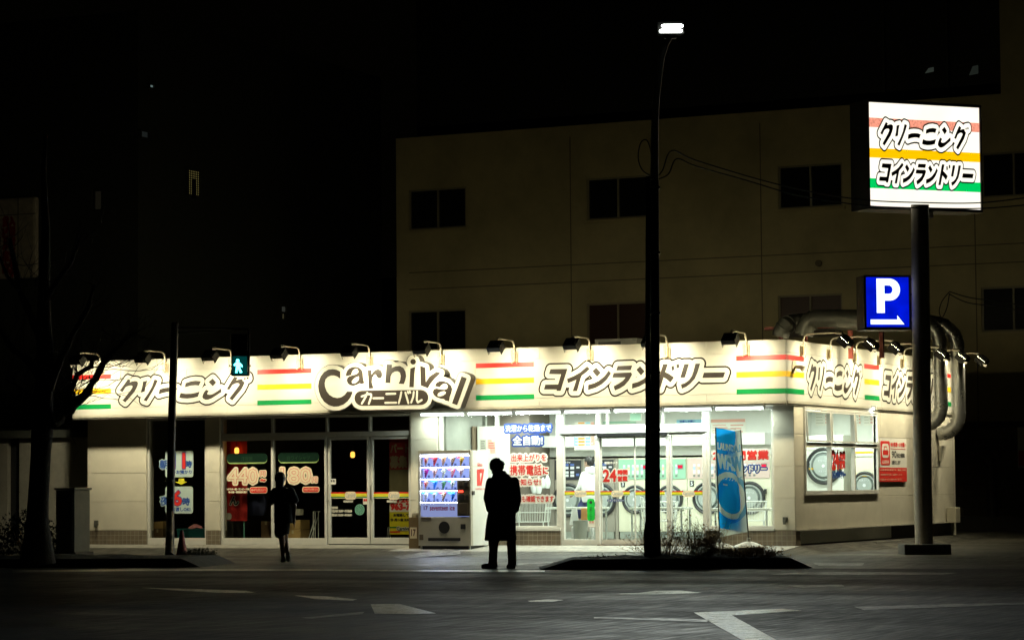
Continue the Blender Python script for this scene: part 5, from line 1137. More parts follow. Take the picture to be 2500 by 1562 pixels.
for a, b in (((-.125,.03,.045),(-.3,.075,.035)), ((.17,-.02,.045),(.105,.15,.035))): body('shoe', [(a, b, .056, .042), ((a[0],a[1],.03),(b[0],b[1],.022),.05,.034), (a, (a[0],a[1],.09), .054, .05)], SHOE, man, .008)
hs = [(hc+Vector((.02,-.01,.035)), hc+Vector((.0,.0,.06)), .112, .112), (hc+Vector((.04,-.03,-.02)), hc+Vector((.05,-.03,-.06)), .075, .05)]
rnd = random.Random(3)
for k in range(26):
    a = rnd.uniform(0, 6.28); e = rnd.uniform(-.25, 1.2); d = Vector((math.cos(a)*math.cos(e), math.sin(a)*math.cos(e), math.sin(e)))
    if d.dot(f_m) > .45 and d.z < .5: continue
    p = hc+Vector((.012,-.004,.045))+d*.1; hs.append((p, p+d*.01+Vector((rnd.uniform(-.02,.02),rnd.uniform(-.02,.02),-.025)), .032, .018))
body('hair', hs, HAIR, man, .008, 3)
# ---- young person in a loose T-shirt and shorts, walking to the shop
g = onZ(692, 1372, -.15); wom = thing('person', g, 'person in loose dark T-shirt and shorts walking towards the price windows, arm hanging', 'person', rz=AZ)
hc = Vector((-.06,.03,1.475)); f_w = Vector((-.25,.95,-.1))
sg = head(hc, f_w, .082)+[((-.03,0,1.3),(-.05,.02,1.42),.05,.046),((-.02,0,.86),(0,0,1.1),.095,.1),((0,0,1.1),(-.01,0,1.23),.1,.09),((-.14,0,1.26),(.12,0,1.26),.05,.05),
 ((-.02,.02,.82),(.02,.1,.42),.085,.058),((.02,.1,.42),(.085,-.03,.13),.055,.034),((-.05,0,.82),(-.03,.0,.42),.085,.058),((-.03,.0,.42),(-.005,.02,.08),.055,.034),
 ((.085,-.03,.11),(.085,.08,.06),.036,.03),((-.005,.01,.04),(-.03,.14,.02),.036,.028),
 ((.14,0,1.27),(.205,.0,1.0),.045,.036),((.205,.0,1.0),(.19,.05,.78),.034,.024),((-.16,0,1.26),(-.215,.05,1.05),.045,.036),((-.215,.05,1.05),(-.13,.23,1.2),.034,.025)]
sg += hand((.19,.05,.78),(-.05,.1,-1),(-.2,.9,0))+hand((-.13,.23,1.2),(.5,.3,.7),(.6,.2,-.5))
body('body', sg, SKIN, wom)
TEE = mat('tee_navy', (.014,.018,.028), .85, bump=.2, bscale=150)
cloth('t_shirt', [(.0,0,.168,.125,.70),(.0,0,.165,.125,.85),(.0,0,.165,.125,1.0),(-.005,0,.175,.125,1.15),(-.01,0,.19,.115,1.25),(-.02,0,.14,.09,1.315),(-.03,.005,.065,.06,1.345)], [((.13,0,1.27),(.215,.0,1.08),.075,.075),((.2,0,1.11),(.228,.0,1.075),.07,.062),((-.15,0,1.26),(-.205,.04,1.09),.075,.072)], TEE, wom)
cloth('shorts', [(-.0,.05,.1,.1,.50),(-.0,.04,.11,.11,.58),(-.015,.02,.145,.125,.74),(-.015,0,.14,.12,.82)], [((-.065,.0,.52),(-.05,0,.78),.1,.11)], mat('shorts_black', (.012,.012,.014), .85), wom)
SH2 = mat('shoe_pale', (.3,.28,.2), .6)
body('shoe', [((.088,-.045,.1),(.085,.09,.05),.05,.036),((.088,-.045,.06),(.085,.09,.035),.042,.03),((.088,-.04,.1),(.088,-.035,.16),.046,.042)], SH2, wom, .008); body('shoe', [((-.005,.0,.04),(-.035,.15,.02),.05,.036),((-.005,.02,.05),(-.005,.02,.1),.046,.042)], SH2, wom, .008)
body('hair', [(hc+Vector((0,-.015,.03)), hc+Vector((0,0,.045)), .1, .098), (hc+Vector((.005,-.045,-.02)), hc+Vector((.01,-.05,-.085)), .082, .06)], HAIR, wom, .008, 3)
q = MB(); q.box(.118,.15,-.03,.1,.70,.87); o = q.build('pouch', mat('pouch_teal', (.03,.14,.12), .35), None, bevel=.01); o.parent = wom
# ---- person in the white hoodie inside
YH = 2.25; Xh, Zh = fx(1443,YH,1300), .03; inn = thing('person', (Xh,YH,Zh), 'person in white hooded sweatshirt and patterned navy shorts at the table inside the laundry', 'person', rz=AZ)
hc = Vector((-.03,.04,1.60)); f_i = Vector((-.8,.6,-.1))
sg = head(hc, f_i, .086)+[((0,0,1.38),(-.02,.02,1.54),.055,.05),((0,0,.92),(.0,0,1.2),.11,.115),((0,0,1.2),(0,0,1.33),.115,.1),((-.14,.05,1.37),(.17,-.05,1.37),.06,.06),
 ((.04,0,.9),(.03,.0,.48),.09,.06),((.03,.0,.48),(.015,-.02,.08),.056,.036),((-.1,.05,.9),(-.26,.12,.5),.09,.06),((-.26,.12,.5),(-.36,.02,.08),.056,.036),
 ((.01,-.03,.05),(-.09,.06,.035),.042,.034),((-.36,.02,.05),(-.47,.1,.035),.042,.034),((-.14,.05,1.36),(-.22,.1,1.1),.05,.042),((-.22,.1,1.1),(-.33,.28,.98),.04,.028),((.17,-.05,1.36),(.2,-.02,1.08),.05,.042),((.2,-.02,1.08),(.05,.24,1.0),.04,.028)]
sg += hand((-.33,.28,.98),(-.5,.8,-.4),(.6,.4,0))+hand((.05,.24,1.0),(-.6,.8,-.3),(-.6,-.4,.2))
body('body', sg, SKIN, inn)
HOOD = mat('hoodie_white', (.78,.78,.76), .85, bump=.15, bscale=90)
cloth('hoodie', [(-.01,.02,.17,.14,.80),(-.005,.01,.185,.15,.9),(0,0,.185,.155,1.05),(0,0,.185,.15,1.2),(.01,0,.18,.135,1.32),(.01,0,.13,.11,1.41),(.0,.0,.085,.085,1.46)], [((-.13,.05,1.36),(-.21,.1,1.12),.075,.068),((-.21,.1,1.12),(-.3,.24,1.0),.066,.05),((.16,-.05,1.36),(.2,-.02,1.08),.078,.07),((.2,-.02,1.08),(.07,.2,1.01),.068,.052),((.03,-.06,1.45),(.0,-.1,1.40),.09,.08),((-.06,0,1.47),(.08,-.03,1.47),.06,.06)], HOOD, inn)
cloth('shorts', [(.03,.0,.1,.1,.52),(.02,.0,.12,.12,.66),(-.02,.02,.16,.13,.86)], [((-.24,.11,.56),(-.09,.05,.86),.1,.11)], mat('shorts_navy', (.03,.035,.12), .8, var=.85, scale=9), inn)
for a in ((.015,-.02),(-.36,.02)): body('sock', [((a[0],a[1],.08),(a[0]+.005,a[1]+.01,.27),.043,.05)], mat('sock_white', (.75,.75,.72), .8), inn, .009)
SH3 = mat('shoe_white', (.6,.6,.55), .6)
for a, b in (((.015,-.035,.045),(-.1,.065,.035)), ((-.355,.015,.045),(-.475,.1,.035))): body('shoe', [(a, b, .052, .04), (a, (a[0],a[1],.08), .05, .046)], SH3, inn, .008)
body('hair', [(hc+Vector((.02,-.015,.035)), hc+Vector((.01,0,.05)), .1, .1), (hc+Vector((.045,-.04,-.01)), hc+Vector((.05,-.04,-.06)), .07, .05)], HAIR, inn, .008, 3)
q = MB(); n = 14; rings = []
for i in range(6):
    a = i/5; rings.append([(fx(1402,1.35,1240)+(.05+.05*a)*math.cos(2*math.pi*j/n)*(1+.15*math.sin(3*j)), 1.36+.04*math.sin(2*math.pi*j/n), fz(1402,1238,1.35)-.35*a) for j in range(n)])
tag(q.loft(rings).build('laundry_bag', mat('cloth_white', (.7,.7,.66), .8), smooth=True), 'white cloth bag hanging from the end of the folding table', 'bag')
q = MB(); rings = [[(x-.0*a, y-.02*math.sin(i), z) for x,y,z in r] for i, r in enumerate(rings)]
q = MB(); b = pb(1419,1434,1240,1272,1.38); q.box(b[0],b[1],1.36,1.40,b[2],b[3]); tag(q.build('folded_towel', mat('towel_orange', (.6,.3,.1), .85), bevel=.015), 'orange towel hanging over the table edge', 'towel')

# ================================================================== BANNERS ON WATER BASES
M_FPOLE = mat('banner_pole', (.1,.09,.08), .4); M_BASE = mat('base_white', (.66,.65,.58), .5, var=.08)
def banner(name, label, base_px, top_px, YF, w, face, mark, flip, H=1.85, curl=(.33, 2.2), ang=0.0):
    bx = fx(base_px, YF, 1325); zb = gz(YF); topp = onY(top_px[0], top_px[1], YF); t = thing(name, (bx,YF,zb), label, 'banner', 'laundry banners')
    q = MB(); n = 8; R0 = .3
    rings = [[(bx+r*math.cos(2*math.pi*j/n+.39), YF+r*.8*math.sin(2*math.pi*j/n+.39), zb+h) for j in range(n)] for r, h in ((.29,.0),(.31,.03),(.31,.09),(.27,.12),(.13,.17),(.06,.19))]
    q.loft(rings); q.lathe([(.035,.18),(.035,.26)], (bx,YF,zb), 10); q.build('water_base', M_BASE, t, bevel=.008)
    P0 = Vector((bx,YF,zb+.2)); P1 = Vector(topp); q = MB(); q.tube([P0, P1], .012, 8); q.build('pole', M_FPOLE, t)
    ax = (P1-P0).normalized(); er = Vector((math.cos(AZ+ang), math.sin(AZ+ang), 0)); ef = Vector((-er.y, er.x, 0))
    def plan(u):                                                 # cloth seen from above: straight, then curling away
        s0, k = curl
        if u < s0: return u, .015*math.sin(u*14)
        a = (u-s0)*k; return s0+math.sin(a)/k, .015*math.sin(s0*14)+(1-math.cos(a))/k
    def fnC(u, v, d):
        a, b = plan(u); a2, b2 = plan(u+.004); tx, ty = a2-a, b2-b; l = math.hypot(tx, ty); nx, ny = ty/l, -tx/l
        wv = .034*math.sin(v*4.3+u*7)*min(1, u*6)*(1+.5*math.sin(v*2.1)); p = P1+ax*(v-H)+er*(a+nx*d)+ef*(b+wv+ny*d); p += er*(.05*(1-v/H)*min(1, u*4)); p.z -= .2*u; return p
    U = (lambda u: w-u) if flip else (lambda u: u)
    q = MB(); q.tube([P1-ax*.02, P1-ax*.03+er*min(w,.38)], .006, 6); q.build('cross_arm', M_FPOLE, t)
    nu, nv = 80, 280; us = (np.arange(nu)+.5)*w/nu; vs_ = (np.arange(nv)+.5)*H/nv; X, Y = np.meshgrid([U(u) for u in us], vs_); ink = np.zeros(X.shape, bool)
    for s_, u0, u1, v0, v1, bold in (('LAUNDRY', .03, w-.04, H-.40, H-.27, .005), ('WASH', .02, w-.03, H-.75, H-.48, .012), ('コインランドリー', .03, w-.03, H-.95, H-.85, .003)):
        V, f, seg = text_fit(s_, u0, u1, v0, v1); ink |= sdf(np.array([V[a] for a, b in seg]), np.array([V[b] for a, b in seg]), X, Y) < bold
    th = np.arctan2((Y-.64)/1.35, (X-w*.45)/.9); rd_ = np.hypot((X-w*.45)/.9, (Y-.64)/1.35); ink |= (rd_ > .25) & (rd_ < .325) & ((th > .2) | (th < -.35)) & ~((th > 2.9) | (th < -2.95))
    ink |= (np.abs(X-w*.28) < .035) & (np.abs(Y-.83) < .012)
    q = MB()
    for i in range(nu+1):
        for j in range(nv+1): q.v.append(tuple(fnC(w*i/nu, H*j/nv, 0)))
    for i in range(nu):
        for j in range(nv): q.f.append([i*(nv+1)+j, (i+1)*(nv+1)+j, (i+1)*(nv+1)+j+1, i*(nv+1)+j+1]); q.m.append(int(ink[j,i]))
    q.build('cloth', [face, mark], t, smooth=True, fixn=False); return t
def cloth_mat(name, col, tr=.5):
    """thin banner cloth that lets part of the light through"""
    m = mat(name, col, .8); t = m.node_tree; b = t.nodes['Principled BSDF']; tl = t.nodes.new('ShaderNodeBsdfTranslucent'); tl.inputs['Color'].default_value = (*col, 1)
    mx = t.nodes.new('ShaderNodeMixShader'); mx.inputs['Fac'].default_value = tr; t.links.new(b.outputs['BSDF'], mx.inputs[1]); t.links.new(tl.outputs['BSDF'], mx.inputs[2]); t.links.new(mx.outputs['Shader'], t.nodes['Material Output'].inputs['Surface']); return m
FB = cloth_mat('flag_blue', (.01,.36,.95), .6); FGY = cloth_mat('flag_grey', (.5,.53,.45), .5); FMK = cloth_mat('flag_mark', (.75,.82,.78), .55); FMK2 = cloth_mat('flag_mark_blue', (.13,.3,.42), .5)
banner('feather_banner', 'bright blue banner reading laundry wash on a white water base, in front of the window', 1757, (1747,1043), -1.35, .47, FB, FMK, False, 1.87, (.27, 8.0))
banner('feather_banner', 'grey banner seen from its back beside the blue one, on a white water base', 1828, (1808,1049), -1.15, .5, FGY, FMK2, False, 1.9, (.05, 1.2), 2.75)

# ================================================================== KERB ISLANDS, PLANTS, POSTS AT THE STREET
KERB = mat('kerb_concrete', (.12,.115,.1), .85, var=.3, scale=6, bump=.3, bscale=50); SOIL = mat('soil', (.035,.028,.02), .95, var=.4, scale=12, bump=.6, bscale=40)
def island(front, depth, h, name='traffic_island'):
    a, b = [Vector(onZ(x, y, -.15)) for x, y in front]; d = (b-a).normalized(); n = Vector((-d.y, d.x, 0)); n = n if n.y > 0 else -n; L = (b-a).length
    low = [a, b, b+n*depth, a+n*depth*.8]; top = [a+d*.55+n*.02, b-d*.35+n*.02, b-d*.35+n*(depth-.02), a+d*.55+n*(depth*.8-.02)]
    q = MB(); q.v = [tuple(p) for p in low]+[tuple(p+Vector((0,0,h))) for p in top]+[tuple(p+Vector((0,0,h))) for p in top]
    for i in range(4): q.f.append([i,(i+1)%4,4+(i+1)%4,4+i]); q.m.append(0)
    c = sum(top, Vector())/4; inner = [c+(p-c)*.94+Vector((0,0,h)) for p in top]; bb = len(q.v); q.v += [tuple(p) for p in inner]
    for i in range(4): q.f.append([4+i,4+(i+1)%4,bb+(i+1)%4,bb+i]); q.m.append(0)
    m = 14; g0 = len(q.v)                                        # mounded soil
    for i in range(m+1):
        for j in range(5):
            s_, t_ = i/m, j/4; p = (inner[0]*(1-s_)+inner[1]*s_)*(1-t_)+(inner[3]*(1-s_)+inner[2]*s_)*t_; e = math.sin(math.pi*s_)*math.sin(math.pi*t_); p = p+Vector((0,0,(.05+.03*math.sin(i*1.9+j))*e)); q.v.append(tuple(p))
    for i in range(m):
        for j in range(4): q.f.append([g0+i*5+j, g0+(i+1)*5+j, g0+(i+1)*5+j+1, g0+i*5+j+1]); q.m.append(1)
    return tag(q.build(name, [KERB, SOIL]), kind='structure'), a, d, n, L
isl, ia, idr, inn_, iL = island(((1315,1391),(1985,1386)), 2.0, .165)
isl2, ja, jdr, jn_, jL = island(((-260,1386),(490,1384)), 2.2, .15)
DRY = mat('dry_stem', (.4,.25,.11), .8, var=.4, scale=30); WEED = mat('weed_green', (.05,.055,.02), .8, var=.4, scale=30)
def shrub(name, label, cat, c, rx, ry, h, n, m, seed, spread=.8, w=.0032, clump=False):
    rd = random.Random(seed); t = thing(name, c, label, cat); q = MB(); tw = MB(); c = Vector([float(k) for k in c])
    for k in range(n):
        a = rd.uniform(0, 6.283); r = math.sqrt(rd.random()); b = c+Vector((rx*r*math.cos(a)*.7, ry*r*math.sin(a)*.7, 0)); hh = h*rd.uniform(.35, 1)*(1-.45*r*r); lean = Vector((math.cos(a)*rx*spread*rd.uniform(.1,1)*r, math.sin(a)*ry*spread*rd.uniform(.1,1)*r, hh)); side = Vector((rd.uniform(-1,1), rd.uniform(-1,1), 0))*hh*.42
        pts = [b, b+lean*.35+side*.4, b+lean*.7+side*.9, b+lean+side*1.1+Vector((0,0,-hh*.12*rd.random()))]
        q.tube(pts, [w*1.3, w, w*.8, w*.3], 3, 0, False)
        for e in range(rd.randint(3, 7)):
            p = pts[1].lerp(pts[3], rd.random()); d = Vector((rd.uniform(-1,1), rd.uniform(-1,1), rd.uniform(-.1,1)))*hh*rd.uniform(.1,.3); tw.tube([p, p+d*.6+Vector((0,0,.01)), p+d], [w*.7,w*.5,w*.25], 3, 0, False)
            if rd.random() < .5:
                f = p+d; s_ = Vector((rd.uniform(-1,1), rd.uniform(-1,1), rd.uniform(-1,1)))*.022; u_ = Vector((rd.uniform(-1,1), rd.uniform(-1,1), rd.uniform(-1,1)))*.012; tw.add([f, f+s_+u_, f+s_*2, f+s_-u_], [(0,1,2,3)])
    q.build('stems', m, t, fixn=False); tw.build('twigs', m, t, fixn=False); return t
def on_isl(px, py, a=None): return onZ(px, py, .0)
P = lambda x, off: (lambda b: (b[0], b[1], .0))(onZ(x-62*off, 1389, -.15)+np.array(inn_)*off)
shrub('dry_shrub', 'tall tangled dry brown shrub on the kerb island beside the lamp post', 'shrub', P(1690,1.0), .42, .45, .8, 170, DRY, 1, 1.2)
shrub('dry_shrub', 'dense dark dry shrub in front of the left banner base', 'shrub', P(1765,.8), .26, .35, .72, 190, DRY, 2, .8)
shrub('dry_shrub', 'thin wispy dry shrub in front of the blue banner, right of the dense one', 'shrub', P(1822,1.1), .2, .3, .75, 55, DRY, 3, 1.0)
shrub('dry_weeds', 'low reddish dry weeds at the right end of the kerb island', 'weeds', P(1905,.9), .38, .5, .24, 260, DRY, 4, 1.2)
shrub('dry_weeds', 'few short weeds on the left part of the kerb island', 'weeds', P(1540,.8), .3, .4, .07, 40, WEED, 5, 1.2)
shrub('dry_weeds', 'dark weeds at the foot of the traffic cone', 'weeds', onZ(482,1360,-.05), .28, .3, .2, 150, WEED, 6, 1.2)
LEAF = mat('hedge_leaf', (.02,.026,.012), .6, var=.4, scale=20)
def bush(label, c, rx, ry, h, n, seed):
    rd = random.Random(seed); t = thing('evergreen_bush', c, label, 'bush'); q = MB(); c = Vector([float(k) for k in c])
    for k in range(n):
        a = rd.uniform(0,6.283); e = math.acos(rd.uniform(-.2,1)); r = rd.uniform(.55,1)**.5*(1+.18*math.sin(3*a+seed)); p = c+Vector((rx*r*math.sin(e)*math.cos(a), ry*r*math.sin(e)*math.sin(a), h*(.12+.88*r*max(0,math.cos(e)))))
        s_ = Vector((rd.gauss(0,1), rd.gauss(0,1), rd.gauss(0,1))).normalized(); u_ = s_.orthogonal().normalized(); L = rd.uniform(.02,.045); q.add([p-s_*L, p+u_*L*.4, p+s_*L, p-u_*L*.4], [(0,1,2,3)])
    q.build('foliage', LEAF, t, fixn=False); q = MB()
    for k in range(9): a = k*.7; q.tube([c, c+Vector((rx*.5*math.cos(a), ry*.5*math.sin(a), h*.7))], [.015,.006], 5)
    q.build('stems', DRY, t)
bush('dark evergreen bush around the foot of the street tree', (lambda g: (g[0], g[1], -.02))(onZ(-45,1384,-.15)+np.array((.2,1.0,0))), .62, .5, .8, 2200, 11)
# ---- street tree
tr = onZ(92,1374,-.03); DT = float(np.dot(tr-CAM, FW)); BARK = mat('bark', (.06,.048,.038), .9, var=.35, scale=14, bump=.7, bscale=30)
t = thing('street_tree', tr, 'bare pollarded street tree with knobbly branches crossing the left end of the sign band', 'tree')
tp = lambda x, y, e=0.0: Vector(atd(x, y, DT+e))
z1p = lambda x, y, e=0.0: tp(x*.41, 780+y*.41, e)
q = MB(); q.tube([Vector(tr), z1p(222,1200), z1p(232,1000), z1p(243,800), z1p(252,640), z1p(262,560)], [.3,.185,.17,.165,.185,.17], 12)
q.tube([z1p(258,600), z1p(262,400,.1), z1p(268,200,.1), z1p(262,0,.2), tp(108,700,.2), tp(112,560,.3), tp(106,430,.2), tp(112,330,.2)], [.17,.16,.15,.13,.1,.075,.05,.03], 10)
q.build('trunk', BARK, t, smooth=True)
rd = random.Random(5); limbs = [
 [(300,610,.13),(370,560,.11),(445,508,.095),(520,432,.068),(570,350,.055),(610,268,.055),(650,220,.045),(705,165,.038),(745,120,.028),(800,80,.016)],
 [(440,512,.06),(420,470,.05),(432,400,.04),(455,330,.038),(500,300,.034),(542,278,.038),(548,240,.022)],
 [(280,420,.14),(330,300,.11),(390,180,.09),(450,60,.07),(520,-60,.05),(560,-200,.03)],
 [(240,330,.1),(160,240,.08),(80,180,.06),(20,90,.05),(-40,0,.03)],
 [(255,100,.12),(180,-20,.09),(120,-160,.07),(90,-330,.06),(60,-480,.04)],
 [(262,-100,.1),(340,-230,.07),(420,-330,.06),(470,-470,.035)],
 [(240,520,.06),(160,440,.045),(90,380,.03),(30,350,.02)],
 [(110,-170,.05),(40,-260,.04),(-20,-420,.03)]]
lm = MB(); tips = []
for li, L in enumerate(limbs):
    e = rd.uniform(-.6,.6); P_ = [z1p(x, y, e*k/len(L)) for k, (x, y, r) in enumerate(L)]; R_ = [r*(1 if li < 2 else .7) for *_, r in L]
    pp, rr_ = [], []
    for k in range(len(P_)-1):
        for s_ in range(3):
            f = s_/3; pp.append(P_[k].lerp(P_[k+1], f)+Vector((rd.uniform(-1,1),rd.uniform(-1,1),rd.uniform(-1,1)))*R_[k]*.18); rr_.append((R_[k]*(1-f)+R_[k+1]*f)*(rd.uniform(.85,1.25)))
    pp.append(P_[-1]); rr_.append(R_[-1]); b = MB(); b.tube(pp, rr_, 8); b.build('branch', BARK, t, smooth=True)
    for k in range(2, len(pp)): tips.append((pp[k], li))
tw = MB()
def twig(p, d, L, r, lev):
    pts = [p]; cur = d.normalized()
    for k in range(5): cur = (cur+Vector((rd.uniform(-1,1),rd.uniform(-.6,.6),rd.uniform(-.6,.9)))*.33).normalized(); pts.append(pts[-1]+cur*L/5)
    tw.tube(pts, [r*(1-.15*k) for k in range(6)], 4, 0, False)
    if lev > 0:
        for k in range(2, 6):
            if rd.random() < .6: twig(pts[k], (cur+Vector((rd.uniform(-1,1),rd.uniform(-.5,.5),rd.uniform(-.4,1)))).normalized(), L*.55, r*.6, lev-1)
for p, li in tips:
    for k in range(2 if rd.random() < .75 else 1):
        d = Vector((rd.uniform(-.6,1.1), rd.uniform(-.5,.5), rd.uniform(-.5,1))) if li < 2 else Vector((rd.uniform(-1,1), rd.uniform(-.5,.5), rd.uniform(-.3,1)))
        twig(p, d, rd.uniform(.35,.95), .008, 1)
for px in ((605,285),(640,290),(520,440),(615,300)): twig(z1p(*px), Vector((1,.1,.15)), 1.0, .008, 2)
tw.build('twigs', BARK, t, fixn=False)
# ---- signal post with walking signal
DP = 51.3; t = thing('signal_post', onZ(414,1366,-.13), 'dark slim signal post in front of the left shop window', 'post')
POLE_M = mat('pole_dark', (.05,.05,.045), .38, metal=.3, var=.2); pp = lambda x, y, d=DP: Vector(atd(x, y, d))
g = onZ(414,1372,-.15); g[2] = -.05
def along(p0, px): return pp(*px, float(np.dot(np.array(p0)-CAM, FW)))
DP = float(np.dot(g-CAM, FW))
q = MB(); q.tube([g, pp(416,1250), pp(420,1000), pp(427,790)], [.085,.075,.072,.068], 14); q.tube([pp(427,790), pp(427,786)], [.075,.05], 14); q.build('pole', POLE_M, t, smooth=True)
q = MB()
for y in (1172,1215,1262): c = pp(415+.02*(1172-y),y); q.tube([c-Vector((0,0,.015)), c+Vector((0,0,.015))], .083, 14)
q.build('band', mat('band_steel', (.2,.2,.18), .35, metal=.7), t)
q = MB(); q.tube([pp(427,800), pp(520,801), pp(606,803), pp(608,812), pp(608,892)], .018, 8); q.tube([pp(427,812), pp(520,808)], .014, 6); q.build('arm', POLE_M, t, smooth=True)
sg_ = thing('walking_signal', pp(586,918), 'black pedestrian signal head with glowing blue green walking figure', 'traffic signal')
M_SIG = mat('signal_black', (.012,.013,.013), .4)
R3 = Matrix(((RT[0],-_up[0]*0-math.sin(YAW)*-1*0+0,0),(0,0,0),(0,0,0)))
Rz = Matrix.Rotation(AZ, 3, 'Z'); sc = pp(586,866); PXM = FPX/DP
w_, h_ = 46/PXM, 107/PXM
q = MB(); q.obox(sc+Rz@Vector((0,.09,0)), (w_,.16,h_), Rz); q.build('housing', M_SIG, sg_, bevel=.03)
q = MB()
for zc in (.25,-.25):
    cz = sc+Rz@Vector((0,0,h_*zc)); q.obox(cz+Rz@Vector((0,-.05,h_*.22)), (w_*.86,.16,.015), Rz)
    for s in (-1,1): q.obox(cz+Rz@Vector((s*w_*.42,-.04,h_*.03)), (.012,.13,h_*.36), Rz)
q.build('visor', M_SIG, sg_)
q = MB()
for s in (-1,1): q.tube([pp(586+s*23,893), pp(586+s*26.5,893)], .022, 10)
q.build('hinge', M_SIG, sg_)
q = MB(); c = sc+Rz@Vector((0,.006,-h_*.25)); q.obox(c, (w_*.8,.006,h_*.42), Rz, 0); c = sc+Rz@Vector((0,.006,h_*.25)); q.obox(c, (w_*.8,.006,h_*.42), Rz, 1)
q.build('lens', [emission('lens_teal_glow', (.0,.35,.33), .12), M_SIG], sg_)
fig = [(1938,205),(1975,203),(2008,232),(2014,262),(1996,256),(1985,240),(1988,275),(2010,318),(1985,328),(1966,288),(1956,290),(1954,326),(1930,324),(1938,272),(1940,240),(1918,250),(1912,230)]
q = MB(); fn = lambda x, y, d: pp(160+x*.2149, 840+y*.2149)-Vector([float(k) for k in FW])*(.035+d)
q.add([fn(x,y,0) for x,y in fig], [list(range(len(fig)))]); q.add([fn(x,y,.001) for x,y in circ(1958,186,19,14)], [list(range(14))]); q.build('walking_figure', emission('signal_green_blue', (.16,.95,1.0), 4.5), sg_, fixn=False)
# ---- traffic cone
g = onZ(444,1362,-.13); c = Vector(g); t = thing('traffic_cone', c, 'dull red traffic cone half hidden behind the signal post', 'traffic cone')
q = MB(); q.lathe([(.12,.03),(.11,.06),(.03,.5),(.02,.52)], c, 16); q.build('cone', mat('cone_red', (.3,.035,.02), .6, var=.2), t, smooth=True); q = MB(); q.box(c.x-.17,c.x+.17,c.y-.17,c.y+.17,c.z,c.z+.03); q.build('base', mat('cone_base', (.12,.03,.02), .7), t, bevel=.01)
# ---- street lamp
gl = onZ(1594,1378,-.1); gl[2] = .0; DL = float(np.dot(gl-CAM, FW)); lp = lambda x, y, e=0.0: Vector(atd(x, y, DL+e))
t = thing('street_lamp', gl, 'tall dark street lamp with flared foot and curved arm carrying a bright white lamp', 'street lamp')
CONC = mat('lamp_pole_dark', (.045,.045,.042), .5, metal=.2, var=.25, scale=5, bump=.25, bscale=40)
q = MB(); q.tube([lp(1593,1366), lp(1594,1340), lp(1597,1290), lp(1599,1200), lp(1599,900), lp(1598,640), lp(1598,440)], [.165,.13,.1,.082,.078,.074,.07], 16); q.build('pole', CONC, t, smooth=True)
q = MB(); q.tube([lp(1598,439), lp(1599,300), lp(1602,240), lp(1608,190), lp(1615,140), lp(1625,108), lp(1632,97), lp(1636,90)], [.066,.06,.058,.056,.053,.05,.047,.04], 12); q.build('arm', mat('lamp_arm_steel', (.42,.42,.36), .38, metal=.6), t, smooth=True)
q = MB(); q.tube([lp(1584,1366,-.1), lp(1583,1300,-.1), lp(1584,1270,-.1), lp(1581,1180,-.1), lp(1582,1000,-.1), lp(1581,800,-.1), lp(1582,600,-.1), lp(1583,430,-.1)], [.075,.08,.055,.042,.04,.04,.04,.038], 12)
for k in range(70): y = 830+k*6.2; q.tube([lp(1575.5,y,-.14), lp(1588.5,y+3.2,-.14)], .008, 4)
q.build('cable_conduit', mat('conduit_black', (.02,.02,.02), .55, bump=.3, bscale=30), t)
q = MB()
for y in (458,617,764,909,1050,1150): c = lp(1599,y); q.tube([c-Vector((0,0,.02)), c+Vector((0,0,.02))], .09, 16); q.obox(lp(1592,y,-.12), (.06,.03,.035), Rz)
q.build('band', mat('band_shiny', (.5,.5,.52), .2, metal=.9), t)
q = MB()
for a, b in ((1614,1664),):
    c = lp(1637,74); q.obox(c+Vector((0,0,.02)), (.42,.3,.05), Rz@Matrix.Rotation(math.radians(50),3,'X')); q.obox(lp(1636,90), (.2,.1,.07), Rz)
hd = q.build('lamp_head', POLE_M, t, bevel=.01)
M_LED = emission('led_panel', (.93,1.0,.95), 12.0); TI = Rz@Matrix.Rotation(math.radians(50),3,'X')
for (x, y, hw) in ((1640.5,65.5,.175), (1637,77.5,.185)):
    q = MB(); c = lp(x,y)-Vector([float(k) for k in FW])*.1; pl = [(hw*sx*(1-.16*(abs(k)/3)**2), .034*k/3) for sx, ks in ((1,range(-3,4)),(-1,range(3,-4,-1))) for k in ks]
    q.slab(pl, -.006, .006, lambda u, v, d: c+TI@Vector((u, v, d))); q.build('led_panel', M_LED, hd)
ld = bpy.data.lights.new('street_beam', 'SPOT'); ld.energy = P_STREET*10; ld.color = (.92,1.0,.93); ld.spot_size = math.radians(66); ld.spot_blend = .9; ld.shadow_soft_size = .12
lo = bpy.data.objects.new('street_beam', ld); COL.objects.link(lo); lo.parent = hd; lo.location = lp(1638,80)-Vector([float(k) for k in FW])*.25; lo.rotation_euler = Vector((7.5, -21.0, -9.4)).to_track_quat('-Z', 'Y').to_euler()
CAB = mat('cable_black', (.012,.012,.012), .5)
def cable(pts, label, r=.011, d=DL):
    q = MB(); P_ = [Vector(atd(x, y, d)) for x, y in pts]; pp_ = []
    for k in range(len(P_)-1):
        p0, p1, p2, p3 = P_[max(k-1,0)], P_[k], P_[k+1], P_[min(k+2,len(P_)-1)]
        for s_ in range(6): u = s_/6; pp_.append(.5*((2*p1)+(p2-p0)*u+(2*p0-5*p1+4*p2-p3)*u*u+(3*p1-p0-3*p2+p3)*u**3))
    pp_.append(P_[-1]); return tag(q.tube(pp_, r, 6).build('overhead_cable', CAB, smooth=True), label, 'cable', 'overhead cables')
cable([(1606,430),(1618,415),(1640,368),(1700,392),(1897,450),(2088,486),(2262,495),(2397,495),(2520,481)], 'upper overhead cable from the lamp post across the foot of the lit sign')
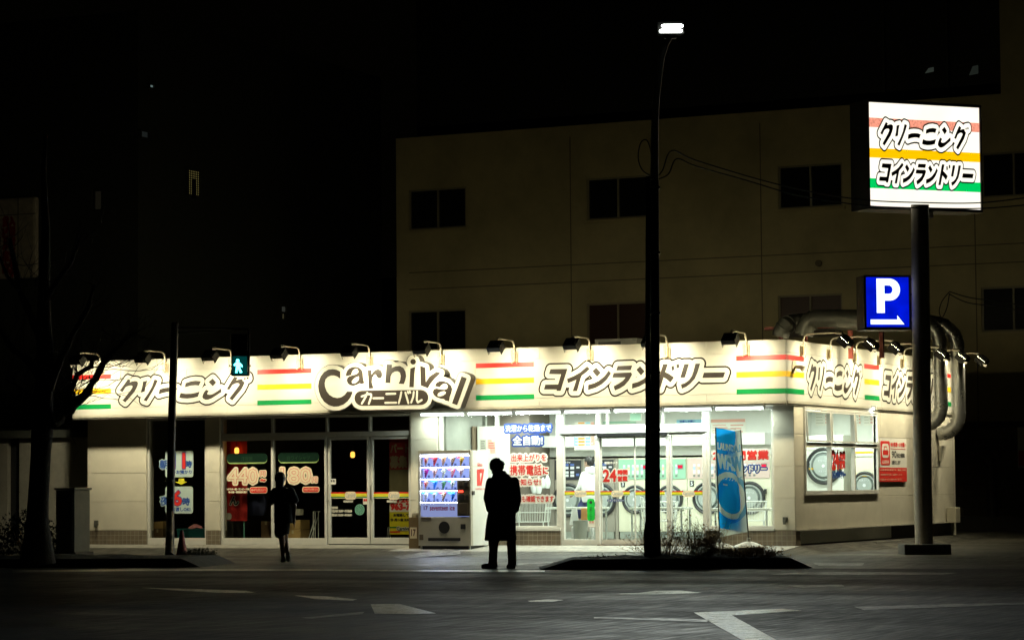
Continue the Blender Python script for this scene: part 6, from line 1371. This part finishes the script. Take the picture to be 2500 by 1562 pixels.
cable([(1606,438),(1632,425),(1652,388),(1700,406),(1820,440),(1953,478),(2122,503),(2262,508),(2397,509),(2520,499)], 'lower overhead cable from the lamp post, just under the lit sign edge')
cable([(1590,430),(1568,415),(1558,385),(1564,350),(1578,342),(1588,365),(1592,400)], 'looped slack cable on the left of the lamp post')
cable([(2318,712),(2370,727),(2450,737),(2520,752)], 'upper cable crossing the lower right windows of the tall building', .012, 60)
cable([(2318,718),(2360,738),(2420,747),(2520,762)], 'lower cable crossing the lower right windows of the tall building', .012, 60)
cable([(2318,712),(2300,735),(2293,760),(2300,775),(2312,750),(2318,716)], 'looped cable above the roof ducts', .012, 60)

# ================================================================== ROADSIDE SIGN
gp = onZ(2257,1352,-.14); DS = float(np.dot(gp-CAM, FW)); PXS = FPX/DS; sp = lambda x, y, e=0.0: Vector(atd(x, y, DS+e))
t = thing('pylon_sign', gp, 'tall roadside sign with lit striped cleaning and coin laundry box on a thick pole', 'sign')
PYL = mat('pylon_paint', (.6,.53,.42), .5, var=.15, scale=3)
q = MB(); q.tube([Vector(gp)+Vector((0,0,.1)), sp(2253,1200), sp(2250,900), sp(2246,520), sp(2246,500)], .166, 24); q.build('pole', PYL, t, smooth=True)
q = MB(); q.obox(Vector(gp)+Vector((0,0,.06)), (.86,.86,.26), Rz); q.build('base', KERB, t, bevel=.02)
th = math.radians(48); e1 = Vector((math.cos(th), math.sin(th), 0)); e2 = Vector((-e1.y, e1.x, 0))       # along the face, and behind it
TLp = sp(2119.8,248.6); BLp = Vector(onZ(2122.6,503.7,0)); BLp = sp(2122.6,503.7)
dR = ray(2391.5,388); tt = None
n2 = np.array(e2); Lc = np.array(sp(2121,376)); tR = ((Lc-CAM)@n2)/(dR@n2); Wd = float((CAM+dR*tR-Lc)@np.array(e1)); zT = float((TLp.z)); zB = float(BLp.z); Lc = Vector(Lc); c0 = Vector((Lc.x, Lc.y, 0))
FP = lambda u, v, d: c0+e1*u-e2*d+Vector((0,0,v))
DPT = .62
q = MB()
for (u0,u1,d0,d1,v0,v1) in ((-.03,Wd+.03,-DPT,-.0,zB-.05,zT+.05),):
    q.add([FP(u,v,d) for d in (d0,d1) for v in (v0,v1) for u in (u0,u1)], [(0,1,3,2),(4,6,7,5),(0,4,5,1),(2,3,7,6),(0,2,6,4),(1,5,7,3)])
for (u0,u1,v0,v1) in ((-.03,.0,zB-.05,zT+.05),(Wd,Wd+.03,zB-.05,zT+.05),(0,Wd,zB-.05,zB),(0,Wd,zT,zT+.05)):
    q.add([FP(u,v,d) for d in (.002,.035) for v in (v0,v1) for u in (u0,u1)], [(0,1,3,2),(4,6,7,5),(0,4,5,1),(2,3,7,6),(0,2,6,4),(1,5,7,3)])
bx = q.build('sign_box', mat('sign_box_brown', (.1,.085,.065), .5, var=.15), t)
H_ = zT-zB; vv = lambda y: zT-(y)*H_/255.0
E_W = emission('face_white', (1,.95,.8), 1.22, .06, 1.2); E_R = emission('face_faded_red', (1,.36,.24), .95, .28, 26); E_O = emission('face_amber', (1,.52,.0), 1.15); E_G = emission('face_green', (.0,.85,.16), .75)
q = MB(); q.add([FP(0,zB,.004),FP(Wd,zB,.004),FP(Wd,zT,.004),FP(0,zT,.004)], [(0,1,2,3)], 0)
for a, b, m in ((38,61,1),(113,136,2),(187,211,3)): q.add([FP(0,vv(b),.008),FP(Wd,vv(b),.008),FP(Wd,vv(a),.008),FP(0,vv(a),.008)], [(0,1,2,3)], m)
q.build('lit_face', [E_W, E_R, E_O, E_G], bx)
for key, y0, y1, x0, x1 in (('kuri',33,122,.07,.93),('coin',132,212,.055,.965)):
    o = lettering(key, FP, remap(key, Wd*x0, Wd*x1, vv(y1), vv(y0)), bx, [mat('sign_ink', (.02,.018,.012), .5), E_W, BLACK_INK], .011, .004)
q = MB(); q.tube([FP(Wd*.55,zB-.06,-.3), FP(Wd*.55,zB-.16,-.3)], .2, 20); q.build('collar', PYL, t)
# parking sign bracketed to the pole
pk = thing('parking_sign', sp(2167,800), 'small lit blue parking sign with white P and arrow bracketed to the pole', 'parking sign')
th2 = AZ+math.radians(9); p1 = Vector((math.cos(th2), math.sin(th2), 0)); p2 = Vector((-p1.y, p1.x, 0)); pc = sp(2108.7,672); Wp = (2224.6-2108.7)/PXS/math.cos(math.radians(9)); Hp = 131/PXS
FK = lambda u, v, d: Vector((pc.x,pc.y,pc.z))+p1*u-p2*d+Vector((0,0,-v))
q = MB()
for (u0,u1,v0,v1,d0,d1) in ((0,Wp,0,Hp,-.5,0),(-.004,.035,-.004,Hp+.004,.001,.02),(Wp-.035,Wp+.004,-.004,Hp+.004,.001,.02),(.036,Wp-.036,-.004,.035,.001,.02),(.036,Wp-.036,Hp-.035,Hp+.004,.001,.02),(-.02,Wp+.01,Hp+.008,Hp+.02,-.5,.04)):
    q.add([FK(u,v,d) for d in (d0,d1) for v in (v0,v1) for u in (u0,u1)], [(0,1,3,2),(4,6,7,5),(0,4,5,1),(2,3,7,6),(0,2,6,4),(1,5,7,3)])
pbx = q.build('sign_box', mat('parking_box', (.12,.11,.09), .5), pk)
q = MB(); q.add([FK(.035,.035,.004),FK(Wp-.035,.035,.004),FK(Wp-.035,Hp-.035,.004),FK(.035,Hp-.035,.004)], [(0,1,2,3)], 0)
k = Wp/292.0
def pz(pts): return [FK(x*k, y*Hp/330.0, .009) for x, y in pts]
outer = [(78,20),(150,20)]+[(160+66*math.sin(a), 88-68*math.cos(a)) for a in np.linspace(.15, math.pi-.05, 14)]+[(128,156),(128,232),(78,232)]
hole = [(128,62),(152,62)]+[(155+24*math.sin(a), 88-26*math.cos(a)) for a in np.linspace(.2, math.pi-.1, 9)]+[(128,114)]
v, f = fill([np.array(outer)/100.0, np.array(hole)/100.0]); q.add([FK(x*100*k, y*100*Hp/330.0, .009) for x, y in v], f, 1)
arr = [(38,272),(206,272),(206,246),(250,302),(38,302)]; q.add(pz(arr), [list(range(5))], 1)
q.build('lit_face', [emission('parking_blue', (.0,.008,.62), 1.0, .25, 3), emission('parking_white', (.86,.95,1.0), 1.5)], pbx)
q = MB()
for y in (20, 112): q.tube([FK(Wp-.01,y*k,-.15), FK(Wp+.16,y*k,-.15)], .02, 8)
q.build('bracket', POLE_M, pk)

# ================================================================== DUCTS AND ROOF PLANT
GALV = mat('galvanised', (.45,.45,.42), .28, metal=.85, var=.2, scale=3); GALV_D = mat('galvanised_dull', (.12,.12,.1), .5, metal=.4, var=.25, scale=4)
def duct(label, pts, r, m, seams=True):
    t = thing('exhaust_duct', pts[0], label, 'duct', 'steel ducts at the laundry'); q = MB(); q.tube(pts, r, 20, caps=False); q.tube([Vector(p) for p in pts], r*.93, 20, caps=False)
    for a, b in zip(pts[:-1], pts[1:]):
        a, b = Vector(a), Vector(b)
        if (b-a).length > .1:
            for f_ in ([.06,.36,.66,.94] if (b-a).length > 1 else [.5]): c = a.lerp(b, f_); d = (b-a).normalized(); q.tube([c-d*.018, c+d*.018], r*1.06, 20)
    q.build('pipe', m, t, smooth=True, fixn=False); return t
Y1, Y2 = 2.2, 3.0
duct('dull roof duct with open mouth, left of the pair on the roof', [onY(1905,822,Y1), onY(1909,806,Y1), onY(1917,794,Y1), onY(1930,788,Y1+.2), onY(1950,785,Y1+.7), onY(2150,787,Y1+1.6)], .165, GALV_D)
duct('dull roof duct with open mouth, right of the pair, running behind the parking sign', [onY(1962,818,Y1-.1), onY(1966,802,Y1-.1), onY(1975,785,Y1-.1), onY(1992,777,Y1-.1), onY(2100,778,Y1-.1), onY(2180,780,Y1-.1)], .18, GALV_D)
def vduct(label, xt, xb, X, ytop, ybot, r):
    c = onX((xt+xb)/2, 950, X); top = onX(xt, ytop, X); bot = onX(xb, ybot, X); z0, z1 = float(bot[2]), float(top[2]); x, y = X, float(c[1])
    return duct(label, [(x-1.1,y+.1,z1+.52),(x-.6,y+.05,z1+.5),(x-.27,y,z1+.4),(x-.07,y,z1+.2),(x,y,z1),(x,y,z0),(x-.05,y,z0-.18),(x-.22,y,z0-.32),(x-.45,y,z0-.36)], r, GALV)
vduct('shiny steel duct running down the side wall just behind the sign pole', 2294, 2299, .48, 830, 997, .15)
vduct('shiny steel duct running down the far end of the side wall, right of the other', 2338, 2340, .46, 838, 1018, .155)
REDST = mat('red_steel', (.22,.045,.03), .6, var=.2); t = thing('duct_frame', onY(2080,800,2.4), 'red steel frame carrying the roof ducts', 'frame'); q = MB()
for x in (2076, 2152): a = onY(x, 806, 2.4); q.box(a[0]-.04,a[0]+.04,2.36,2.44,3.62,a[2])
a, b = onY(1868,806,2.4), onY(2155,806,2.4); q.box(a[0],b[0]+.04,2.355,2.445,a[2],a[2]+.06); q.box(a[0]+.5,a[0]+.56,3.3,3.36,3.62,a[2]+.02); q.box(a[0]+.3,a[0]+.36,2.36,2.44,3.62,a[2]); q.build('steel_frame', REDST, t)
a, b = onY(1452,842,3.2), onY(1555,825,3.2); q = MB(); q.box(a[0],b[0],3.2,3.8,3.62,b[2]); q.box(a[0]+.08,a[0]+.6,3.188,3.2,3.7,b[2]-.05,1); tag(q.build('roof_unit', [mat('unit_grey', (.3,.3,.27), .6), M_RING], bevel=.012), 'grey air conditioning unit on the roof behind the coin laundry lettering', 'roof unit')
# small fittings
c = Vector(onX(1938,895,.0)); t = thing('horn_speaker', c, 'small rusty cone lamp fitting on the side sign band near the corner', 'lamp fitting'); q = MB(); q.lathe([(.12,.0),(.13,.015),(.05,.03)], (c.x,c.y,c.z), 16, axis='X'); q.build('plate', M_RUST, t, smooth=True); q = MB(); q.tube([c+Vector((.02,0,0)), c+Vector((.14,-.02,-.01)), c+Vector((.2,-.02,-.05))], [.03,.035,.06], 10); q.build('cone', M_ARM, t, smooth=True)
for x, y, Y, l in ((1918,1273,-.0,'small grey wall outlet on the corner pillar'),(237,1280,-.0,'small grey wall outlet on the left wall')):
    c = Vector(onY(x,y,Y)); q = MB(); q.box(c.x-.04,c.x+.04,c.y-.06,c.y,c.z-.01,c.z+.09); q.box(c.x-.025,c.x+.025,c.y-.09,c.y-.06,c.z-.05,c.z+.03); tag(q.build('wall_outlet', GALV_D, bevel=.008), l, 'outlet')
c = Vector(onX(2322,1262,.02)); q = MB(); q.box(.0,.22,c.y-.3,c.y+.05,c.z-.12,c.z+.22); tag(q.build('meter_box', mat('meter_beige', (.4,.37,.28), .6), bevel=.015), 'small beige meter box at the far end of the side wall', 'meter box')
c = onX(2292,1105,0); q = MB(); q.loft([[(.02,c[1]-.1,c[2]+.15),(.09,c[1]-.1,c[2]+.15),(.09,c[1]+.3,c[2]+.15),(.02,c[1]+.3,c[2]+.15)],[(.0,c[1]+.02,c[2]-.18),(.03,c[1]+.02,c[2]-.18),(.03,c[1]+.18,c[2]-.18),(.0,c[1]+.18,c[2]-.18)]]); tag(q.build('vent_hood', M_PANEL), 'small pale vent hood on the side wall below the steel ducts', 'vent')
for (x0, y0, x1, y1, l) in ((2133,1336,2222,1322,'dark concrete wheel stop on the parking lot beside the sign pole'), (2282,1314,2345,1303,'dark concrete wheel stop farther back behind the sign pole')):
    a, b = Vector(onZ(x0,y0,-.13)), Vector(onZ(x1,y1,-.13)); d = (b-a); L = min(1.7, max(.8, abs(d.y)*.6)); q = MB(); pr = [(-.09,0),(.09,0),(.07,.12),(-.07,.12)]; q.loft([[(a.x+u, a.y, -.135+v) for u,v in pr], [(a.x+u, a.y+L, -.135+v) for u,v in pr]]); tag(q.build('wheel_stop', KERB, bevel=.012), l, 'wheel stop')

# ================================================================== BUILDINGS BEHIND
ANC = atd(2400,1290,68); ba = math.radians(1.9); BE = np.array([math.cos(ba), -math.sin(ba), 0]); BN = np.array([math.sin(ba), math.cos(ba), 0])
FBd = lambda u, w, z: Vector([float(k) for k in (np.array([ANC[0],ANC[1],0])+BE*u+BN*w+np.array([0,0,z]))])
def bld(x, y): d = ray(x, y); q_ = CAM+d*(((ANC-CAM)@BN)/(d@BN)); return float((q_-ANC)@BE), float(q_[2])
def bbox(mb, u0, u1, w0, w1, z0, z1, m=0): mb.add([FBd(u,w,z) for z in (z0,z1) for w in (w0,w1) for u in (u0,u1)], [(0,2,3,1),(4,5,7,6),(0,1,5,4),(2,6,7,3),(0,4,6,2),(1,3,7,5)], m)
off = thing('office_building', FBd(-8,6,0), 'large dim beige building with wide dark windows behind the shop', 'building')
BEIGE = mat('beige_render', (.55,.48,.27), .85, var=.22, scale=.6, bump=.3, bscale=60); BEIGE_D = mat('beige_joint', (.2,.17,.11), .9); K = 1.0331
uL = bld(968,600)[0]; uT = bld(2443,200)[0]; uR = uT+12; zTop = (bld(968,339)[1]+bld(2443,229)[1])/2
wins = []
for row, (yt, yb) in enumerate((((445,424,393,366),(548,522,493,467)), ((731,718,698,682),(845,815,792,782)))):
    for k, (x0, x1) in enumerate(((965,1101),(1386,1532),(1838,1990),(2318,2470))):
        u0, zt_ = bld(x0*K, yt[k]*K); u1 = bld(x1*K, yt[k]*K)[0]; zb_ = bld(x0*K, yb[k]*K)[1]; wins.append((u0, u1, zb_, zt_, row, k))
for row in (0, 1):                                               # the rows are level on the building
    r_ = [w_ for w_ in wins if w_[4] == row]; zb_ = sum(w_[2] for w_ in r_)/4; zt_ = sum(w_[3] for w_ in r_)/4; wins = [w_ if w_[4] != row else (w_[0], w_[1], zb_, zt_, row, w_[5]) for w_ in wins]
q = MB(); zc_ = sorted(set([-.3, zTop]+[w_[2] for w_ in wins]+[w_[3] for w_ in wins]))
for z0, z1 in zip(zc_[:-1], zc_[1:]):
    hs_ = sorted([(w_[0], w_[1]) for w_ in wins if w_[2] <= z0+1e-6 and w_[3] >= z1-1e-6]); u = uL
    for a, b in hs_+[(uR, None)]:
        bbox(q, u, a, 0, .3, z0, z1)
        if b is not None: u = b
bbox(q, uT, uR, 0, .3, zTop, zTop+9); bbox(q, uL, uL+.3, .3, 14, -.3, zTop); bbox(q, uT, uT+.3, .3, 3, zTop, zTop+9)
q.build('wall', BEIGE, off)
q = MB()
for y_ in (bld(1400,648)[1], bld(1400,690)[1]): bbox(q, uL+.4, uR, -.012, -.001, y_, y_+.025)
for x_ in (1393, 1858, 2380): u = bld(x_,600)[0]; bbox(q, u, u+.025, -.012, -.001, 1.5, zTop-.3)
q.build('wall_joint', BEIGE_D, off)
q = MB(); z_ = bld(2450,1042)[1]; bbox(q, uT-3.2, uR, -.18, -.013, z_, z_+.14); q.build('ledge', mat('ledge_brown', (.1,.08,.06), .8), off)
q = MB(); bbox(q, bld(2330,1200)[0], uR, -.1, -.013, -.3, z_-.002); q.build('tile_base', brick_mat('beige_block', (.24,.2,.12), (.2,.165,.1), (.12,.1,.07), .6, .28, .01, .85, .35, 'XZ', .5), off)
DARKWIN = mat('dark_window', (.012,.014,.014), .12, spec=.6)
for (u0, u1, zb_, zt_, row, k) in wins:
    f = MB(); fw_ = .05; bbox(f, u0, u1, .04, .12, zb_, zb_+fw_); bbox(f, u0, u1, .04, .12, zt_-fw_, zt_); um = (u0+u1)/2
    for a in (u0, um-fw_/2, u1-fw_): bbox(f, a, a+fw_, .041, .121, zb_+fw_, zt_-fw_)
    o = f.build('window', mat('window_frame_beige', (.34,.3,.2), .5), off)
    f = MB(); f.add([FBd(u0,.09,zb_), FBd(u1,.09,zb_), FBd(u1,.09,zt_), FBd(u0,.09,zt_)], [(0,1,2,3)]); f.build('pane', DARKWIN if (row, k) not in ((1,1),(1,2)) else mat('curtained_window', (.06,.025,.015), .3), o)
    f = MB(); bbox(f, u0-.08, u1+.08, -.09, .04, zb_-.08, zb_-.001); f.build('sill', BEIGE, o)
q = MB(); bbox(q, uL, uT-.001, 1.2, 1.5, zTop-.5, zTop+9); bbox(q, uL, uT-.001, .3, 1.2, zTop-.3, zTop-.05); q.build('upper_storey', mat('upper_dark', (.012,.013,.012), .6), off)
q = MB()
for x_ in (2120, 2277): u = bld(x_, 180)[0]; bbox(q, u, u+.05, 1.1, 1.199, zTop-.3, zTop+4)
q.build('mullion', mat('mullion_dark', (.04,.04,.035), .5), off)
for px in ((2221,2243,149,165),(2330,2353,144,170)):
    a = bld(px[0],px[3]); b = bld(px[1],px[2]); f = MB(); f.add([FBd(a[0],1.19,a[1]), FBd(b[0],1.19,a[1]+.03), FBd(b[0],1.19,b[1]), FBd(a[0]+.1,1.19,b[1]-.02)], [(0,1,2,3)]); f.build('lit_window', emission('faint_window_%d' % px[0], (.6,.75,.6), .035 if px[0] < 2300 else .018), off)
    f = MB(); bbox(f, a[0]-.4, b[0]+.3, 1.15, 1.185, b[1]+.02, b[1]+.06); f.build('window_rail', MATS['mullion_dark'], off)
u, z_ = bld(2000,643); q = MB(); q.tube([FBd(u,-.03,z_), FBd(u,-.08,z_)], .085, 12); q.build('vent_cap', BEIGE_D, off)
# flue, low wall and notice at the far right
c = Vector(onZ(2452,1300,-.05)); c = Vector(FBd(*[bld(2452,1290)[0], -1.0, 0])); zt_ = 1.187+(1176-1122)*66/FPX; q = MB(); q.tube([c, c+Vector((0,0,zt_-.12)), c+Vector((-.02,0,zt_-.03)), c+Vector((-.14,-.02,zt_))], .13, 14); tag(q.build('flue_pipe', mat('flue_dark', (.06,.055,.05), .5, metal=.4), smooth=True), 'dark bent flue pipe standing by the block wall at the far right', 'pipe')
q = MB(); bbox(q, bld(2350,1270)[0], uR, -1.6, -1.4, -.3, .35); tag(q.build('low_wall', mat('low_wall', (.06,.055,.045), .9, var=.2)), 'low dark wall at the foot of the beige building', 'wall')
a = bld(2493,1142); b = bld(2530,1042); q = MB(); bbox(q, a[0], b[0], -.26, -.22, a[1], b[1], 0); bbox(q, a[0]+.02, b[0], -.27, -.261, a[1]+.05, a[1]+.42, 1); tag(q.build('wall_board', [STK_W, STK_R]), 'white board with red lower half at the right edge of the picture', 'sign')
# ---- dark building on the left with its annex
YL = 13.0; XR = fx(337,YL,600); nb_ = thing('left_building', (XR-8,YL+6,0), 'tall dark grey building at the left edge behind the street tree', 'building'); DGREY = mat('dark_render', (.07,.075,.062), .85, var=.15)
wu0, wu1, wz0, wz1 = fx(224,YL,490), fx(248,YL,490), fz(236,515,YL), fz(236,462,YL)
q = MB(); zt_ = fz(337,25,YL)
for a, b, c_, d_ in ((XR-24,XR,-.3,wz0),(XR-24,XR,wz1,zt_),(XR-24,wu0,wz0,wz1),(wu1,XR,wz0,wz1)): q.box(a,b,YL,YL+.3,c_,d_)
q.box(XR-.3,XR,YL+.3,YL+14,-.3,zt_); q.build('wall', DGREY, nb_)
q = MB(); q.box(wu0,wu1,YL+.05,YL+.12,wz0,wz0+.05); q.box(wu0,wu1,YL+.05,YL+.12,wz1-.05,wz1); q.box(wu0,wu0+.05,YL+.05,YL+.12,wz0+.05,wz1-.05); q.box(wu1-.05,wu1,YL+.05,YL+.12,wz0+.05,wz1-.05); wf_ = q.build('window', POLE_M, nb_)
q = MB(); q.add([(wu0,YL+.1,wz0),(wu1,YL+.1,wz0),(wu1,YL+.1,wz1),(wu0,YL+.1,wz1)], [(0,1,2,3)]); q.build('pane', emission('dim_window', (.75,.65,.4), .007), wf_)
ps_ = thing('billboard', (fx(40,YL-.2,570),YL-.2,8), 'unlit pale billboard with red vertical writing on the dark left building', 'sign')
b = pb(-40,87,483,680,YL-.2); q = MB(); q.box(b[0],b[1],YL-.2,YL-.01,b[2],b[3]); q.build('board', mat('billboard_face', (.85,.75,.6), .8, var=.2), ps_, bevel=.12)
q = MB(); f = FM(YL-.204)
for k, s_ in enumerate(('貸ビル案内','入居者募集中')):
    x0 = (8,24)[k]; hh = 28 if k == 0 else 25
    for i, ch in enumerate(s_): text(q, ch, pb(x0,x0+12,530+i*hh,530+i*hh+hh-5,YL-.2), f, .002, 0, (), .03)
for x_ in (43,): bb = pb(x_,x_+2,484,680,YL-.2); flat(q, rr(bb,.001), f, 0, 1)
bb = pb(-40,87,524,526,YL-.2); flat(q, rr(bb,.001), f, 0, 1); q.build('lettering', [mat('billboard_red', (.6,.03,.02), .7), BEIGE_D], ps_)
YA = .9; an = thing('annex', (fx(100,YA,1200),YA+2,0), 'low pale annex wall with dark doorway behind the street tree', 'building')
q = MB(); xa0, xa1 = fx(47,YA,1200), -16.08; zr = fz(110,1063,YA); 
for k in range(4): q.box(xa0,xa1,YA,YA+.15,-.05+k*zr/4+.004,-.05+(k+1)*zr/4-.004)
q.box(xa0+.01,xa1-.01,YA+.02,YA+.3,-.1,zr-.06); q.box(xa0-6,fx(18,YA,1200),YA,YA+.3,-.1,zr-.05); q.build('wall', mat('annex_wall', (.42,.4,.33), .8, var=.1, bump=.3, bscale=80), an)
q = MB(); q.box(xa0-6,xa1,YA-.15,YA+3,zr-.049,zr+.12); q.build('roof', DGREY, an); q = MB(); q.box(fx(18,YA,1200)+.005,xa0-.005,YA+.12,YA+.2,-.1,zr-.06); q.build('door', M_DARK, an)
YC = -3.0; x0, x1 = fx(136,YC,1250), fx(182,YC,1250); t = thing('utility_cabinet', ((x0+x1)/2,YC+.3,-.15), 'grey street utility cabinet standing near the left corner of the shop', 'cabinet')
zt_ = fz(160,1196,YC); q = MB(); q.box(x0,x1,YC,YC+.55,-.08,zt_); q.build('body', mat('cabinet_grey', (.2,.2,.17), .55, var=.12), t, bevel=.015); q = MB(); q.box(x0-.03,x1+.03,YC-.03,YC+.58,zt_+.001,zt_+.05); q.build('lid', mat('cabinet_lid', (.25,.25,.21), .5), t, bevel=.01); q = MB(); q.box(x0-.03,x1+.05,YC-.04,YC+.6,-.17,-.082); q.build('base', KERB, t); q = MB(); q.box(x0+.04,x1-.04,YC-.012,YC-.001,.0,zt_-.08); q.build('door', mat('cabinet_door', (.16,.16,.14), .5), t, bevel=.006)
# ---- far dark block with a few lit windows
YF_ = 70.0; x0, x1 = fx(300,YF_,500), fx(965,YF_,500); fb = thing('far_building', ((x0+x1)/2,YF_,0), 'almost black low block of flats far behind the shop with one tiny lit window', 'building')
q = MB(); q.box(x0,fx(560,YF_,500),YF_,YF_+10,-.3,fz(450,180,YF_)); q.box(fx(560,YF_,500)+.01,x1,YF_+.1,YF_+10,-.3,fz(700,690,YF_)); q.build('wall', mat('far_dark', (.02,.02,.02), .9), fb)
def lit(px, m, grid=0):
    b = pb(*px, Y=YF_-.03); f = MB(); f.add([(b[0],YF_-.03,b[2]),(b[1],YF_-.03,b[2]),(b[1],YF_-.03,b[3]),(b[0],YF_-.03,b[3])], [(0,1,2,3)]); o = f.build('lit_window', m, fb)
    if grid:
        g_ = MB(); W_, H_ = b[1]-b[0], b[3]-b[2]
        for k in range(grid+1): g_.box(b[0]+W_*k/grid-W_/grid*.16,b[0]+W_*k/grid+W_/grid*.16,YF_-.07,YF_-.04,b[2],b[3]); 
        for k in range(9): g_.box(b[0],b[1],YF_-.10,YF_-.071,b[2]+H_*k/8-H_*.02,b[2]+H_*k/8+H_*.02)
        g_.box(b[0]+W_*.3,b[0]+W_*.6,YF_-.12,YF_-.101,b[2]-.1,b[2]+H_*.65); g_.build('lattice', MATS['far_dark'], o)
def lit_side(x0, x1, y0, y1, m, grid=0):
    """a lit window in the flank of the tall left building"""
    q0, q1 = onX(x0,y1,XR+.03), onX(x1,y1,XR+.03); ya, yb = float(q0[1]), float(q1[1]); z0 = float(q0[2]); z1 = float(onX(x0,y0,XR+.03)[2]); X = XR+.03
    f = MB(); f.add([(X,ya,z0),(X,yb,z0),(X,yb,z1),(X,ya,z1)], [(0,1,2,3)]); o = f.build('lit_window', m, nb_)
    f = MB(); f.box(XR+.001,X+.06,ya-.04,ya,z0-.04,z1+.04); f.box(XR+.001,X+.06,yb,yb+.04,z0-.04,z1+.04); f.box(XR+.001,X+.06,ya,yb,z0-.04,z0); f.box(XR+.001,X+.06,ya,yb,z1,z1+.04); f.build('window_frame', DGREY, o)
    if grid:
        W_, H_ = yb-ya, z1-z0; f = MB()
        for k in range(grid+1): f.box(X+.01,X+.03,ya+W_*k/grid-W_/grid*.16,ya+W_*k/grid+W_/grid*.16,z0,z1)
        for k in range(12): f.box(X+.031,X+.05,ya,yb,z0+H_*k/11-H_*.018,z0+H_*k/11+H_*.018)
        f.box(X+.051,X+.07,ya+W_*.3,ya+W_*.62,z0-.1,z0+H_*.66); f.build('lattice', MATS['far_dark'], o)
lit_side(455,485,414,474, emission('lattice_window', (.75,.62,.2), .16), 7); lit_side(363,373,207,213, emission('far_lamp_a', (.7,1,.95), .16)); lit_side(342,360,320,334, emission('far_lamp_b', (.5,.6,.55), .018))
lit_side(686,692,764,778, emission('far_lamp_d', (.9,.8,.4), .07)); lit_side(684,696,748,762, emission('far_lamp_e', (.8,.85,.7), .03)); lit((829,835,722,732), emission('far_lamp_c', (.8,.9,.6), .1))
